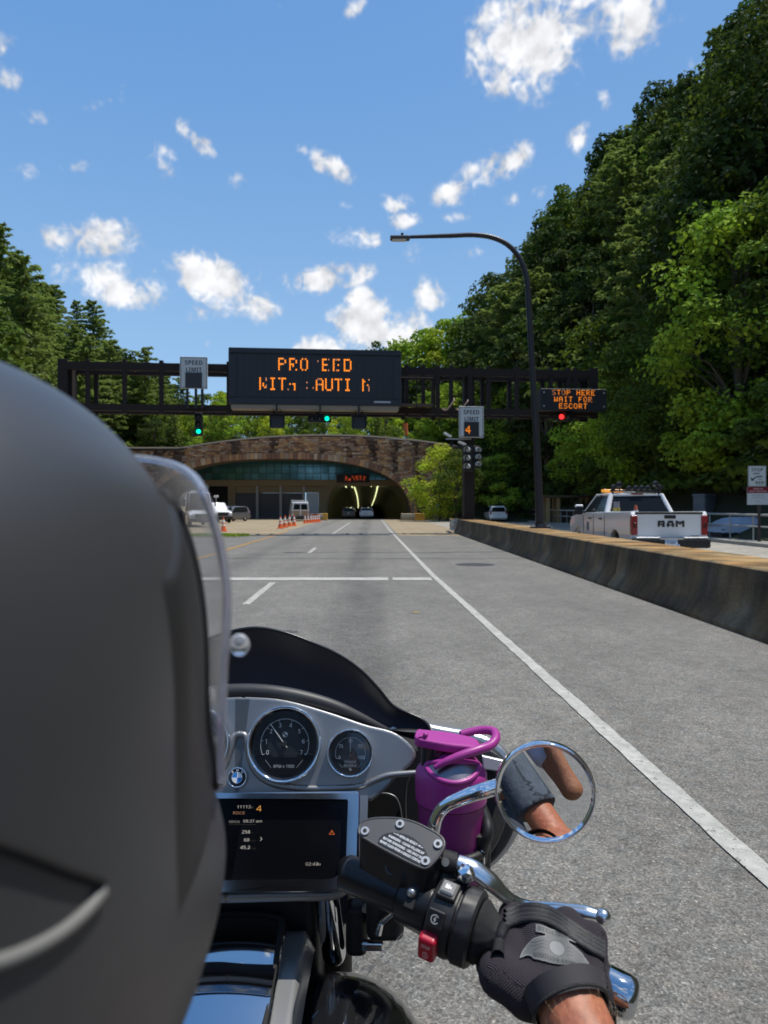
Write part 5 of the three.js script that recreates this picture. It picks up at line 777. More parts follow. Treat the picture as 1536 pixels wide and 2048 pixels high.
// white service truck with its nose to us (local nose at +z)
function serviceTruck(label, P, turn, s = 1, tall = false) {
  const t = thing('service_truck', label, 'truck', P, turn), h = tall ? 2.75 : 1.98;
  part('cab', hull([[0.0, 0.82, 0.9, 0.75, 0.5, 0.98, 1.06], [-0.25, 0.86, 0.95, 0.8, 0.45, 1.12, 1.22], [-1.25, 0.88, 0.96, 0.82, 0.45, 1.2, 1.3], [-1.9, 0.88, 0.96, 0.76, 0.45, 1.2, h], [-3.2, 0.88, 0.96, 0.76, 0.45, 1.2, h], [-3.35, 0.88, 0.96, 0.74, 0.45, 1.2, h - 0.1]]), vPaint, t);
  part('windscreen', pane([[-0.84, 1.27, -1.27], [0.84, 1.27, -1.27], [0.72, h - 0.1, -1.86], [-0.72, h - 0.1, -1.86]], [0, 0.6, 1], 0.03), vGlass, t);
  for (const q of [-1, 1]) { part('side_window', pane(q > 0 ? [[0.965, 1.25, -1.5], [0.965, 1.25, -3.1], [0.80, h - 0.12, -3.05], [0.80, h - 0.12, -2.0]] : [[-0.965, 1.25, -1.5], [-0.80, h - 0.12, -2.0], [-0.80, h - 0.12, -3.05], [-0.965, 1.25, -3.1]], [q, 0.2, 0], 0.02), vGlass, t); part('headlight', rbox(0.26, 0.26, 0.08, 0.04, q * 0.7, 0.86, 0.0), clearLensM, t); part('door_mirror', [rbox(0.14, tall ? 0.55 : 0.3, 0.1, 0.03, q * 1.2, tall ? 1.9 : 1.5, -1.5), box(0.24, 0.04, 0.04, q * 1.05, tall ? 2.1 : 1.45, -1.52)], trimM, t); }
  part('grille', rbox(1.05, 0.36, 0.08, 0.04, 0, 0.85, 0.01), trimM, t); part('bumper', rbox(1.9, 0.26, 0.22, 0.05, 0, 0.55, 0.08), trimM, t);
  if (tall) { part('tank_body', [new THREE.CylinderGeometry(1.05, 1.05, 4.4, 26).rotateX(Math.PI / 2).translate(0, 1.95, -6.0)], vPaint, t); part('exhaust_stack', cyl(0.08, 0.08, 2.2, 10, 0.85, 2.3, -3.5), chromeM, t); part('chassis', box(1.2, 0.3, 8, 0, 0.75, -4.3), trimM, t); }
  else { part('service_body', [rbox(0.45, 0.75, 2.5, 0.04, -0.78, 1.05, -4.7), rbox(0.45, 0.75, 2.5, 0.04, 0.78, 1.05, -4.7), box(1.2, 0.2, 2.5, 0, 0.75, -4.7)], vPaint, t); part('light_mast', [rod(V(0.3, 1.9, -3.4), V(0.3, 2.6, -3.4), 0.05), rbox(0.5, 0.2, 0.2, 0.04, 0.3, 2.6, -3.4)], steelM, t); part('tool_box', rbox(1.3, 0.35, 0.6, 0.03, 0.4, 1.6, -3.9), mat('tan box', [0.4, 0.28, 0.12], 0.8), t); }
  const r = tall ? 0.5 : 0.4; for (const [x, z] of [[-0.85, -0.85], [0.85, -0.85], [-0.85, tall ? -6.8 : -4.8], [0.85, tall ? -6.8 : -4.8]]) wheel(t, x, r, z, r, 0.3, tall ? vPaint : rimM);
  t.scale.setScalar(s); return t;
}
serviceTruck('white service pickup with a black grille parked nose out on the apron', V(WX(446, 70), 0.004, -70), 0.5);
serviceTruck('large white tank truck half hidden behind the helmet visor', V(WX(404, 56), 0.004, -56), 0.35, 1.0, true);
{ const t = suv('pale covered vehicle seen through the helmet visor left of the tank truck', V(WX(350, 60), 0.004, -60), 2.4, vPaint, 1.8); }
// ================================================================ the motorcycle
const BX = -0.19, bikeAt = V(BX, 0, -0.85);
const satinM = mat('satin silver', [0.27, 0.275, 0.28], 0.4, 0.75), chromeB = mat('bright chrome', [0.86, 0.87, 0.89], 0.05, 1), mirrorChrome = mat('polished dark chrome', [0.55, 0.57, 0.60], 0.04, 1), glossBlack = mat('gloss black paint', [0.008, 0.008, 0.009], 0.22, 0, { clearcoat: 1, clearcoatRoughness: 0.02 }), plasticBlack = mat('black plastic', [0.016, 0.016, 0.017], 0.5), rubberBlack = mat('black rubber', [0.013, 0.013, 0.013], 0.8), anodBlack = mat('black anodised metal', [0.022, 0.022, 0.024], 0.32, 0.55), rawAlu = mat('dark cast lid', [0.085, 0.085, 0.085], 0.45, 0.5), screwM = mat('bright screw', [0.5, 0.5, 0.49], 0.34, 0.85);
const padBump = dataTex(256, (u, v) => { const a = gB(u, v), b = gA(u, v), k = 0.5 + 0.3 * a + 0.2 * b; return [k, k, k]; }, { srgb: false });
const padM = mat('grained black pad', [0.03, 0.03, 0.031], 0.5, 0, { bumpMap: padBump, bumpScale: 0.0008 });
const smokeM = mat('smoked windscreen', [0.062, 0.062, 0.082], 0.3, 0, { ior: 1.5 });
const bike = thing('motorcycle', 'silver and black touring motorcycle with round gauges in the foreground', 'motorcycle', bikeAt);
const both = (name, geo, m, parent = bike) => { const g = Array.isArray(geo) ? mergeAll(geo) : geo; const a = mirrorX(g, BX); wpart(name, g, m, parent); return wpart(name, a, m, parent); };
const bothSub = (list) => { };
// the dash plane, facing the rider
const DN = V(0, 0.33, 0.944).normalize(), DU = V(1, 0, 0), DV = DN.clone().cross(DU), DO = W(570, 1488, 1.0);
const dp = (px, py) => { const q = onPlane(px, py, DO, DN).sub(DO); return [q.dot(DU), q.dot(DV)]; };
const cU = BX - DO.x;                                      // the bike's middle in dash axes
const mir = (pts) => [...pts, ...pts.slice().reverse().map(([x, y]) => [2 * cU - x, y])];
{
  const right = [[470, 1398], [560, 1404], [650, 1428], [730, 1455], [790, 1472], [826, 1506], [822, 1520], [792, 1548], [768, 1574], [742, 1596], [470, 1596]].map((p) => dp(...p));
  wpart('dash_panel', onAxes(extrude(shape(mir(smoothPts(right.slice(0, 10), 40).concat([right[10]]))), 0.012, 0.004, 3).translate(0, 0, -0.016), DO, DU, DV, DN), satinM, bike);
  // pressed ridge that sweeps from the emblem to the wings
  const ridge = (pts) => pts.map(([x, y]) => { const q = dp(x, y); return DO.clone().addScaledVector(DU, q[0]).addScaledVector(DV, q[1]).addScaledVector(DN, 0.001); });
  const rg = tube(ridge([[478, 1468], [491, 1472], [496, 1500], [506, 1535], [530, 1560], [570, 1573], [640, 1577], [715, 1573], [745, 1562], [775, 1551], [815, 1547], [838, 1546]]), 0.0042, 80, 10); both('pressed_ridge', rg, satinM);
  // gauges
  const gauge = (name, cx, cy, rpx, draw, ang, left) => {
    const c2 = dp(cx, cy), r = rpx / FOC * DO.clone().addScaledVector(DV, c2[1]).z * -1, u = left ? 2 * cU - c2[0] : c2[0];
    const C = DO.clone().addScaledVector(DU, u).addScaledVector(DV, c2[1]), G0 = new THREE.Group(); G0.name = name; G0.position.copy(C.clone().sub(bikeAt)); G0.quaternion.setFromRotationMatrix(new THREE.Matrix4().makeBasis(DU, DV, DN)); bike.add(G0);
    part('bezel', new THREE.LatheGeometry([[r * 0.86, 0.002], [r * 0.90, 0.012], [r * 0.95, 0.0155], [r * 0.99, 0.013], [r, 0.006], [r, -0.01]].map((q) => new THREE.Vector2(...q)), 64).rotateX(Math.PI / 2), chromeB, G0);
    part('face', new THREE.CircleGeometry(r * 0.9, 64).translate(0, 0, 0.003), mat('gauge face', [1, 1, 1], 0.25, 0, { map: canvasTex(512, 512, draw), clearcoat: 1, clearcoatRoughness: 0.02 }), G0);
    const n = new THREE.BoxGeometry(r * 0.022, r * 0.78, 0.0012).translate(0, r * 0.27, 0.0065).rotateZ(ang); part('needle', n, mat('needle', [0.55, 0.55, 0.53], 0.4), G0);
    part('hub', cyl(r * 0.07, r * 0.06, 0.004, 20).rotateX(Math.PI / 2).translate(0, 0, 0.006), plasticBlack, G0);
    return G0;
  };
  const dial = (labels, a0, a1, caption, big) => (c, w) => {
    const R = w / 2; c.fillStyle = '#060607'; c.fillRect(0, 0, w, w); c.translate(R, R); c.scale(0.9, 0.9);
    c.fillStyle = '#141517'; c.beginPath(); c.arc(0, 0, R * 0.78, 0, 7); c.fill(); c.fillStyle = '#26282b'; c.beginPath(); c.arc(0, 0, R * 0.56, 0, 7); c.fill(); c.fillStyle = '#0c0c0d'; c.beginPath(); c.moveTo(-R * 0.8, R * 0.42); c.lineTo(R * 0.8, R * 0.42); c.lineTo(R * 0.6, R * 0.95); c.lineTo(-R * 0.6, R * 0.95); c.fill();
    c.strokeStyle = '#b9bbbb'; c.lineWidth = 5; c.beginPath(); c.arc(0, 0, R * 0.80, a0, a1); c.stroke();
    labels.forEach((t, i) => { const a = lerp(a0, a1, i / (labels.length - 1)); c.strokeStyle = '#d8d8d6'; c.lineWidth = 4; c.beginPath(); c.moveTo(Math.cos(a) * R * 0.80, Math.sin(a) * R * 0.80); c.lineTo(Math.cos(a) * R * 0.73, Math.sin(a) * R * 0.73); c.stroke(); c.fillStyle = '#d8d8d6'; c.font = (big ? 48 : 58) + 'px sans-serif'; c.textAlign = 'center'; c.textBaseline = 'middle'; c.fillText(t, Math.cos(a) * R * 0.62, Math.sin(a) * R * 0.62); });
    c.fillStyle = '#a9abab'; c.font = (big ? 34 : 48) + 'px sans-serif'; caption.forEach((t, i) => c.fillText(t, 0, R * (big ? 0.70 : 0.46) + i * 46)); c.strokeStyle = '#8b8d8e'; c.lineWidth = 4; for (const s of [-1, 1]) { c.beginPath(); c.moveTo(s * R * 0.62, R * 0.5); c.lineTo(s * R * 0.42, R * 0.74); c.stroke(); }
    if (big) { c.beginPath(); c.arc(0, -R * 0.30, 22, 0, 7); c.fillStyle = '#c9c9c7'; c.fill(); c.fillStyle = '#1a1b1c'; c.beginPath(); c.moveTo(0, -R * 0.3); c.arc(0, -R * 0.3, 18, 0, Math.PI / 2); c.fill(); c.beginPath(); c.moveTo(0, -R * 0.3); c.arc(0, -R * 0.3, 18, Math.PI, Math.PI * 1.5); c.fill(); }
  };
  gauge('tachometer', 570, 1488, 74, dial(['0', '1', '2', '3', '4', '5', '6', '7'], Math.PI * 0.86, Math.PI * 2.14, ['RPM x 1000'], true), 0.66);
  gauge('power_gauge', 701, 1506, 46, dial(['0', '25', '50', '75', '100'], Math.PI * 0.88, Math.PI * 2.12, ['POWER', 'RESERVE', '%'], false), 0.0);
  gauge('speedometer', 570, 1488, 74, dial(['0', '20', '40', '60', '80', '100', '120'], Math.PI * 0.86, Math.PI * 2.14, ['mph'], true), 2.2, true);
  gauge('fuel_gauge', 701, 1506, 46, dial(['0', '1/2', '1'], Math.PI * 0.88, Math.PI * 2.12, ['FUEL'], false), 0.5, true);
  // round emblem between the dials
  const ec = dp(478, 1555), E = new THREE.Group(); E.name = 'emblem'; E.position.copy(DO.clone().addScaledVector(DU, cU).addScaledVector(DV, ec[1]).addScaledVector(DN, 0.002).sub(bikeAt)); E.quaternion.setFromRotationMatrix(new THREE.Matrix4().makeBasis(DU, DV, DN)); bike.add(E);
  const logo = canvasTex(256, 256, (c) => { c.translate(128, 128); c.fillStyle = '#0b0b0c'; c.beginPath(); c.arc(0, 0, 128, 0, 7); c.fill(); c.fillStyle = '#e6e8ea'; c.beginPath(); c.arc(0, 0, 76, 0, 7); c.fill(); for (const [a, f] of [[0, '#2f7fd0'], [Math.PI, '#2f7fd0']]) { c.fillStyle = f; c.beginPath(); c.moveTo(0, 0); c.arc(0, 0, 72, a, a + Math.PI / 2); c.fill(); } c.fillStyle = '#f0f0f0'; c.font = 'bold 40px sans-serif'; c.textAlign = 'center'; for (const [t, a] of [['B', -0.75], ['M', 0], ['W', 0.75]]) { c.save(); c.rotate(a); c.fillText(t, 0, -86); c.restore(); } });
  part('disc', new THREE.CircleGeometry(0.0122, 40).translate(0, 0, 0.0032), mat('emblem enamel', [1, 1, 1], 0.25, 0, { map: logo, clearcoat: 1 }), E); part('rim', new THREE.TorusGeometry(0.0123, 0.0011, 8, 40).translate(0, 0, 0.0028), chromeB, E); part('back', cyl(0.0123, 0.0123, 0.004, 32).rotateX(Math.PI / 2), glossBlack, E);
}
// ---- grained pad along the top of the dash, hood below it, windscreen behind
{
  const pad = [[489, 1383, 1.035], [560, 1388, 1.035], [650, 1408, 1.04], [715, 1434, 1.045], [757, 1454, 1.05], [775, 1462, 1.055]].map((q) => W(...q)); pad[0].x = BX;
  const full = [...pad.map((p) => V(2 * BX - p.x, p.y, p.z)).reverse(), ...pad.slice(1)];
  wpart('dash_pad', taper(full, [0.005, 0.010, 0.0115, 0.0115, 0.0115, 0.010, 0.005], 90, 12), padM, bike);
  const lowA = [[485, 1404, 1.02], [560, 1410, 1.02], [650, 1434, 1.025], [730, 1462, 1.03], [790, 1478, 1.035], [832, 1500, 1.04]].map((q) => W(...q)), padX = [...pad.slice(0, 5), W(860, 1470, 1.07)];
  const curve = (pts) => new THREE.CatmullRomCurve3(pts), ca = curve(padX), cb = curve(lowA);
  both('gauge_hood', surf((u, v) => { const p = ca.getPoint(u), q = cb.getPoint(u); return p.lerp(q, v).add(V(0, 0, -0.02 * Math.sin(v * Math.PI))); }, 30, 6), plasticBlack);
  const top = [[511, 1256, 1.13], [560, 1263, 1.13], [610, 1280, 1.13], [670, 1306, 1.135], [720, 1340, 1.14], [757, 1378, 1.14], [785, 1411, 1.14], [815, 1426, 1.14], [845, 1440, 1.135], [860, 1456, 1.13], [866, 1470, 1.12]].map((q) => W(...q));
  const base = [[525, 1392, 1.20], [570, 1397, 1.20], [615, 1410, 1.20], [680, 1432, 1.19], [725, 1450, 1.18], [757, 1462, 1.17], [785, 1470, 1.16], [815, 1474, 1.15], [845, 1476, 1.14], [858, 1476, 1.13], [866, 1474, 1.12]].map((q) => W(...q));
  top[0].x = base[0].x = BX; const mirc = (l) => [...l.slice(1).map((p) => V(2 * BX - p.x, p.y, p.z)).reverse(), ...l], tc = curve(mirc(top)), bc = curve(mirc(base));
  const screen = (off) => surf((u, v) => { const p = bc.getPoint(u), q = tc.getPoint(u); return p.lerp(q, v).add(V(0, 0, off - 0.012 * Math.sin(v * Math.PI) * (1 - Math.abs(u * 2 - 1) ** 3))); }, 80, 14);
  wpart('windscreen', [screen(0), screen(-0.004)], smokeM, bike);
  wpart('windscreen_edge', new THREE.TubeGeometry(tc, 120, 0.0028, 8), mat('dark edge', [0.02, 0.02, 0.022], 0.3), bike);
}
// ---- the display under the dials
const SN = V(0, 0.44, 0.9).normalize(), SO = W(600, 1680, 0.93), SVv = SN.clone().cross(DU);
const sp = (px, py) => { const q = onPlane(px, py, SO, SN).sub(SO); return [q.dot(DU), q.dot(SVv)]; };
{
  const cS = BX - SO.x, mS = (pts) => [...pts, ...pts.slice().reverse().map(([x, y]) => [2 * cS - x, y])];
  const outer = mS([[440, 1588], [716, 1588, 0.004], [713, 1745, 0.006], [687, 1778, 0.008], [440, 1784]].map(([x, y, r]) => [...sp(x, y), r || 0])), inner = mS([[440, 1598], [697, 1600, 0.003], [692, 1738, 0.006], [668, 1757, 0.006], [440, 1760]].map(([x, y, r]) => [...sp(x, y), r || 0]));
  const disp = wpart('display_frame', onAxes(extrude(shape(rounded(outer.map(([x, y, r]) => [x, y, r])), [rounded(inner.map(([x, y, r]) => [x, y, r]))]), 0.008, 0.003, 3).translate(0, 0, 0.002), SO, DU, SVv, SN), mat('dark chrome frame', [0.45, 0.46, 0.48], 0.1, 1), bike);
  const X0 = 2 * cS - sp(697, 1600)[0], X1 = sp(697, 1600)[0], Y1 = sp(600, 1598)[1], Y0 = sp(600, 1760)[1];
  const g = new THREE.ShapeGeometry(shape(rounded(inner.map(([x, y, r]) => [x, y, r])))); const p = g.attributes.position, uv = new Float32Array(p.count * 2); for (let i = 0; i < p.count; i++) { uv[i * 2] = (p.getX(i) - X0) / (X1 - X0); uv[i * 2 + 1] = (p.getY(i) - Y0) / (Y1 - Y0); } g.setAttribute('uv', new THREE.BufferAttribute(uv, 2));
  const t = canvasTex(1536, 640, (c, w, h) => {
    c.fillStyle = '#000'; c.fillRect(0, 0, w, h); const at = (px, py) => { const q = sp(px, py); return [(q[0] - X0) / (X1 - X0) * w, (1 - (q[1] - Y0) / (Y1 - Y0)) * h]; }, T = (s, px, py, size, f, al = 'left') => { c.fillStyle = f; c.font = size + 'px sans-serif'; c.textAlign = al; c.fillText(s, ...at(px, py)); };
    T('11113', 474, 1617, 34, '#b8b2aa'); T('mi', 500, 1617, 22, '#6a6660'); T('4', 513, 1623, 66, '#d6964a'); T('ROCK', 466, 1629, 32, '#a0745a'); T('since', 458, 1646, 32, '#8f8a84'); T('08:37 am', 487, 1645, 30, '#b8b2aa'); c.fillStyle = '#4a4540'; c.fillRect(...at(458, 1649), 180, 2);
    T('258', 484, 1667, 34, '#c8c2ba'); T('60', 488, 1683, 34, '#c8c2ba'); T('45.2', 481, 1698, 34, '#c8c2ba'); T('mi', 500, 1667, 20, '#3a3632'); T('mph', 500, 1683, 20, '#3a3632'); T('mpg', 500, 1698, 20, '#3a3632'); T('02:43', 611, 1731, 34, '#a8a29a'); T('PM', 632, 1731, 22, '#a8a29a');
    c.strokeStyle = '#b8b2aa'; c.lineWidth = 4; const [ax, ay] = at(521, 1678); c.beginPath(); c.moveTo(ax, ay - 15); c.lineTo(ax + 12, ay); c.lineTo(ax, ay + 15); c.stroke();
    const [tx, ty] = at(664, 1665); c.strokeStyle = '#c8602a'; c.lineWidth = 4; c.beginPath(); c.moveTo(tx, ty - 17); c.lineTo(tx + 17, ty + 15); c.lineTo(tx - 17, ty + 15); c.closePath(); c.stroke(); c.fillStyle = '#c8602a'; c.fillRect(tx - 2, ty - 7, 4, 12); c.fillRect(tx - 2, ty + 8, 4, 4);
  });
  const m = new THREE.MeshPhysicalMaterial({ color: col(0.004, 0.004, 0.005), roughness: 0.16, ior: 1.3, emissive: 0xffffff, emissiveMap: t, emissiveIntensity: 0.75 }); m.name = 'display glass';
  wpart('display_screen', onAxes(g.translate(0, 0, 0.003), SO, DU, SVv, SN), m, disp);
  wpart('display_back', onAxes(extrude(shape(rounded(outer.map(([x, y, r]) => [x, y, r * 1]))), 0.03).translate(0, 0, -0.031), SO, DU, SVv, SN), plasticBlack, bike);
  const A = W(470, 1793, 0.915), Bq = W(672, 1786, 0.915), Cq = W(703, 1752, 0.918), Dq = W(722, 1690, 0.93), Eq = W(724, 1604, 0.965);
  both('silver_surround', taper([V(BX, A.y, A.z), A.clone().lerp(Bq, 0.6), Bq, W(692, 1772, 0.916), Cq, Dq, Eq], [0.0075, 0.0075, 0.0078, 0.0075, 0.0068, 0.006, 0.006], 60, 14), satinM);
  both('side_trim', onAxes(extrude(shape([[720, 1590], [736, 1590], [733, 1690], [716, 1742]].map((q) => sp(...q))), 0.02).translate(0, 0, -0.022), SO, DU, SVv, SN), satinM);
}
// ---- fork shrouds and the dark inner fairing behind the bars
{
  both('fork_tube', [rod(W(652, 1782, 0.98), W(668, 1906, 1.0), 0.0165, 0.0165, 24), ball(0.0165, ...W(668, 1906, 1.0).toArray())], chromeB);
  both('fork_trim', rod(W(636, 1790, 0.99), W(640, 1860, 1.0), 0.004), chromeB);
  wpart('inner_fairing', [rbox(0.30, 0.36, 0.05, 0.02, BX, 1.06, -1.14), rbox(0.22, 0.3, 0.12, 0.02, BX, 1.0, -1.06)], plasticBlack, bike);
  both('fork_leg', rod(V(BX + 0.12, 1.05, -1.08), V(BX + 0.11, 0.34, -1.62), 0.032), glossBlack);
  wpart('bolt', cyl(0.006, 0.006, 0.006, 6).rotateX(Math.PI / 2).translate(...W(486, 1847, 1.03).toArray()), screwM, bike); wpart('bolt', cyl(0.005, 0.005, 0.006, 8).rotateX(Math.PI / 2).translate(...W(731, 1817, 0.97).toArray()), screwM, bike);
  both('lower_trim', [rbox(0.03, 0.07, 0.04, 0.01, ...W(714, 1850, 1.0).toArray())], plasticBlack);
}
// ---- right wing of the fairing with its pocket and speaker mesh, mirrored on the left
{
  const FN = V(-0.12, 0.22, 0.97).normalize(), FO = W(880, 1610, 1.07), FU = V(1, 0, 0.12).normalize(), FV = FN.clone().cross(FU), fp = (px, py) => { const q = onPlane(px, py, FO, FN).sub(FO); return [q.dot(FU), q.dot(FV)]; };
  const sheetF = (pts, d, b, z) => onAxes(extrude(shape(pts.map((q) => fp(...q))), d, b, 3).translate(0, 0, z), FO, FU, FV, FN);
  const outl = smoothPts([[766, 1478], [830, 1470], [900, 1482], [980, 1508], [1016, 1545], [1030, 1610], [1018, 1672], [985, 1720], [940, 1752], [880, 1764], [800, 1748], [742, 1710], [728, 1640], [736, 1560]].map((q) => q), 60, true);
  both('fairing_wing', sheetF(outl, 0.03, 0.006, -0.05), mat('fairing inner', [0.02, 0.02, 0.021], 0.45));
  both('fairing_shell', onAxes(extrude(shape(smoothPts([[766, 1474], [900, 1476], [985, 1500], [1024, 1545], [1040, 1615], [1030, 1680], [995, 1732], [945, 1766], [870, 1778], [760, 1730]].map((q) => fp(...q)), 60, true)), 0.10, 0.01, 3).translate(0, 0, -0.17), FO, FU, FV, FN), mat('silver paint', [0.36, 0.37, 0.38], 0.3, 0.6, { clearcoat: 1, clearcoatRoughness: 0.05 }));
  const mesh = dataTex(128, (u, v, x, y) => { const k = ((x % 8) - 4) ** 2 + ((y % 8) - 4) ** 2 < 7 ? 0.0 : 1; return [k, k, k]; }, { srgb: false, rep: 60 });
  both('speaker_mesh', sheetF(smoothPts([[905, 1540], [985, 1545], [1010, 1600], [1005, 1660], [975, 1712], [930, 1735], [890, 1700]], 40, true), 0.004, 0.002, -0.008), mat('speaker mesh', [0.025, 0.025, 0.026], 0.5, 0.3, { bumpMap: mesh, bumpScale: 0.001 }));
  both('pocket', sheetF(smoothPts([[738, 1596], [775, 1590], [796, 1604], [803, 1650], [800, 1700], [748, 1690]], 40, true), 0.004, 0.001, -0.007), mat('pocket shade black', [0.006, 0.006, 0.006], 0.9));  // flat dark sheet painted as the shade inside the pocket opening
  const tp = (px, py, z = 0.004) => onPlane(px, py, FO.clone().addScaledVector(FN, z), FN);
  both('pocket_trim', tube([tp(748, 1588), tp(775, 1587), tp(794, 1598), tp(803, 1630), tp(805, 1662)], 0.0012, 30, 6), satinM);
  both('strut', taper([tp(764, 1578, 0.03), tp(800, 1536, 0.05), tp(836, 1500, 0.05)], [0.0035, 0.0028, 0.0028], 16, 8), rubberBlack);
  both('seam_pipe', tube([tp(822, 1552), tp(812, 1580), tp(812, 1640), tp(822, 1690)], 0.0016, 20, 6), mat('stitched edge', [0.05, 0.05, 0.05], 0.8));
  both('wing_cap', sheetF([[966, 1512], [1004, 1521], [1010, 1540], [968, 1534]], 0.012, 0.002, 0.0), mat('bright cap', [0.6, 0.6, 0.6], 0.3, 0.4));
}
// ---- right handlebar; its axis runs outwards and back to the rider
const hA = W(700, 1748, 0.825), hE = W(1252, 1992, 0.70), hD = hE.clone().sub(hA).normalize(), hL = hA.distanceTo(hE);
const hAt = (px) => { let lo = -0.6, hi = 1.3; for (let i = 0; i < 40; i++) { const m = (lo + hi) / 2, p = hA.clone().lerp(hE, m); (VX + p.x / -p.z * FOC < px) ? lo = m : hi = m; } return hA.clone().lerp(hE, lo); };   // point of the axis seen in a pixel column
const hN = (() => { const p = hAt(930), v = V(0, EYE, 0).sub(p); return v.addScaledVector(hD, -v.dot(hD)).normalize(); })(), hV = hN.clone().cross(hD).multiplyScalar(-1);   // towards the eye, and across
if (hV.y < 0) hV.multiplyScalar(-1);
const around = (px, a, r) => hAt(px).addScaledVector(hN, Math.cos(a) * r).addScaledVector(hV, Math.sin(a) * r);
{
  const lathe = (list, n = 36) => { const o = hAt(list[0][0]), pts = list.map(([px, r]) => new THREE.Vector2(r, hAt(px).sub(o).dot(hD))); const g = new THREE.LatheGeometry(pts, n); return g.applyQuaternion(new THREE.Quaternion().setFromUnitVectors(V(0, 1, 0), hD)).translate(...o.toArray()); };
  const bar = tube([V(BX, 1.08, -1.09), V(BX + 0.08, 1.10, -1.07), V(hA.x - 0.012, 1.15, -1.0), V(hA.x - 0.004, 1.20, -0.90), hA.clone().addScaledVector(hD, 0.012), hAt(840), hAt(930), hAt(1180)], 0.0145, 50, 18); both('handlebar', bar, anodBlack);
  both('bar_sleeve', lathe([[690, 0.0], [690, 0.0185], [694, 0.0195], [802, 0.0195], [806, 0.0185], [806, 0]]), anodBlack);
  both('clamp', [lathe([[800, 0], [800, 0.020], [806, 0.0245], [862, 0.027], [868, 0.025], [868, 0]])], anodBlack);
  const pod = both('switch_pod', toCreasedNormals(lathe([[866, 0], [866, 0.027], [870, 0.0355], [876, 0.0375], [910, 0.0385], [916, 0.037], [917, 0.034], [920, 0.034], [921, 0.0375], [925, 0.039], [950, 0.0385], [955, 0.036], [955, 0]], 44), 0.5), plasticBlack), podR = bike.children.filter((c) => c.name === 'switch_pod')[0];
  both('flange', toCreasedNormals(lathe([[957, 0], [957, 0.031], [963, 0.032], [985, 0.0225], [992, 0.0205], [1012, 0.0195], [1012, 0]]), 0.6), rubberBlack);
  both('grip', lathe([[1005, 0], [1005, 0.0175], [1212, 0.0178], [1212, 0]]), rubberBlack);
  both('bar_end', lathe([[1208, 0], [1208, 0.0185], [1214, 0.021], [1252, 0.0200], [1266, 0.0185], [1274, 0.015], [1276, 0.009], [1276, 0]]), mirrorChrome);
  both('throttle_end', lathe([[1180, 0.0], [1180, 0.0195], [1210, 0.0205], [1211, 0]]), rubberBlack);
  // controls on the pod: face buttons with a printed sign and the red stop switch
  const ctl = (px, a, r, w, h, d, m, name, icon) => { const P = around(px, a, r), n = hN.clone().multiplyScalar(Math.cos(a)).addScaledVector(hV, Math.sin(a)), t = n.clone().cross(hD).normalize().multiplyScalar(-1); if (t.dot(hV) < 0 && Math.abs(a) < 1.5) t.multiplyScalar(-1); const u = t.clone().cross(n); const M = new THREE.Matrix4().makeBasis(u, t, n).setPosition(P); const o = wpart(name, rbox(w, h, d, Math.min(w, h, d) * 0.3).applyMatrix4(M), m, podR); if (icon) wpart('icon', new THREE.PlaneGeometry(w * 0.8, h * 0.8).translate(0, 0, d / 2 + 0.0004).applyMatrix4(M), icon, podR); return o; };
  const icon = (draw, bg) => mat('printed sign', [1, 1, 1], 0.5, 0, { map: canvasTex(128, 128, (c) => { c.fillStyle = bg; c.fillRect(0, 0, 128, 128); c.translate(64, 64); draw(c); }) });
  ctl(894, 0.62, 0.0385, 0.021, 0.022, 0.008, plasticBlack, 'button_well'); ctl(894, 0.62, 0.0415, 0.015, 0.016, 0.008, mat('grey button', [0.30, 0.30, 0.30], 0.5), 'button', icon((c) => { c.fillStyle = '#e8e8e6'; c.fillRect(-34, -18, 50, 40); c.beginPath(); c.moveTo(16, 2); c.lineTo(38, -16); c.lineTo(38, 24); c.fill(); c.fillRect(-30, -34, 14, 10); c.fillRect(-4, -34, 14, 10); }, '#6a6a6a'));
  ctl(889, -0.16, 0.0385, 0.018, 0.018, 0.006, plasticBlack, 'button', icon((c) => { c.strokeStyle = '#c8c8c6'; c.lineWidth = 8; c.beginPath(); c.arc(0, 0, 36, 0.5, 5.6); c.stroke(); c.beginPath(); c.moveTo(8, -24); c.lineTo(-8, 2); c.lineTo(8, 2); c.lineTo(-4, 26); c.stroke(); }, '#141415'));
  ctl(885, -0.92, 0.040, 0.019, 0.030, 0.014, mat('red stop switch', [0.42, 0.008, 0.03], 0.4), 'stop_switch', icon((c) => { c.fillStyle = '#e8c8c8'; c.font = 'bold 34px sans-serif'; c.textAlign = 'center'; c.fillText('STOP', 0, -24); c.strokeStyle = '#e8c8c8'; c.lineWidth = 6; c.beginPath(); c.arc(0, 26, 22, 0, 7); c.stroke(); c.fillRect(-3, 14, 6, 24); }, '#b01028'));
  ctl(832, 0.15, 0.0255, 0.011, 0.024, 0.004, rubberBlack, 'slot'); const sc = around(830, 0.28, 0.028); wpart('screw', [ball(0.0055, ...sc.toArray())], screwM, podR);
}
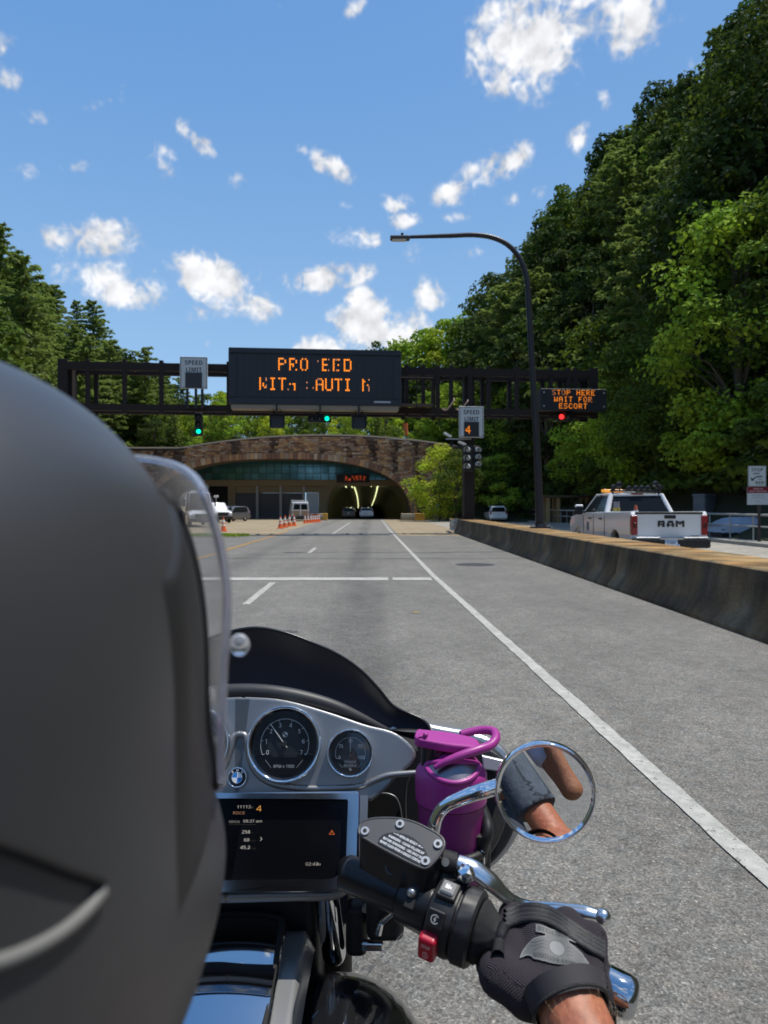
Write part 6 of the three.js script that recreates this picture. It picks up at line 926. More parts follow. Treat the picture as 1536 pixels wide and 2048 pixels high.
// ---- brake fluid reservoir with printed lid
const LN = V(-0.10, 0.80, 0.60).normalize(), LO = W(800, 1688, 0.80);
{
  const lp = (px, py, h = 0) => onPlane(px, py, LO.clone().addScaledVector(LN, h), LN);
  const outl = [[719, 1661], [724, 1649], [742, 1642], [785, 1640], [822, 1646], [856, 1661], [883, 1678], [889, 1690], [886, 1703], [863, 1733], [852, 1740], [838, 1737], [727, 1678], [719, 1670]];
  const ring = smoothPts(outl, 70, true).slice(0, -1), prism = (pts, h0, dir, inset = 1) => { const c = pts.reduce((s, p) => s.add(p), V(0, 0, 0)).multiplyScalar(1 / pts.length), T = pts.map((p) => p.clone().lerp(c, 1 - inset)), Bt = T.map((p) => p.clone().add(dir)), pos = [], n = T.length; for (let i = 0; i < n; i++) { const a = T[i], b = T[(i + 1) % n], e = Bt[i], f = Bt[(i + 1) % n]; pos.push(...a.toArray(), ...e.toArray(), ...b.toArray(), ...b.toArray(), ...e.toArray(), ...f.toArray()); pos.push(...c.toArray(), ...a.toArray(), ...b.toArray()); const cb = c.clone().add(dir); pos.push(...cb.toArray(), ...f.toArray(), ...e.toArray()); } const g = new THREE.BufferGeometry(); g.setAttribute('position', new THREE.Float32BufferAttribute(pos, 3)); g.computeVertexNormals(); return toCreasedNormals(mergeVertices(g), 0.5); };
  const P = ring.map(([x, y]) => lp(x, y)), down = V(0, -0.93, 0.05).normalize();
  const res = wpart('brake_reservoir', prism(P, 0, down.clone().multiplyScalar(0.040), 0.985), anodBlack, bike); const left = wpart('clutch_reservoir', mirrorX(prism(P, 0, down.clone().multiplyScalar(0.040), 0.985), BX), anodBlack, bike);
  const lid = wpart('lid', prism(P.map((p) => p.clone().addScaledVector(LN, 0.0045)), 0, LN.clone().multiplyScalar(-0.0045)), rawAlu, res);
  wpart('lid_rim', new THREE.TubeGeometry(new THREE.CatmullRomCurve3(P.map((p) => p.clone().addScaledVector(LN, 0.0036)), true), 120, 0.0016, 8, true), rawAlu, res);
  // the plate lies along the lid's front edge: metres along it and across it
  const lu = lp(838, 1737).sub(lp(727, 1678)).normalize(), lv = LN.clone().cross(lu), LC = lp(811, 1691, 0.0052), pw = 0.060, ph = 0.0245;
  const tex = canvasTex(980, 400, (c, w, h) => { c.clearRect(0, 0, w, h); c.fillStyle = '#101218'; c.beginPath(); c.moveTo(70, h - 6); c.lineTo(w - 70, h - 6); c.quadraticCurveTo(w - 4, h - 6, w - 4, h - 90); c.quadraticCurveTo(w - 10, h * 0.42, w * 0.78, 70); c.quadraticCurveTo(w * 0.5, -46, w * 0.22, 70); c.quadraticCurveTo(10, h * 0.42, 4, h - 90); c.quadraticCurveTo(4, h - 6, 70, h - 6); c.fill(); c.fillStyle = '#e4e6e8'; c.textAlign = 'center'; const T = (s, y, size, mw) => { c.font = 'bold ' + size + 'px sans-serif'; c.fillText(s, w / 2, y, mw); }; T('BERLIN BUILT', 112, 62, 360); T('WARNING · CLEAN FILLERCAP', 200, 62, 720); T('BEFORE REMOVING · USE ONLY DOT4', 280, 62, 860); T('BRAKE FLUID FROM A SEALED CONTAINER', 358, 62, 900); c.lineWidth = 9; c.strokeStyle = '#e4e6e8'; for (const s of [-1, 1]) { c.beginPath(); c.moveTo(w / 2 + s * 300, 96); c.lineTo(w / 2 + s * 200, 92); c.lineTo(w / 2 + s * 235, 74); c.stroke(); } });
  wpart('warning_label', onAxes(new THREE.PlaneGeometry(pw, ph), LC, lu, lv, LN), mat('printed label', [1, 1, 1], 0.4, 0, { map: tex, alphaTest: 0.5 }), res);
  for (const [x, y] of [[730, 1662], [876, 1688], [851, 1722], [800, 1648]]) { const C = lp(x, y, 0.0058), q = new THREE.Quaternion().setFromUnitVectors(V(0, 1, 0), LN), g = cyl(0.0052, 0.0048, 0.002, 20).applyQuaternion(q).translate(...C.toArray()), s = wpart('screw', g, screwM, res); wpart('socket', cyl(0.0023, 0.0023, 0.0008, 6).applyQuaternion(q).translate(...C.clone().addScaledVector(LN, 0.0012).toArray()), rubberBlack, s); }
  const wc = W(787, 1733, 0.795); wpart('sight_glass', [new THREE.TorusGeometry(0.0085, 0.0018, 8, 28).rotateX(-0.5).translate(...wc.toArray()), new THREE.CircleGeometry(0.0085, 24).rotateX(-0.5).translate(...wc.toArray())], glossBlack, res);
  // master cylinder down to the bar and the lever pivot
  wpart('master_cylinder', [rod(W(800, 1745, 0.80), W(905, 1762, 0.80), 0.019, 0.017, 20), rod(W(860, 1715, 0.80), W(912, 1728, 0.795), 0.013, 0.012, 16), rod(W(845, 1770, 0.80), hAt(850), 0.02, 0.022, 16)], mat('rough cast black', [0.02, 0.02, 0.021], 0.55, 0.3, { bumpMap: padBump, bumpScale: 0.0006 }), res);
  wpart('screw', cyl(0.0044, 0.0044, 0.003, 14).rotateX(1.25).rotateY(0.3).translate(...W(890, 1724, 0.785).toArray()), screwM, res);
  const lever = [[912, 1722, 0.795], [945, 1736, 0.79], [985, 1766, 0.785], [1018, 1796, 0.785], [1060, 1812, 0.79], [1120, 1815, 0.785], [1175, 1824, 0.775], [1204, 1832, 0.77], [1214, 1836, 0.768]].map((q) => W(...q));
  const levM = mat('polished lever', [0.72, 0.74, 0.76], 0.22, 1), fl = V(0, 0.93, 0.36); fl.k = 1.0;
  both('brake_lever', taper(lever, [0.009, 0.0115, 0.011, 0.0085, 0.0065, 0.006, 0.0055, 0.0075, 0.005], 70, 14, Object.assign(V(0.1, 0.85, 0.5).normalize(), { k: 0.62 })), levM);
  both('lever_ball', ball(0.0085, ...W(1206, 1834, 0.769).toArray()), levM);
  wpart('lever_pivot', new THREE.IcosahedronGeometry(0.0105, 1).translate(...W(931, 1748, 0.775).toArray()), chromeB, bike).material = Object.assign(chromeB.clone(), { flatShading: true });
  wpart('lever_joint', [rod(W(905, 1730, 0.80), W(935, 1770, 0.79), 0.012, 0.013, 14), rod(W(1020, 1800, 0.785), W(1035, 1820, 0.782), 0.0055, 0.005)], plasticBlack, bike);
}
// ---- mirrors
{
  const C = W(1090, 1583, 0.80), N = V(-0.125, 0.05, 0.99).normalize(), R = 0.0545, q = new THREE.Quaternion().setFromUnitVectors(V(0, 0, 1), N);
  const mk = (g) => g.applyQuaternion(q).translate(...C.toArray());
  const lens = (() => { const rc = 0.8, pts = []; for (let i = 0; i <= 24; i++) { const a = i / 24 * (R * 0.93); pts.push(new THREE.Vector2(a, Math.sqrt(rc * rc - a * a) - rc)); } return new THREE.LatheGeometry(pts, 72).rotateX(Math.PI / 2).translate(0, 0, 0.0035); })();
  const ring = new THREE.LatheGeometry([[R * 0.90, 0.002], [R * 0.93, 0.0045], [R * 0.97, 0.0065], [R, 0.0045], [R * 1.015, -0.001], [R, -0.008], [R * 0.85, -0.016], [R * 0.5, -0.021], [0, -0.022]].map((p) => new THREE.Vector2(...p)), 72).rotateX(Math.PI / 2);
  const glassM = mat('mirror glass', [0.93, 0.94, 0.95], 0.0, 1);
  const stemPts = [[862, 1700, 0.815], [866, 1668, 0.818], [874, 1634, 0.82], [890, 1613, 0.82], [925, 1596, 0.815], [965, 1582, 0.81], [1000, 1572, 0.812]].map((p) => W(...p)), stem = taper(stemPts, [0.0075, 0.0072, 0.007, 0.0075, 0.0082, 0.0088, 0.0085], 60, 14);
  const grp = (flip) => { const g = new THREE.Group(); g.name = 'mirror'; bike.add(g); const f = (x) => (flip ? mirrorX(x, BX) : x); wpart('housing', f(mk(ring.clone())), chromeB, g); wpart('mirror_glass', f(mk(lens.clone())), glassM, g); wpart('stem', f(stem.clone()), chromeB, g); };
  grp(false); grp(true);
}
// ---- tank, console and the polished lid that mirrors the dials
{
  const lidS = (u, v) => { const x = lerp(-0.068, 0.066, u), z = lerp(-0.99, -0.62, v), y = 1.075 + 0.018 * Math.cos((v - 0.15) * 2.2) - 0.16 * Math.max(0, v - 0.30) ** 1.6 - 0.9 * x * x; return V(BX + x, y, z); };
  wpart('console_lid', surf(lidS, 30, 40), mirrorChrome, bike);
  const edge = (off, r) => tube([lidS(0.985, 1), lidS(0.985, 0.6), lidS(0.985, 0.2), lidS(0.97, 0.06), lidS(0.9, 0.01), lidS(0.5, 0), lidS(0.1, 0.01), lidS(0.03, 0.06), lidS(0.015, 0.2), lidS(0.015, 0.6), lidS(0.015, 1)].map((p) => p.add(V(0, off, 0))), r, 100, 10);
  wpart('lid_seal', edge(0.001, 0.0035), rubberBlack, bike);
  wpart('lid_border', edge(-0.001, 0.006).translate(0, -0.004, -0.004), mirrorChrome, bike);
  const cons = (u, v) => { const a = lerp(-1, 1, u), x = a * (0.105 - 0.008 * v), z = lerp(-1.03, -0.60, v), d = Math.abs(x), y = 1.082 - 0.10 * Math.max(0, v - 0.30) ** 1.6 - 0.9 * Math.min(d, 0.07) ** 2 - (d > 0.092 ? (d - 0.092) * 2.2 : 0) - (v < 0.1 ? (0.1 - v) * 0.25 : 0); return V(BX + x, y - 0.006, z); };
  wpart('tank_console', surf(cons, 48, 40), mat('satin silver paint', [0.34, 0.34, 0.335], 0.33, 0.55, { clearcoat: 0.4, clearcoatRoughness: 0.2 }), bike);
  const tk = [[V(BX, 0.86, -1.02), V(BX, 0.86, -0.42), 0.155, 0.13, squash(V(0, 1, 0), 0.95)], [V(BX + 0.14, 0.915, -0.92), V(BX + 0.09, 0.89, -0.52), 0.122, 0.10], [V(BX - 0.14, 0.915, -0.92), V(BX - 0.09, 0.89, -0.52), 0.122, 0.10]];
  wpart('fuel_tank', flesh(tk, 0.012, 0.05), glossBlack, bike);
  wpart('seat', [rbox(0.34, 0.12, 0.5, 0.05, BX, 0.70, -0.12), rbox(0.30, 0.14, 0.38, 0.05, BX, 0.78, 0.34)], padM, bike);
  wpart('engine', [rbox(0.34, 0.42, 0.5, 0.05, BX, 0.45, -0.72), rod(V(BX - 0.42, 0.46, -0.78), V(BX + 0.42, 0.46, -0.78), 0.1, 0.1, 20)], anodBlack, bike);
  wpart('frame', [rod(V(BX, 0.95, -1.1), V(BX, 0.62, 0.3), 0.03), rod(V(BX, 0.95, -1.1), V(BX, 0.3, -0.9), 0.03), rod(V(BX, 0.3, -0.9), V(BX, 0.33, 0.12), 0.03), rod(V(BX, 0.62, 0.3), V(BX, 0.33, 0.12), 0.03)], glossBlack, bike);
  for (const [z, n] of [[-1.66, 'front_wheel'], [0.10, 'rear_wheel']]) { const w = new THREE.Group(); w.name = n; w.position.set(0, 0.335, z - bikeAt.z); bike.add(w); part('tyre', new THREE.TorusGeometry(0.265, 0.07, 14, 44).rotateY(Math.PI / 2), tyreM, w); part('rim', new THREE.TorusGeometry(0.2, 0.02, 8, 36).rotateY(Math.PI / 2), anodBlack, w); part('hub', cyl(0.05, 0.05, 0.12, 16).rotateZ(Math.PI / 2), anodBlack, w); part('spoke', [0, 1, 2, 3, 4].map((k) => { const a = k / 5 * 6.283; return rod(V(0, 0, 0), V(0, Math.cos(a) * 0.2, Math.sin(a) * 0.2), 0.014); }), anodBlack, w); }
  both('fork_slider', rod(V(BX + 0.11, 0.5, -1.5), V(BX + 0.11, 0.335, -1.66), 0.03), anodBlack);
  // clear wind deflector and its bright bracket under the right bar
  const bl = [[817, 1852, 0.93], [800, 1858, 0.94], [758, 1905, 0.96], [736, 1945, 0.97], [742, 1938, 0.955], [775, 1900, 0.93], [812, 1865, 0.915]].map((q) => W(...q));
  both('wind_deflector', surf((u, v) => { const a = W(lerp(818, 737, u), lerp(1850, 1946, u), lerp(0.92, 0.96, u)), b = W(lerp(798, 735, u), lerp(1862, 1940, u), lerp(0.95, 0.97, u)); return a.lerp(b, v).add(V(0, -0.004 * Math.sin(v * 3.14), 0)); }, 14, 5), mat('clear acrylic', [0.9, 0.92, 0.92], 0.05, 0, { transmission: 0.85, thickness: 0, ior: 1.49 }));
  both('bracket', [rod(W(762, 1846, 0.94), W(790, 1822, 0.93), 0.0035), rod(W(757, 1868, 0.94), W(762, 1846, 0.94), 0.0045), rod(W(790, 1822, 0.93), W(820, 1836, 0.92), 0.004), rbox(0.03, 0.012, 0.012, 0.003, ...W(745, 1890, 0.965).toArray())], chromeB);
  both('cable', tube([W(745, 1800, 0.95), W(780, 1790, 0.93), W(815, 1800, 0.90), W(840, 1810, 0.85)], 0.005, 24, 8), rubberBlack);
  both('lower_bracket', [rbox(0.05, 0.07, 0.05, 0.012, ...W(770, 1815, 0.97).toArray())], plasticBlack);
  // cup holder
  const cp = V(WX(898, 0.945), 1.19, -0.945), ch = wpart('cup_holder', [new THREE.TorusGeometry(0.047, 0.006, 8, 36).rotateX(Math.PI / 2).translate(cp.x, cp.y + 0.02, cp.z), cyl(0.046, 0.046, 0.012, 30, cp.x, cp.y - 0.035, cp.z), tube([W(962, 1612, 0.94), W(972, 1640, 0.93), W(975, 1665, 0.92), W(966, 1690, 0.92), W(962, 1722, 0.93)], 0.0075, 24, 10), rod(W(958, 1668, 0.92), W(955, 1740, 0.93), 0.007, 0.006), rod(W(970, 1650, 0.93), W(972, 1740, 0.96), 0.008, 0.006)], plasticBlack, bike);
  wpart('clip', tube([W(950, 1748, 0.92), W(957, 1715, 0.915), W(966, 1702, 0.915), W(967, 1730, 0.92), W(962, 1752, 0.925)], 0.0018, 24, 8), chromeB, ch);
}
// ================================================================ the shaker bottle in the cup holder
{
  const d = 0.945, k = d / FOC, C = W(902, 1600, d), base = V(C.x - 0.003, 1.162, C.z), b = thing('shaker_bottle', 'magenta shaker bottle with flip cap and carry loop in the cup holder', 'bottle', base);
  const pur = mat('magenta plastic', [0.36, 0.035, 0.25], 0.38), purD = mat('magenta body', [0.24, 0.022, 0.165], 0.42), lx = (px, py, z = 0) => { const p = W(px, py, d - z); return p.sub(base); };
  const yC = lx(902, 1563).y, yT = lx(902, 1528).y, rot = (list, m, name, par = b) => part(name, new THREE.LatheGeometry(list.map((q) => new THREE.Vector2(...q)), 56).translate(0.003, 0, 0), m, par);
  rot([[0, 0], [0.036, 0], [0.038, 0.004], [0.041, 0.06], [0.0435, yC - 0.030], [0.0438, yC - 0.024]], purD, 'body');
  const lid = rot([[0.0440, yC - 0.024], [0.0462, yC - 0.022], [0.0468, yC + 0.004], [0.0462, yC + 0.013], [0.0440, yC + 0.017], [0.030, yC + 0.033], [0.018, yC + 0.040], [0, yC + 0.041]], pur, 'lid');
  rot([[0.0442, yC - 0.0245], [0.0442, yC - 0.0225]], mat('seam gap', [0.03, 0.004, 0.02], 0.8), 'seam', lid);
  part('spout', cyl(0.0175, 0.0165, 0.04, 30, lx(868, 1500).x, lx(868, 1508).y, 0), mat('dark clear spout', [0.02, 0.015, 0.02], 0.15), b);
  const cap = part('flip_cap', extrude(shape(rounded([[-0.041, -0.012, 0.008], [-0.038, 0.013, 0.008], [0.0, 0.017, 0.01], [0.036, 0.010, 0.01], [0.04, -0.004, 0.008], [0.036, -0.014, 0.008], [0, -0.017, 0.01]], 5)), 0.006, 0.003, 3).rotateX(-Math.PI / 2).rotateX(0.12).rotateZ(-0.13).translate(lx(893, 1484).x, lx(893, 1487).y, 0.002), pur, b);
  part('cap_pin', [rod(V(lx(841, 1470).x, lx(841, 1474).y, 0.016), V(lx(841, 1470).x, lx(841, 1474).y, -0.014), 0.006, 0.006, 16), ball(0.0035, ...lx(851, 1470, 0.014).toArray())], pur, cap);
  part('carry_loop', taper([lx(868, 1536, 0.036), lx(890, 1524, 0.036), lx(925, 1510, 0.033), lx(958, 1499, 0.026), lx(980, 1491, 0.016), lx(991, 1478, 0.004), lx(988, 1464, -0.012), lx(970, 1460, -0.02), lx(945, 1463, -0.022), lx(920, 1469, -0.02)], [0.003, 0.0048, 0.0055, 0.0058, 0.006, 0.006, 0.006, 0.0058, 0.0055, 0.005], 80, 12), pur, b);
  const onLid = (x, s, o) => { const r = 0.0372 - 0.0098 * s, y = yC + 0.0255 + 0.0108 * s; return V(0.003 + x, y + o * 0.7, Math.sqrt(Math.max(1e-6, r * r - x * x)) + o * 0.7); };
  part('inlay_ring', (() => { const pts = []; for (let i = 0; i < 44; i++) { const a = i / 44 * 2 * Math.PI, c = Math.cos(a), q = Math.sin(a); pts.push(onLid(0.0335 * c, 0.92 * Math.sign(q) * Math.abs(q) ** 1.3, 0.0005)); } return new THREE.TubeGeometry(new THREE.CatmullRomCurve3(pts, true), 110, 0.0034, 8, true); })(), pur, b);
  part('steel_inlay', surf((u, v) => { const a = u * 2 - 1; return onLid(0.0325 * a, (v * 2 - 1) * 0.8 * Math.max(0, 1 - a * a) ** 0.65, 0.0012); }, 30, 8), mat('brushed steel', [0.22, 0.20, 0.22], 0.3, 1), b);
  const t = canvasTex(256, 96, (c) => { c.clearRect(0, 0, 256, 96); c.fillStyle = '#7a2a62'; c.font = 'bold 44px sans-serif'; c.textAlign = 'center'; c.fillText('blender', 128, 42); c.fillText('bottle', 128, 84); });
  part('embossed_name', new THREE.CylinderGeometry(0.0469, 0.0469, 0.016, 20, 1, true, 0.05, 0.62).translate(0.003, yC - 0.006, 0), mat('embossed name', [1, 1, 1], 0.4, 0, { map: t, alphaTest: 0.4 }), b);
}
// ================================================================ the rider's helmet
const helmC = V(-0.198, 1.57, -0.255);
{
  const h = thing('motorcycle_helmet', 'matt black full face helmet with clear visor on the rider close up', 'helmet', helmC);
  const sp_ = (c, s, e) => Math.sign(c) * Math.abs(c) ** e;
  // shell point for longitude a (0 = right, 90 = front) and latitude b
  const shellP = (a, b, grow = 0) => {
    const E = b > 0 ? 0.80 : lerp(0.80, 0.58, Math.min(1, -b * 2)), cb = sp_(Math.cos(b), 0, E), sb = sp_(Math.sin(b), 0, b > 0 ? E : 0.8), box = Math.sin(a) > 0 ? lerp(0.92, 0.62, sm(0.02, -0.4, Math.sin(b))) : 0.92, ca = sp_(Math.cos(a), 0, box), sa = sp_(Math.sin(a), 0, box), low = sm(0.0, -0.75, Math.sin(b)), front = Math.max(0, Math.sin(a));
    const x = ca * cb * (0.128 + grow) * (1 + 0.05 * low + 0.13 * sm(0, -0.45, Math.sin(b)) * (0.25 + 0.75 * front)), y = sb * (sb > 0 ? 0.142 : 0.185) + (sb > 0 ? grow : 0), z = -sa * cb * (0.158 + grow + 0.035 * low * front);
    return V(x, y, z);
  };
  const port = (a, b) => { const fa = Math.abs(a - Math.PI / 2); return b > -0.18 && b < 0.52 && fa < 1.12; };   // eye port
  // shell without the eye port
  const nu = 120, nv = 72, pos = [], idx = [];
  for (let j = 0; j <= nv; j++) for (let i = 0; i <= nu; i++) { const a = i / nu * 2 * Math.PI, b = lerp(-1.15, Math.PI / 2, j / nv); pos.push(...shellP(a, b).toArray()); }
  for (let j = 0; j < nv; j++) for (let i = 0; i < nu; i++) { const a = (i + 0.5) / nu * 2 * Math.PI, b = lerp(-1.15, Math.PI / 2, (j + 0.5) / nv); if (port(a, b)) continue; const k = j * (nu + 1) + i; idx.push(k, k + nu + 1, k + 1, k + 1, k + nu + 1, k + nu + 2); }
  const g = new THREE.BufferGeometry(); g.setAttribute('position', new THREE.Float32BufferAttribute(pos, 3)); g.setIndex(idx); g.computeVertexNormals();
  const shellM = mat('matt black shell', [0.041, 0.042, 0.045], 0.4, 0, { side: THREE.DoubleSide });
  const shell = part('shell', g, shellM, h);
  part('lining', surf((u, v) => shellP(u * 2 * Math.PI, lerp(-1.1, 1.5, v), -0.012), 48, 28), mat('black lining', [0.006, 0.006, 0.006], 0.95), h);
  const edgePts = []; for (let i = 0; i <= 30; i++) edgePts.push(shellP(Math.PI / 2 - 1.12 + 2.24 * i / 30, 0.53, 0.001)); for (let i = 1; i < 16; i++) edgePts.push(shellP(Math.PI / 2 + 1.13, lerp(0.53, -0.19, i / 16), 0.001)); for (let i = 0; i <= 30; i++) edgePts.push(shellP(Math.PI / 2 + 1.12 - 2.24 * i / 30, -0.19, 0.001)); for (let i = 1; i < 16; i++) edgePts.push(shellP(Math.PI / 2 - 1.13, lerp(-0.19, 0.53, i / 16), 0.001));
  part('port_seal', new THREE.TubeGeometry(new THREE.CatmullRomCurve3(edgePts, true), 200, 0.0045, 8, true), rubberBlack, h);
  part('visor_edge_shading', surf((u, v) => shellP(lerp(-0.02, 0.46, u), lerp(-0.16 - 0.10 * (1 - u), 0.30 + 0.28 * u, v), 0.0022 * Math.min(1, 12 * Math.min(u, 1 - u, v, 1 - v))), 20, 24), mat('visor edge shading black', [0.016, 0.016, 0.017], 0.5), h);  // raised dark patch, paints the shading beside the visor recess
  part('neck_roll', tube(range(0, 1, 0.05).map((t) => shellP(t * 2 * Math.PI, -1.15, -0.004)), 0.011, 80, 8, false), rubberBlack, h);
  // visor: a clear shell with thickness, standing proud of the port
  const va0 = Math.PI / 2 - 1.30, va1 = Math.PI / 2 + 1.30, vb0 = -0.22, vb1 = 0.64, vis = (o) => (u, v) => { const a = lerp(va0, va1, u), k = Math.abs(u * 2 - 1), b = lerp(vb0 * (1 - 0.35 * k ** 3), vb1 * (1 - 0.30 * k ** 3), v); return shellP(a, b, 0.003 + 0.0085 * sm(vb0 - 0.05, 0.2, b) + o); };
  const outer = surf(vis(0.003), 60, 24), inner = surf(vis(0), 60, 24), rim = []; for (const [f, n] of [[(t) => [t, 0], 60], [(t) => [1, t], 24], [(t) => [1 - t, 1], 60], [(t) => [0, 1 - t], 24]]) rim.push(surf((u, v) => vis(v * 0.003)(...f(u)), n, 1));
  part('visor', mergeAll([outer, inner, ...rim]), mat('clear visor', [0.93, 0.94, 0.96], 0.03, 0, { transmission: 0.96, thickness: 0, ior: 1.5 }), h);
  const vr = []; for (let i = 0; i <= 60; i++) vr.push(vis(0.0015)(i / 60, 1)); for (let i = 1; i < 20; i++) vr.push(vis(0.0015)(1, 1 - i / 20)); for (let i = 0; i <= 60; i++) vr.push(vis(0.0015)(1 - i / 60, 0)); for (let i = 1; i < 20; i++) vr.push(vis(0.0015)(0, i / 20));
  part('visor_rim', new THREE.TubeGeometry(new THREE.CatmullRomCurve3(vr, true), 240, 0.0018, 8, true), mat('clear visor rim', [0.85, 0.85, 0.92], 0.05, 0, { transmission: 0.8, thickness: 0.01, ior: 1.5 }), h);
  const clearM = mat('clear plastic', [0.9, 0.92, 0.95], 0.03, 0, { transmission: 0.8, thickness: 0.01, ior: 1.5 });
  for (const [px, py, d, r] of [[479, 1290, 0.42, 0.0062], [413, 1396, 0.375, 0.0055], [412, 1498, 0.37, 0.005]]) { const P = W(px, py, d).sub(helmC); part('visor_tab', new THREE.SphereGeometry(r, 16, 12).scale(1, 1.1, 0.8).translate(P.x, P.y, P.z), clearM, h); }
  // dark groove and pale reflective strip low on the right rear of the shell
  scene.updateMatrixWorld(true); const rc = new THREE.Raycaster(), onShell = (px, py) => { rc.set(V(0, EYE, 0), V((px - VX) / FOC, (VY - py) / FOC, -1).normalize()); const q = rc.intersectObject(shell, false)[0]; return q ? q.point.sub(helmC).multiplyScalar(1.004) : null; }, run = (l) => l.map((q) => onShell(...q)).filter(Boolean);
  part('groove', new THREE.TubeGeometry(new THREE.CatmullRomCurve3(run([[-60, 1672], [0, 1690], [60, 1712], [130, 1740], [200, 1764]])), 30, 0.0017, 8), mat('groove black', [0.003, 0.003, 0.003], 0.9), h);
  part('reflective_strip', new THREE.TubeGeometry(new THREE.CatmullRomCurve3(run([[203, 1780], [170, 1820], [120, 1862], [60, 1896], [0, 1920], [-60, 1934]])), 30, 0.0020, 8), mat('pale strip', [0.17, 0.17, 0.16], 0.5), h);
}
// ================================================================ the rider
const skinMap = dataTex(256, (u, v) => { const k = 0.86 + 0.08 * gC(u, v) + 0.05 * gA(u, v); return [k, k * (0.95 + 0.04 * gD(u, v)), k * 0.93]; });
const skinM = mat('sunburnt skin', [0.52, 0.20, 0.105], 0.55, 0, { map: skinMap }), foldB = dataTex(512, (u, v) => { const k = 0.5 + 0.3 * gD(u, v * 0.35) + 0.15 * gF(u, v * 0.4) + 0.05 * gA(u, v); return [k, k, k]; }, { srgb: false }), heather = dataTex(512, (u, v) => { const k = 0.82 + 0.12 * gB(u, v) + 0.06 * gC(u, v); return [k, k, k]; }), shirtBlue = mat('slate blue shirt', [0.10, 0.125, 0.16], 0.9, 0, { bumpMap: foldB, bumpScale: 0.007, map: heather }), shirtPale = mat('pale lavender shirt', [0.50, 0.52, 0.66], 0.9, 0, { bumpMap: foldB, bumpScale: 0.007 }), jeansM = mat('dark jeans', [0.03, 0.035, 0.05], 0.9);
const sh_R = V(0.0, 1.305, -0.17), el_R = V(0.225, 1.06, -0.385), wr_R = W(1140, 2012, 0.662);
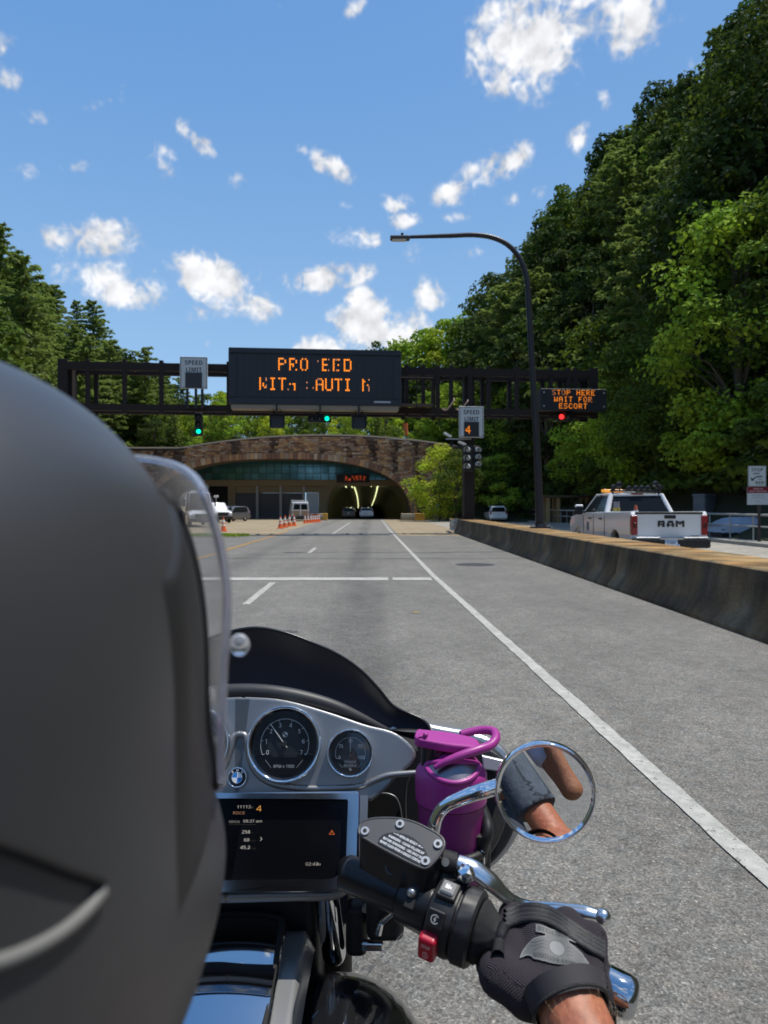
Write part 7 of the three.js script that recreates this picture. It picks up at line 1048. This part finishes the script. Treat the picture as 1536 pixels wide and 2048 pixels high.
{
  const r = thing('person', 'rider in a slate blue shirt holding the right handgrip in a black glove', 'person', V(-0.19, 0.72, -0.12));
  const hip = V(-0.19, 0.83, -0.10), chest = V(-0.19, 1.24, -0.17), neck = V(-0.19, 1.40, -0.20), shL = V(-0.38, 1.305, -0.17), elL = V(-0.60, 1.06, -0.385), wrL = V(-0.19 * 2 - wr_R.x, wr_R.y, wr_R.z);
  const body = flesh([[hip, chest, 0.14, 0.15, squash(V(0, 0, 1), 1.35)], [chest, neck, 0.10, 0.058], [neck, V(-0.195, 1.55, -0.25), 0.056, 0.085], [sh_R, el_R, 0.052, 0.044], [el_R, wr_R.clone().lerp(el_R, 0.6), 0.044, 0.045], [el_R, wr_R, 0.040, 0.0305], [shL, elL, 0.052, 0.044], [elL, wrL, 0.042, 0.030], [chest.clone().add(V(0.08, 0.06, 0)), sh_R, 0.08, 0.06], [chest.clone().add(V(-0.08, 0.06, 0)), shL, 0.08, 0.06], [hip, V(0.02, 0.78, -0.52), 0.095, 0.07], [hip, V(-0.40, 0.78, -0.52), 0.095, 0.07], [V(0.02, 0.78, -0.52), V(0.08, 0.36, -0.56), 0.062, 0.045], [V(-0.40, 0.78, -0.52), V(-0.46, 0.36, -0.56), 0.062, 0.045]], 0.011, 0.03);
  wpart('body', uvBox(body, 6), skinM, r);
  const midSleeve = sh_R.clone().lerp(el_R, 0.66), midL = shL.clone().lerp(elL, 0.66);
  wpart('shirt', uvBox(flesh([[V(-0.19, 0.86, -0.10), chest, 0.155, 0.165, squash(V(0, 0, 1), 1.3)], [chest, V(-0.19, 1.34, -0.18), 0.13, 0.075], [chest.clone().add(V(0.08, 0.05, 0)), sh_R, 0.1, 0.074], [chest.clone().add(V(-0.08, 0.05, 0)), shL, 0.1, 0.074], [sh_R, midSleeve, 0.070, 0.068], [shL, midL, 0.070, 0.068]], 0.011, 0.03, (q) => { const t = q.clone().sub(midSleeve).dot(el_R.clone().sub(sh_R).normalize()), u = q.clone().sub(midL).dot(elL.clone().sub(shL).normalize()); return Math.max(q.x > -0.05 ? t : -1, q.x < -0.33 ? u : -1); }), 2.2), shirtBlue, r);
  wpart('trousers', flesh([[V(-0.19, 0.84, -0.10), V(-0.19, 0.90, -0.11), 0.15, 0.15, squash(V(0, 0, 1), 1.25)], [V(-0.12, 0.81, -0.13), V(0.02, 0.78, -0.52), 0.105, 0.082], [V(-0.26, 0.81, -0.13), V(-0.40, 0.78, -0.52), 0.105, 0.082], [V(0.02, 0.78, -0.52), V(0.08, 0.32, -0.56), 0.075, 0.06], [V(-0.40, 0.78, -0.52), V(-0.46, 0.32, -0.56), 0.075, 0.06]], 0.012, 0.03), jeansM, r);
  for (const s of [1, -1]) wpart('boot', [rbox(0.10, 0.10, 0.27, 0.04, -0.19 + s * 0.28, 0.27, -0.63), cyl(0.055, 0.06, 0.16, 16, -0.19 + s * 0.275, 0.36, -0.56)], rubberBlack, r);
  // ---- the right glove closed on the grip
  const kn = [[1022, 1846, 0.752], [1078, 1826, 0.752], [1136, 1832, 0.745], [1184, 1858, 0.735]].map((q) => W(...q).add(V(0, -0.012, -0.004))), bones = [];
  const wrist = W(1136, 2008, 0.672), heel = [W(1060, 1962, 0.692), W(1094, 1952, 0.695), W(1140, 1952, 0.695), W(1182, 1960, 0.69)].map((p) => p.add(V(0, -0.012, 0)));
  kn.forEach((K, i) => {
    const rr = [0.0135, 0.0140, 0.0135, 0.0125][i], a = hAt([1030, 1085, 1140, 1188][i]);
    bones.push([heel[i], K, 0.0185, rr + 0.003]);
    const p1 = a.clone().add(V(0.004, 0.012, -0.035)), p2 = a.clone().add(V(0.006, -0.026, -0.022)), p3 = a.clone().add(V(0.008, -0.03, 0.010));
    bones.push([K, p1, rr + 0.001, rr], [p1, p2, rr, rr * 0.95], [p2, p3, rr * 0.95, rr * 0.85]);
  });
  bones.push([wrist, heel[0], 0.026, 0.02], [wrist, heel[1], 0.027, 0.02], [wrist, heel[2], 0.027, 0.02], [wrist, heel[3], 0.026, 0.019], [heel[1], kn[1].clone().lerp(heel[1], 0.3), 0.021, 0.02], [heel[2], kn[2].clone().lerp(heel[2], 0.3), 0.021, 0.02]);
  const th0 = W(1052, 1985, 0.69), th1 = W(1000, 1935, 0.705).add(V(0, -0.008, 0)), th2 = W(985, 1895, 0.745).add(V(0, -0.018, 0)), th3 = W(1002, 1880, 0.785).add(V(0, -0.022, 0)); bones.push([th0, th1, 0.022, 0.019], [th1, th2, 0.0185, 0.0155], [th2, th3, 0.0150, 0.0125], [th1, kn[0].clone().lerp(heel[0], 0.4), 0.016, 0.015]);
  const gg = flesh(bones, 0.0026, 0.0075);
  const weaveB = dataTex(256, (u, v, x, y) => { const k = 0.5 + 0.5 * Math.sin(x / 256 * Math.PI * 2 * 16) * Math.sin(y / 256 * Math.PI * 2 * 16); return [k, k, k]; }, { srgb: false }), weaveC = dataTex(256, (u, v, x, y) => { const k = 0.36 + 0.5 * Math.max(0, Math.sin(x / 256 * Math.PI * 2 * 16) * Math.sin(y / 256 * Math.PI * 2 * 16)); return [k * 1.04, k * 0.96, k * 1.04]; });
  weaveB.repeat.set(1, 1);
  const glove = wpart('glove', uvBox(gg, 26), mat('woven black glove', [0.13, 0.115, 0.13], 0.8, 0, { map: weaveC, bumpMap: weaveB, bumpScale: 0.0011 }), r);
  // points of the glove's own surface, for the pieces sewn onto it
  scene.updateMatrixWorld(true);
  const ray = new THREE.Raycaster(), onGlove = (px, py, off) => { ray.set(V(0, EYE, 0), V((px - VX) / FOC, (VY - py) / FOC, -1).normalize()); glove.material.side = THREE.DoubleSide; const hit = ray.intersectObject(glove, false)[0]; if (!hit) return null; const n = hit.face.normal.clone(); if (n.dot(ray.ray.direction) > 0) n.negate(); return hit.point.clone().addScaledVector(n, off); };
  const leather = mat('black leather', [0.02, 0.02, 0.02], 0.42, 0, { bumpMap: padBump, bumpScale: 0.0006 });
  for (let k = 0; k < 4; k++) { const pts = []; for (let i = 0; i <= 14; i++) { const t = i / 14, px = lerp(1012, 1206, t), py = 1846 - 52 * Math.sin(Math.min(1, t * 1.15 + 0.12) * Math.PI * 0.93) * 0.62 + 58 * t * t + k * 8.5 - 6; const q = onGlove(px, py, 0.0018); if (q) pts.push(q); } for (let s = 0; s < 3; s++) for (let i = 1; i + 1 < pts.length; i++) pts[i].multiplyScalar(0.5).addScaledVector(pts[i - 1], 0.25).addScaledVector(pts[i + 1], 0.25);
    if (pts.length > 4) wpart('knuckle_rib', tube(pts, 0.0040, 60, 8), leather, glove); }
  const strap = []; for (const [px, py] of [[1012, 1850], [1004, 1870], [1000, 1890], [996, 1915]]) { const q = onGlove(px, py, 0.001); if (q) strap.push(q); } if (strap.length > 2) wpart('side_strap', tube(strap, 0.0065, 20, 8), leather, glove);
  // rubber crest sewn on the back of the hand, upside down to us
  const axU = onGlove(1165, 1922, 0).sub(onGlove(1062, 1893, 0)).normalize(), axN = (() => { const a = onGlove(1112, 1885, 0), b = onGlove(1112, 1925, 0); return b.clone().sub(a).normalize(); })(), nrm = axU.clone().cross(axN).normalize(); if (nrm.y < 0) nrm.negate();
  const pc = onGlove(1114, 1902, 0.004), crest = canvasTex(640, 400, (c, w, h) => {
    c.clearRect(0, 0, w, h); c.translate(w / 2, h / 2); c.rotate(Math.PI); c.fillStyle = '#585a59'; c.strokeStyle = '#7c7e7d'; c.lineWidth = 7;
    c.beginPath(); c.moveTo(-300, -150); c.quadraticCurveTo(-235, -62, -190, -132); c.quadraticCurveTo(0, -170, 190, -132); c.quadraticCurveTo(235, -62, 300, -150); c.quadraticCurveTo(290, -40, 200, 40); c.lineTo(96, 84); c.lineTo(96, 108); c.lineTo(176, 108); c.lineTo(176, 172); c.lineTo(-176, 172); c.lineTo(-176, 108); c.lineTo(-96, 108); c.lineTo(-96, 84); c.lineTo(-200, 40); c.quadraticCurveTo(-290, -40, -300, -150); c.fill(); c.stroke();
    c.fillStyle = '#7a7c7b'; c.beginPath(); c.arc(0, 12, 66, 0, 7); c.fill(); c.strokeStyle = '#303231'; c.lineWidth = 6; c.stroke(); for (const s of [-1, 1]) for (let i = 0; i < 3; i++) { c.beginPath(); c.moveTo(s * 78, 30 - i * 30); c.bezierCurveTo(s * 130, 70 - i * 36, s * 150, -20 - i * 10, s * (235 - i * 18), 20 - i * 42); c.stroke(); }
    c.fillStyle = '#0c0d0d'; c.textAlign = 'center'; c.font = 'bold 62px serif'; c.fillText('HARLEY-DAVIDSON', 0, -78, 400); c.font = 'bold 52px serif'; c.fillText('MOTORCYCLES', 0, 160, 320);
  });
  const cw = 0.074, chh = 0.046, crestG = new THREE.PlaneGeometry(cw, chh, 14, 10), cp_ = crestG.attributes.position;
  for (let i = 0; i < cp_.count; i++) { const u = cp_.getX(i), v = cp_.getY(i), P = pc.clone().addScaledVector(axU, u).addScaledVector(axN, -v), dir = nrm.clone(); ray.set(P.clone().addScaledVector(dir, 0.06), dir.clone().negate()); const hit = ray.intersectObject(glove, false)[0]; const q = hit ? hit.point.addScaledVector(dir, 0.0022) : P; cp_.setXYZ(i, q.x, q.y, q.z); }
  crestG.computeVertexNormals();
  wpart('rubber_crest', crestG, mat('rubber crest', [1, 1, 1], 0.6, 0, { map: crest, alphaTest: 0.5 }), glove);
  // neoprene cuff
  const fd = wr_R.clone().sub(el_R).normalize(), c0 = wr_R.clone().addScaledVector(fd, -0.003), c1 = wr_R.clone().addScaledVector(fd, 0.016).add(V(0, 0.002, 0));
  wpart('glove_cuff', along(new THREE.CylinderGeometry(0.0385, 0.0355, c0.distanceTo(c1), 36, 1, true), c0, c1), mat('neoprene cuff', [0.035, 0.032, 0.035], 0.75, 0, { side: THREE.DoubleSide }), glove);
  wpart('cuff_hem', new THREE.TorusGeometry(0.0355, 0.0018, 8, 40).applyQuaternion(new THREE.Quaternion().setFromUnitVectors(V(0, 0, 1), fd)).translate(...c0.toArray()), leather, glove);
  // fair hairs on the wrist
  const hr = mulberry(88), hairs = [], side = fd.clone().cross(V(0, 1, 0)).normalize(), up = side.clone().cross(fd).normalize();
  for (let i = 0; i < 60; i++) { const a = (hr() - 0.5) * 3.4, s = 0.006 + hr() * 0.05, o = wr_R.clone().addScaledVector(fd, -s), n = up.clone().multiplyScalar(Math.cos(a)).addScaledVector(side, Math.sin(a)), p0 = o.clone().addScaledVector(n, 0.031 + s * 0.06), p1 = p0.clone().addScaledVector(n, 0.002 + 0.003 * hr()).addScaledVector(fd, 0.003 + 0.005 * hr()).addScaledVector(side, (hr() - 0.5) * 0.006), p2 = p1.clone().addScaledVector(fd, 0.006).addScaledVector(n, 0.002 * (hr() - 0.3)); hairs.push(new THREE.TubeGeometry(new THREE.CatmullRomCurve3([p0, p1, p2]), 3, 0.00005, 3)); }
  wpart('arm_hair', mergeAll(hairs), mat('fair hair', [0.75, 0.55, 0.32], 0.5), r).userData.kind = 'stuff';
  // left hand, hidden behind the helmet
  const gL = mirrorX(gg, BX); wpart('glove', uvBox(gL, 26), glove.material, r);
}
// ================================================================ the passenger behind, whom only the mirror shows
{
  const p = thing('person', 'passenger in a pale shirt with a raised bare arm seen in the mirror', 'person', V(-0.16, 0.82, 0.34));
  const hip = V(-0.17, 0.92, 0.32), chest = V(-0.15, 1.28, 0.27), nk = V(-0.14, 1.48, 0.27), sR = V(0.06, 1.36, 0.23), eR = V(0.275, 1.13, 0.02), hR = V(0.075, 1.53, 0.10), sL = V(-0.34, 1.36, 0.23), eL = V(-0.42, 1.15, 0.2), hL2 = V(-0.30, 1.08, 0.0);
  const fingers = [0, 1, 2, 3].map((i) => [hR.clone().add(V(-0.01 - i * 0.004, 0.05 + i * 0.0, 0.012 * (i - 1.5))), hR.clone().add(V(-0.045 - i * 0.004, 0.085 - i * 0.012, 0.02 + 0.014 * (i - 1.5))), 0.0095, 0.008]);
  wpart('body', uvBox(flesh([[hip, chest, 0.13, 0.13, squash(V(0, 0, 1), 1.3)], [chest, nk, 0.09, 0.052], [nk, V(-0.14, 1.60, 0.29), 0.052, 0.06], [V(-0.14, 1.66, 0.31), V(-0.14, 1.73, 0.315), 0.078, 0.082], [sR, eR, 0.05, 0.041], [eR, hR, 0.04, 0.026], [hR, hR.clone().add(V(-0.012, 0.055, 0.0)), 0.028, 0.024, squash(V(0, 0, 1), 0.9)], [hR.clone().add(V(0.0, 0.02, -0.02)), hR.clone().add(V(-0.025, 0.07, -0.03)), 0.011, 0.009], ...fingers, [sL, eL, 0.05, 0.041], [eL, hL2, 0.04, 0.03], [hip, V(0.06, 0.86, -0.08), 0.09, 0.066], [hip, V(-0.42, 0.86, -0.08), 0.09, 0.066], [V(0.06, 0.86, -0.08), V(0.12, 0.42, 0.02), 0.06, 0.045], [V(-0.42, 0.86, -0.08), V(-0.48, 0.42, 0.02), 0.06, 0.045]], 0.012, 0.028), 6), mat('tanned skin', [0.42, 0.20, 0.11], 0.55, 0, { map: skinMap }), p);
  wpart('shirt', uvBox(flesh([[V(-0.17, 0.94, 0.36), chest, 0.145, 0.148, squash(V(0, 0, 1), 1.25)], [chest, V(-0.145, 1.41, 0.27), 0.12, 0.07], [chest.clone().add(V(0.07, 0.06, 0)), sR, 0.09, 0.068], [chest.clone().add(V(-0.07, 0.06, 0)), sL, 0.09, 0.068], [sR, sR.clone().lerp(eR, 0.45), 0.064, 0.062], [sL, sL.clone().lerp(eL, 0.45), 0.064, 0.062]], 0.012, 0.03), 2.2), shirtPale, p);
  wpart('trousers', flesh([[hip, V(-0.17, 0.97, 0.36), 0.14, 0.14], [V(-0.1, 0.89, 0.3), V(0.06, 0.86, -0.08), 0.1, 0.078], [V(-0.24, 0.89, 0.3), V(-0.42, 0.86, -0.08), 0.1, 0.078], [V(0.06, 0.86, -0.08), V(0.12, 0.40, 0.02), 0.07, 0.056], [V(-0.42, 0.86, -0.08), V(-0.48, 0.40, 0.02), 0.07, 0.056]], 0.013, 0.03), jeansM, p);
  wpart('hair', flesh([[V(-0.14, 1.70, 0.33), V(-0.14, 1.74, 0.335), 0.086, 0.086]], 0.01, 0.01, (q) => 1.68 - q.y - (q.z - 0.3) * 0.9), mat('dark hair', [0.03, 0.02, 0.014], 0.6), p);
}
// trees that would share a description: tell pairs and threes apart by their order across the view
{
  const by = new Map(); for (const t of treeRecs) { const k = t.userData.label; if (!by.has(k)) by.set(k, []); by.get(k).push(t); }
  for (const [k, l] of by) if (l.length === 2 || l.length === 3) { l.sort((a, b) => a.position.x / -a.position.z - b.position.x / -b.position.z); l.forEach((t, i) => { if (k.split(' ').length > 15) return; t.userData.label = [['left', 'right'], ['left', 'middle', 'right']][l.length - 2][i] + ' ' + k; }); }
}
renderer.render(scene, camera);
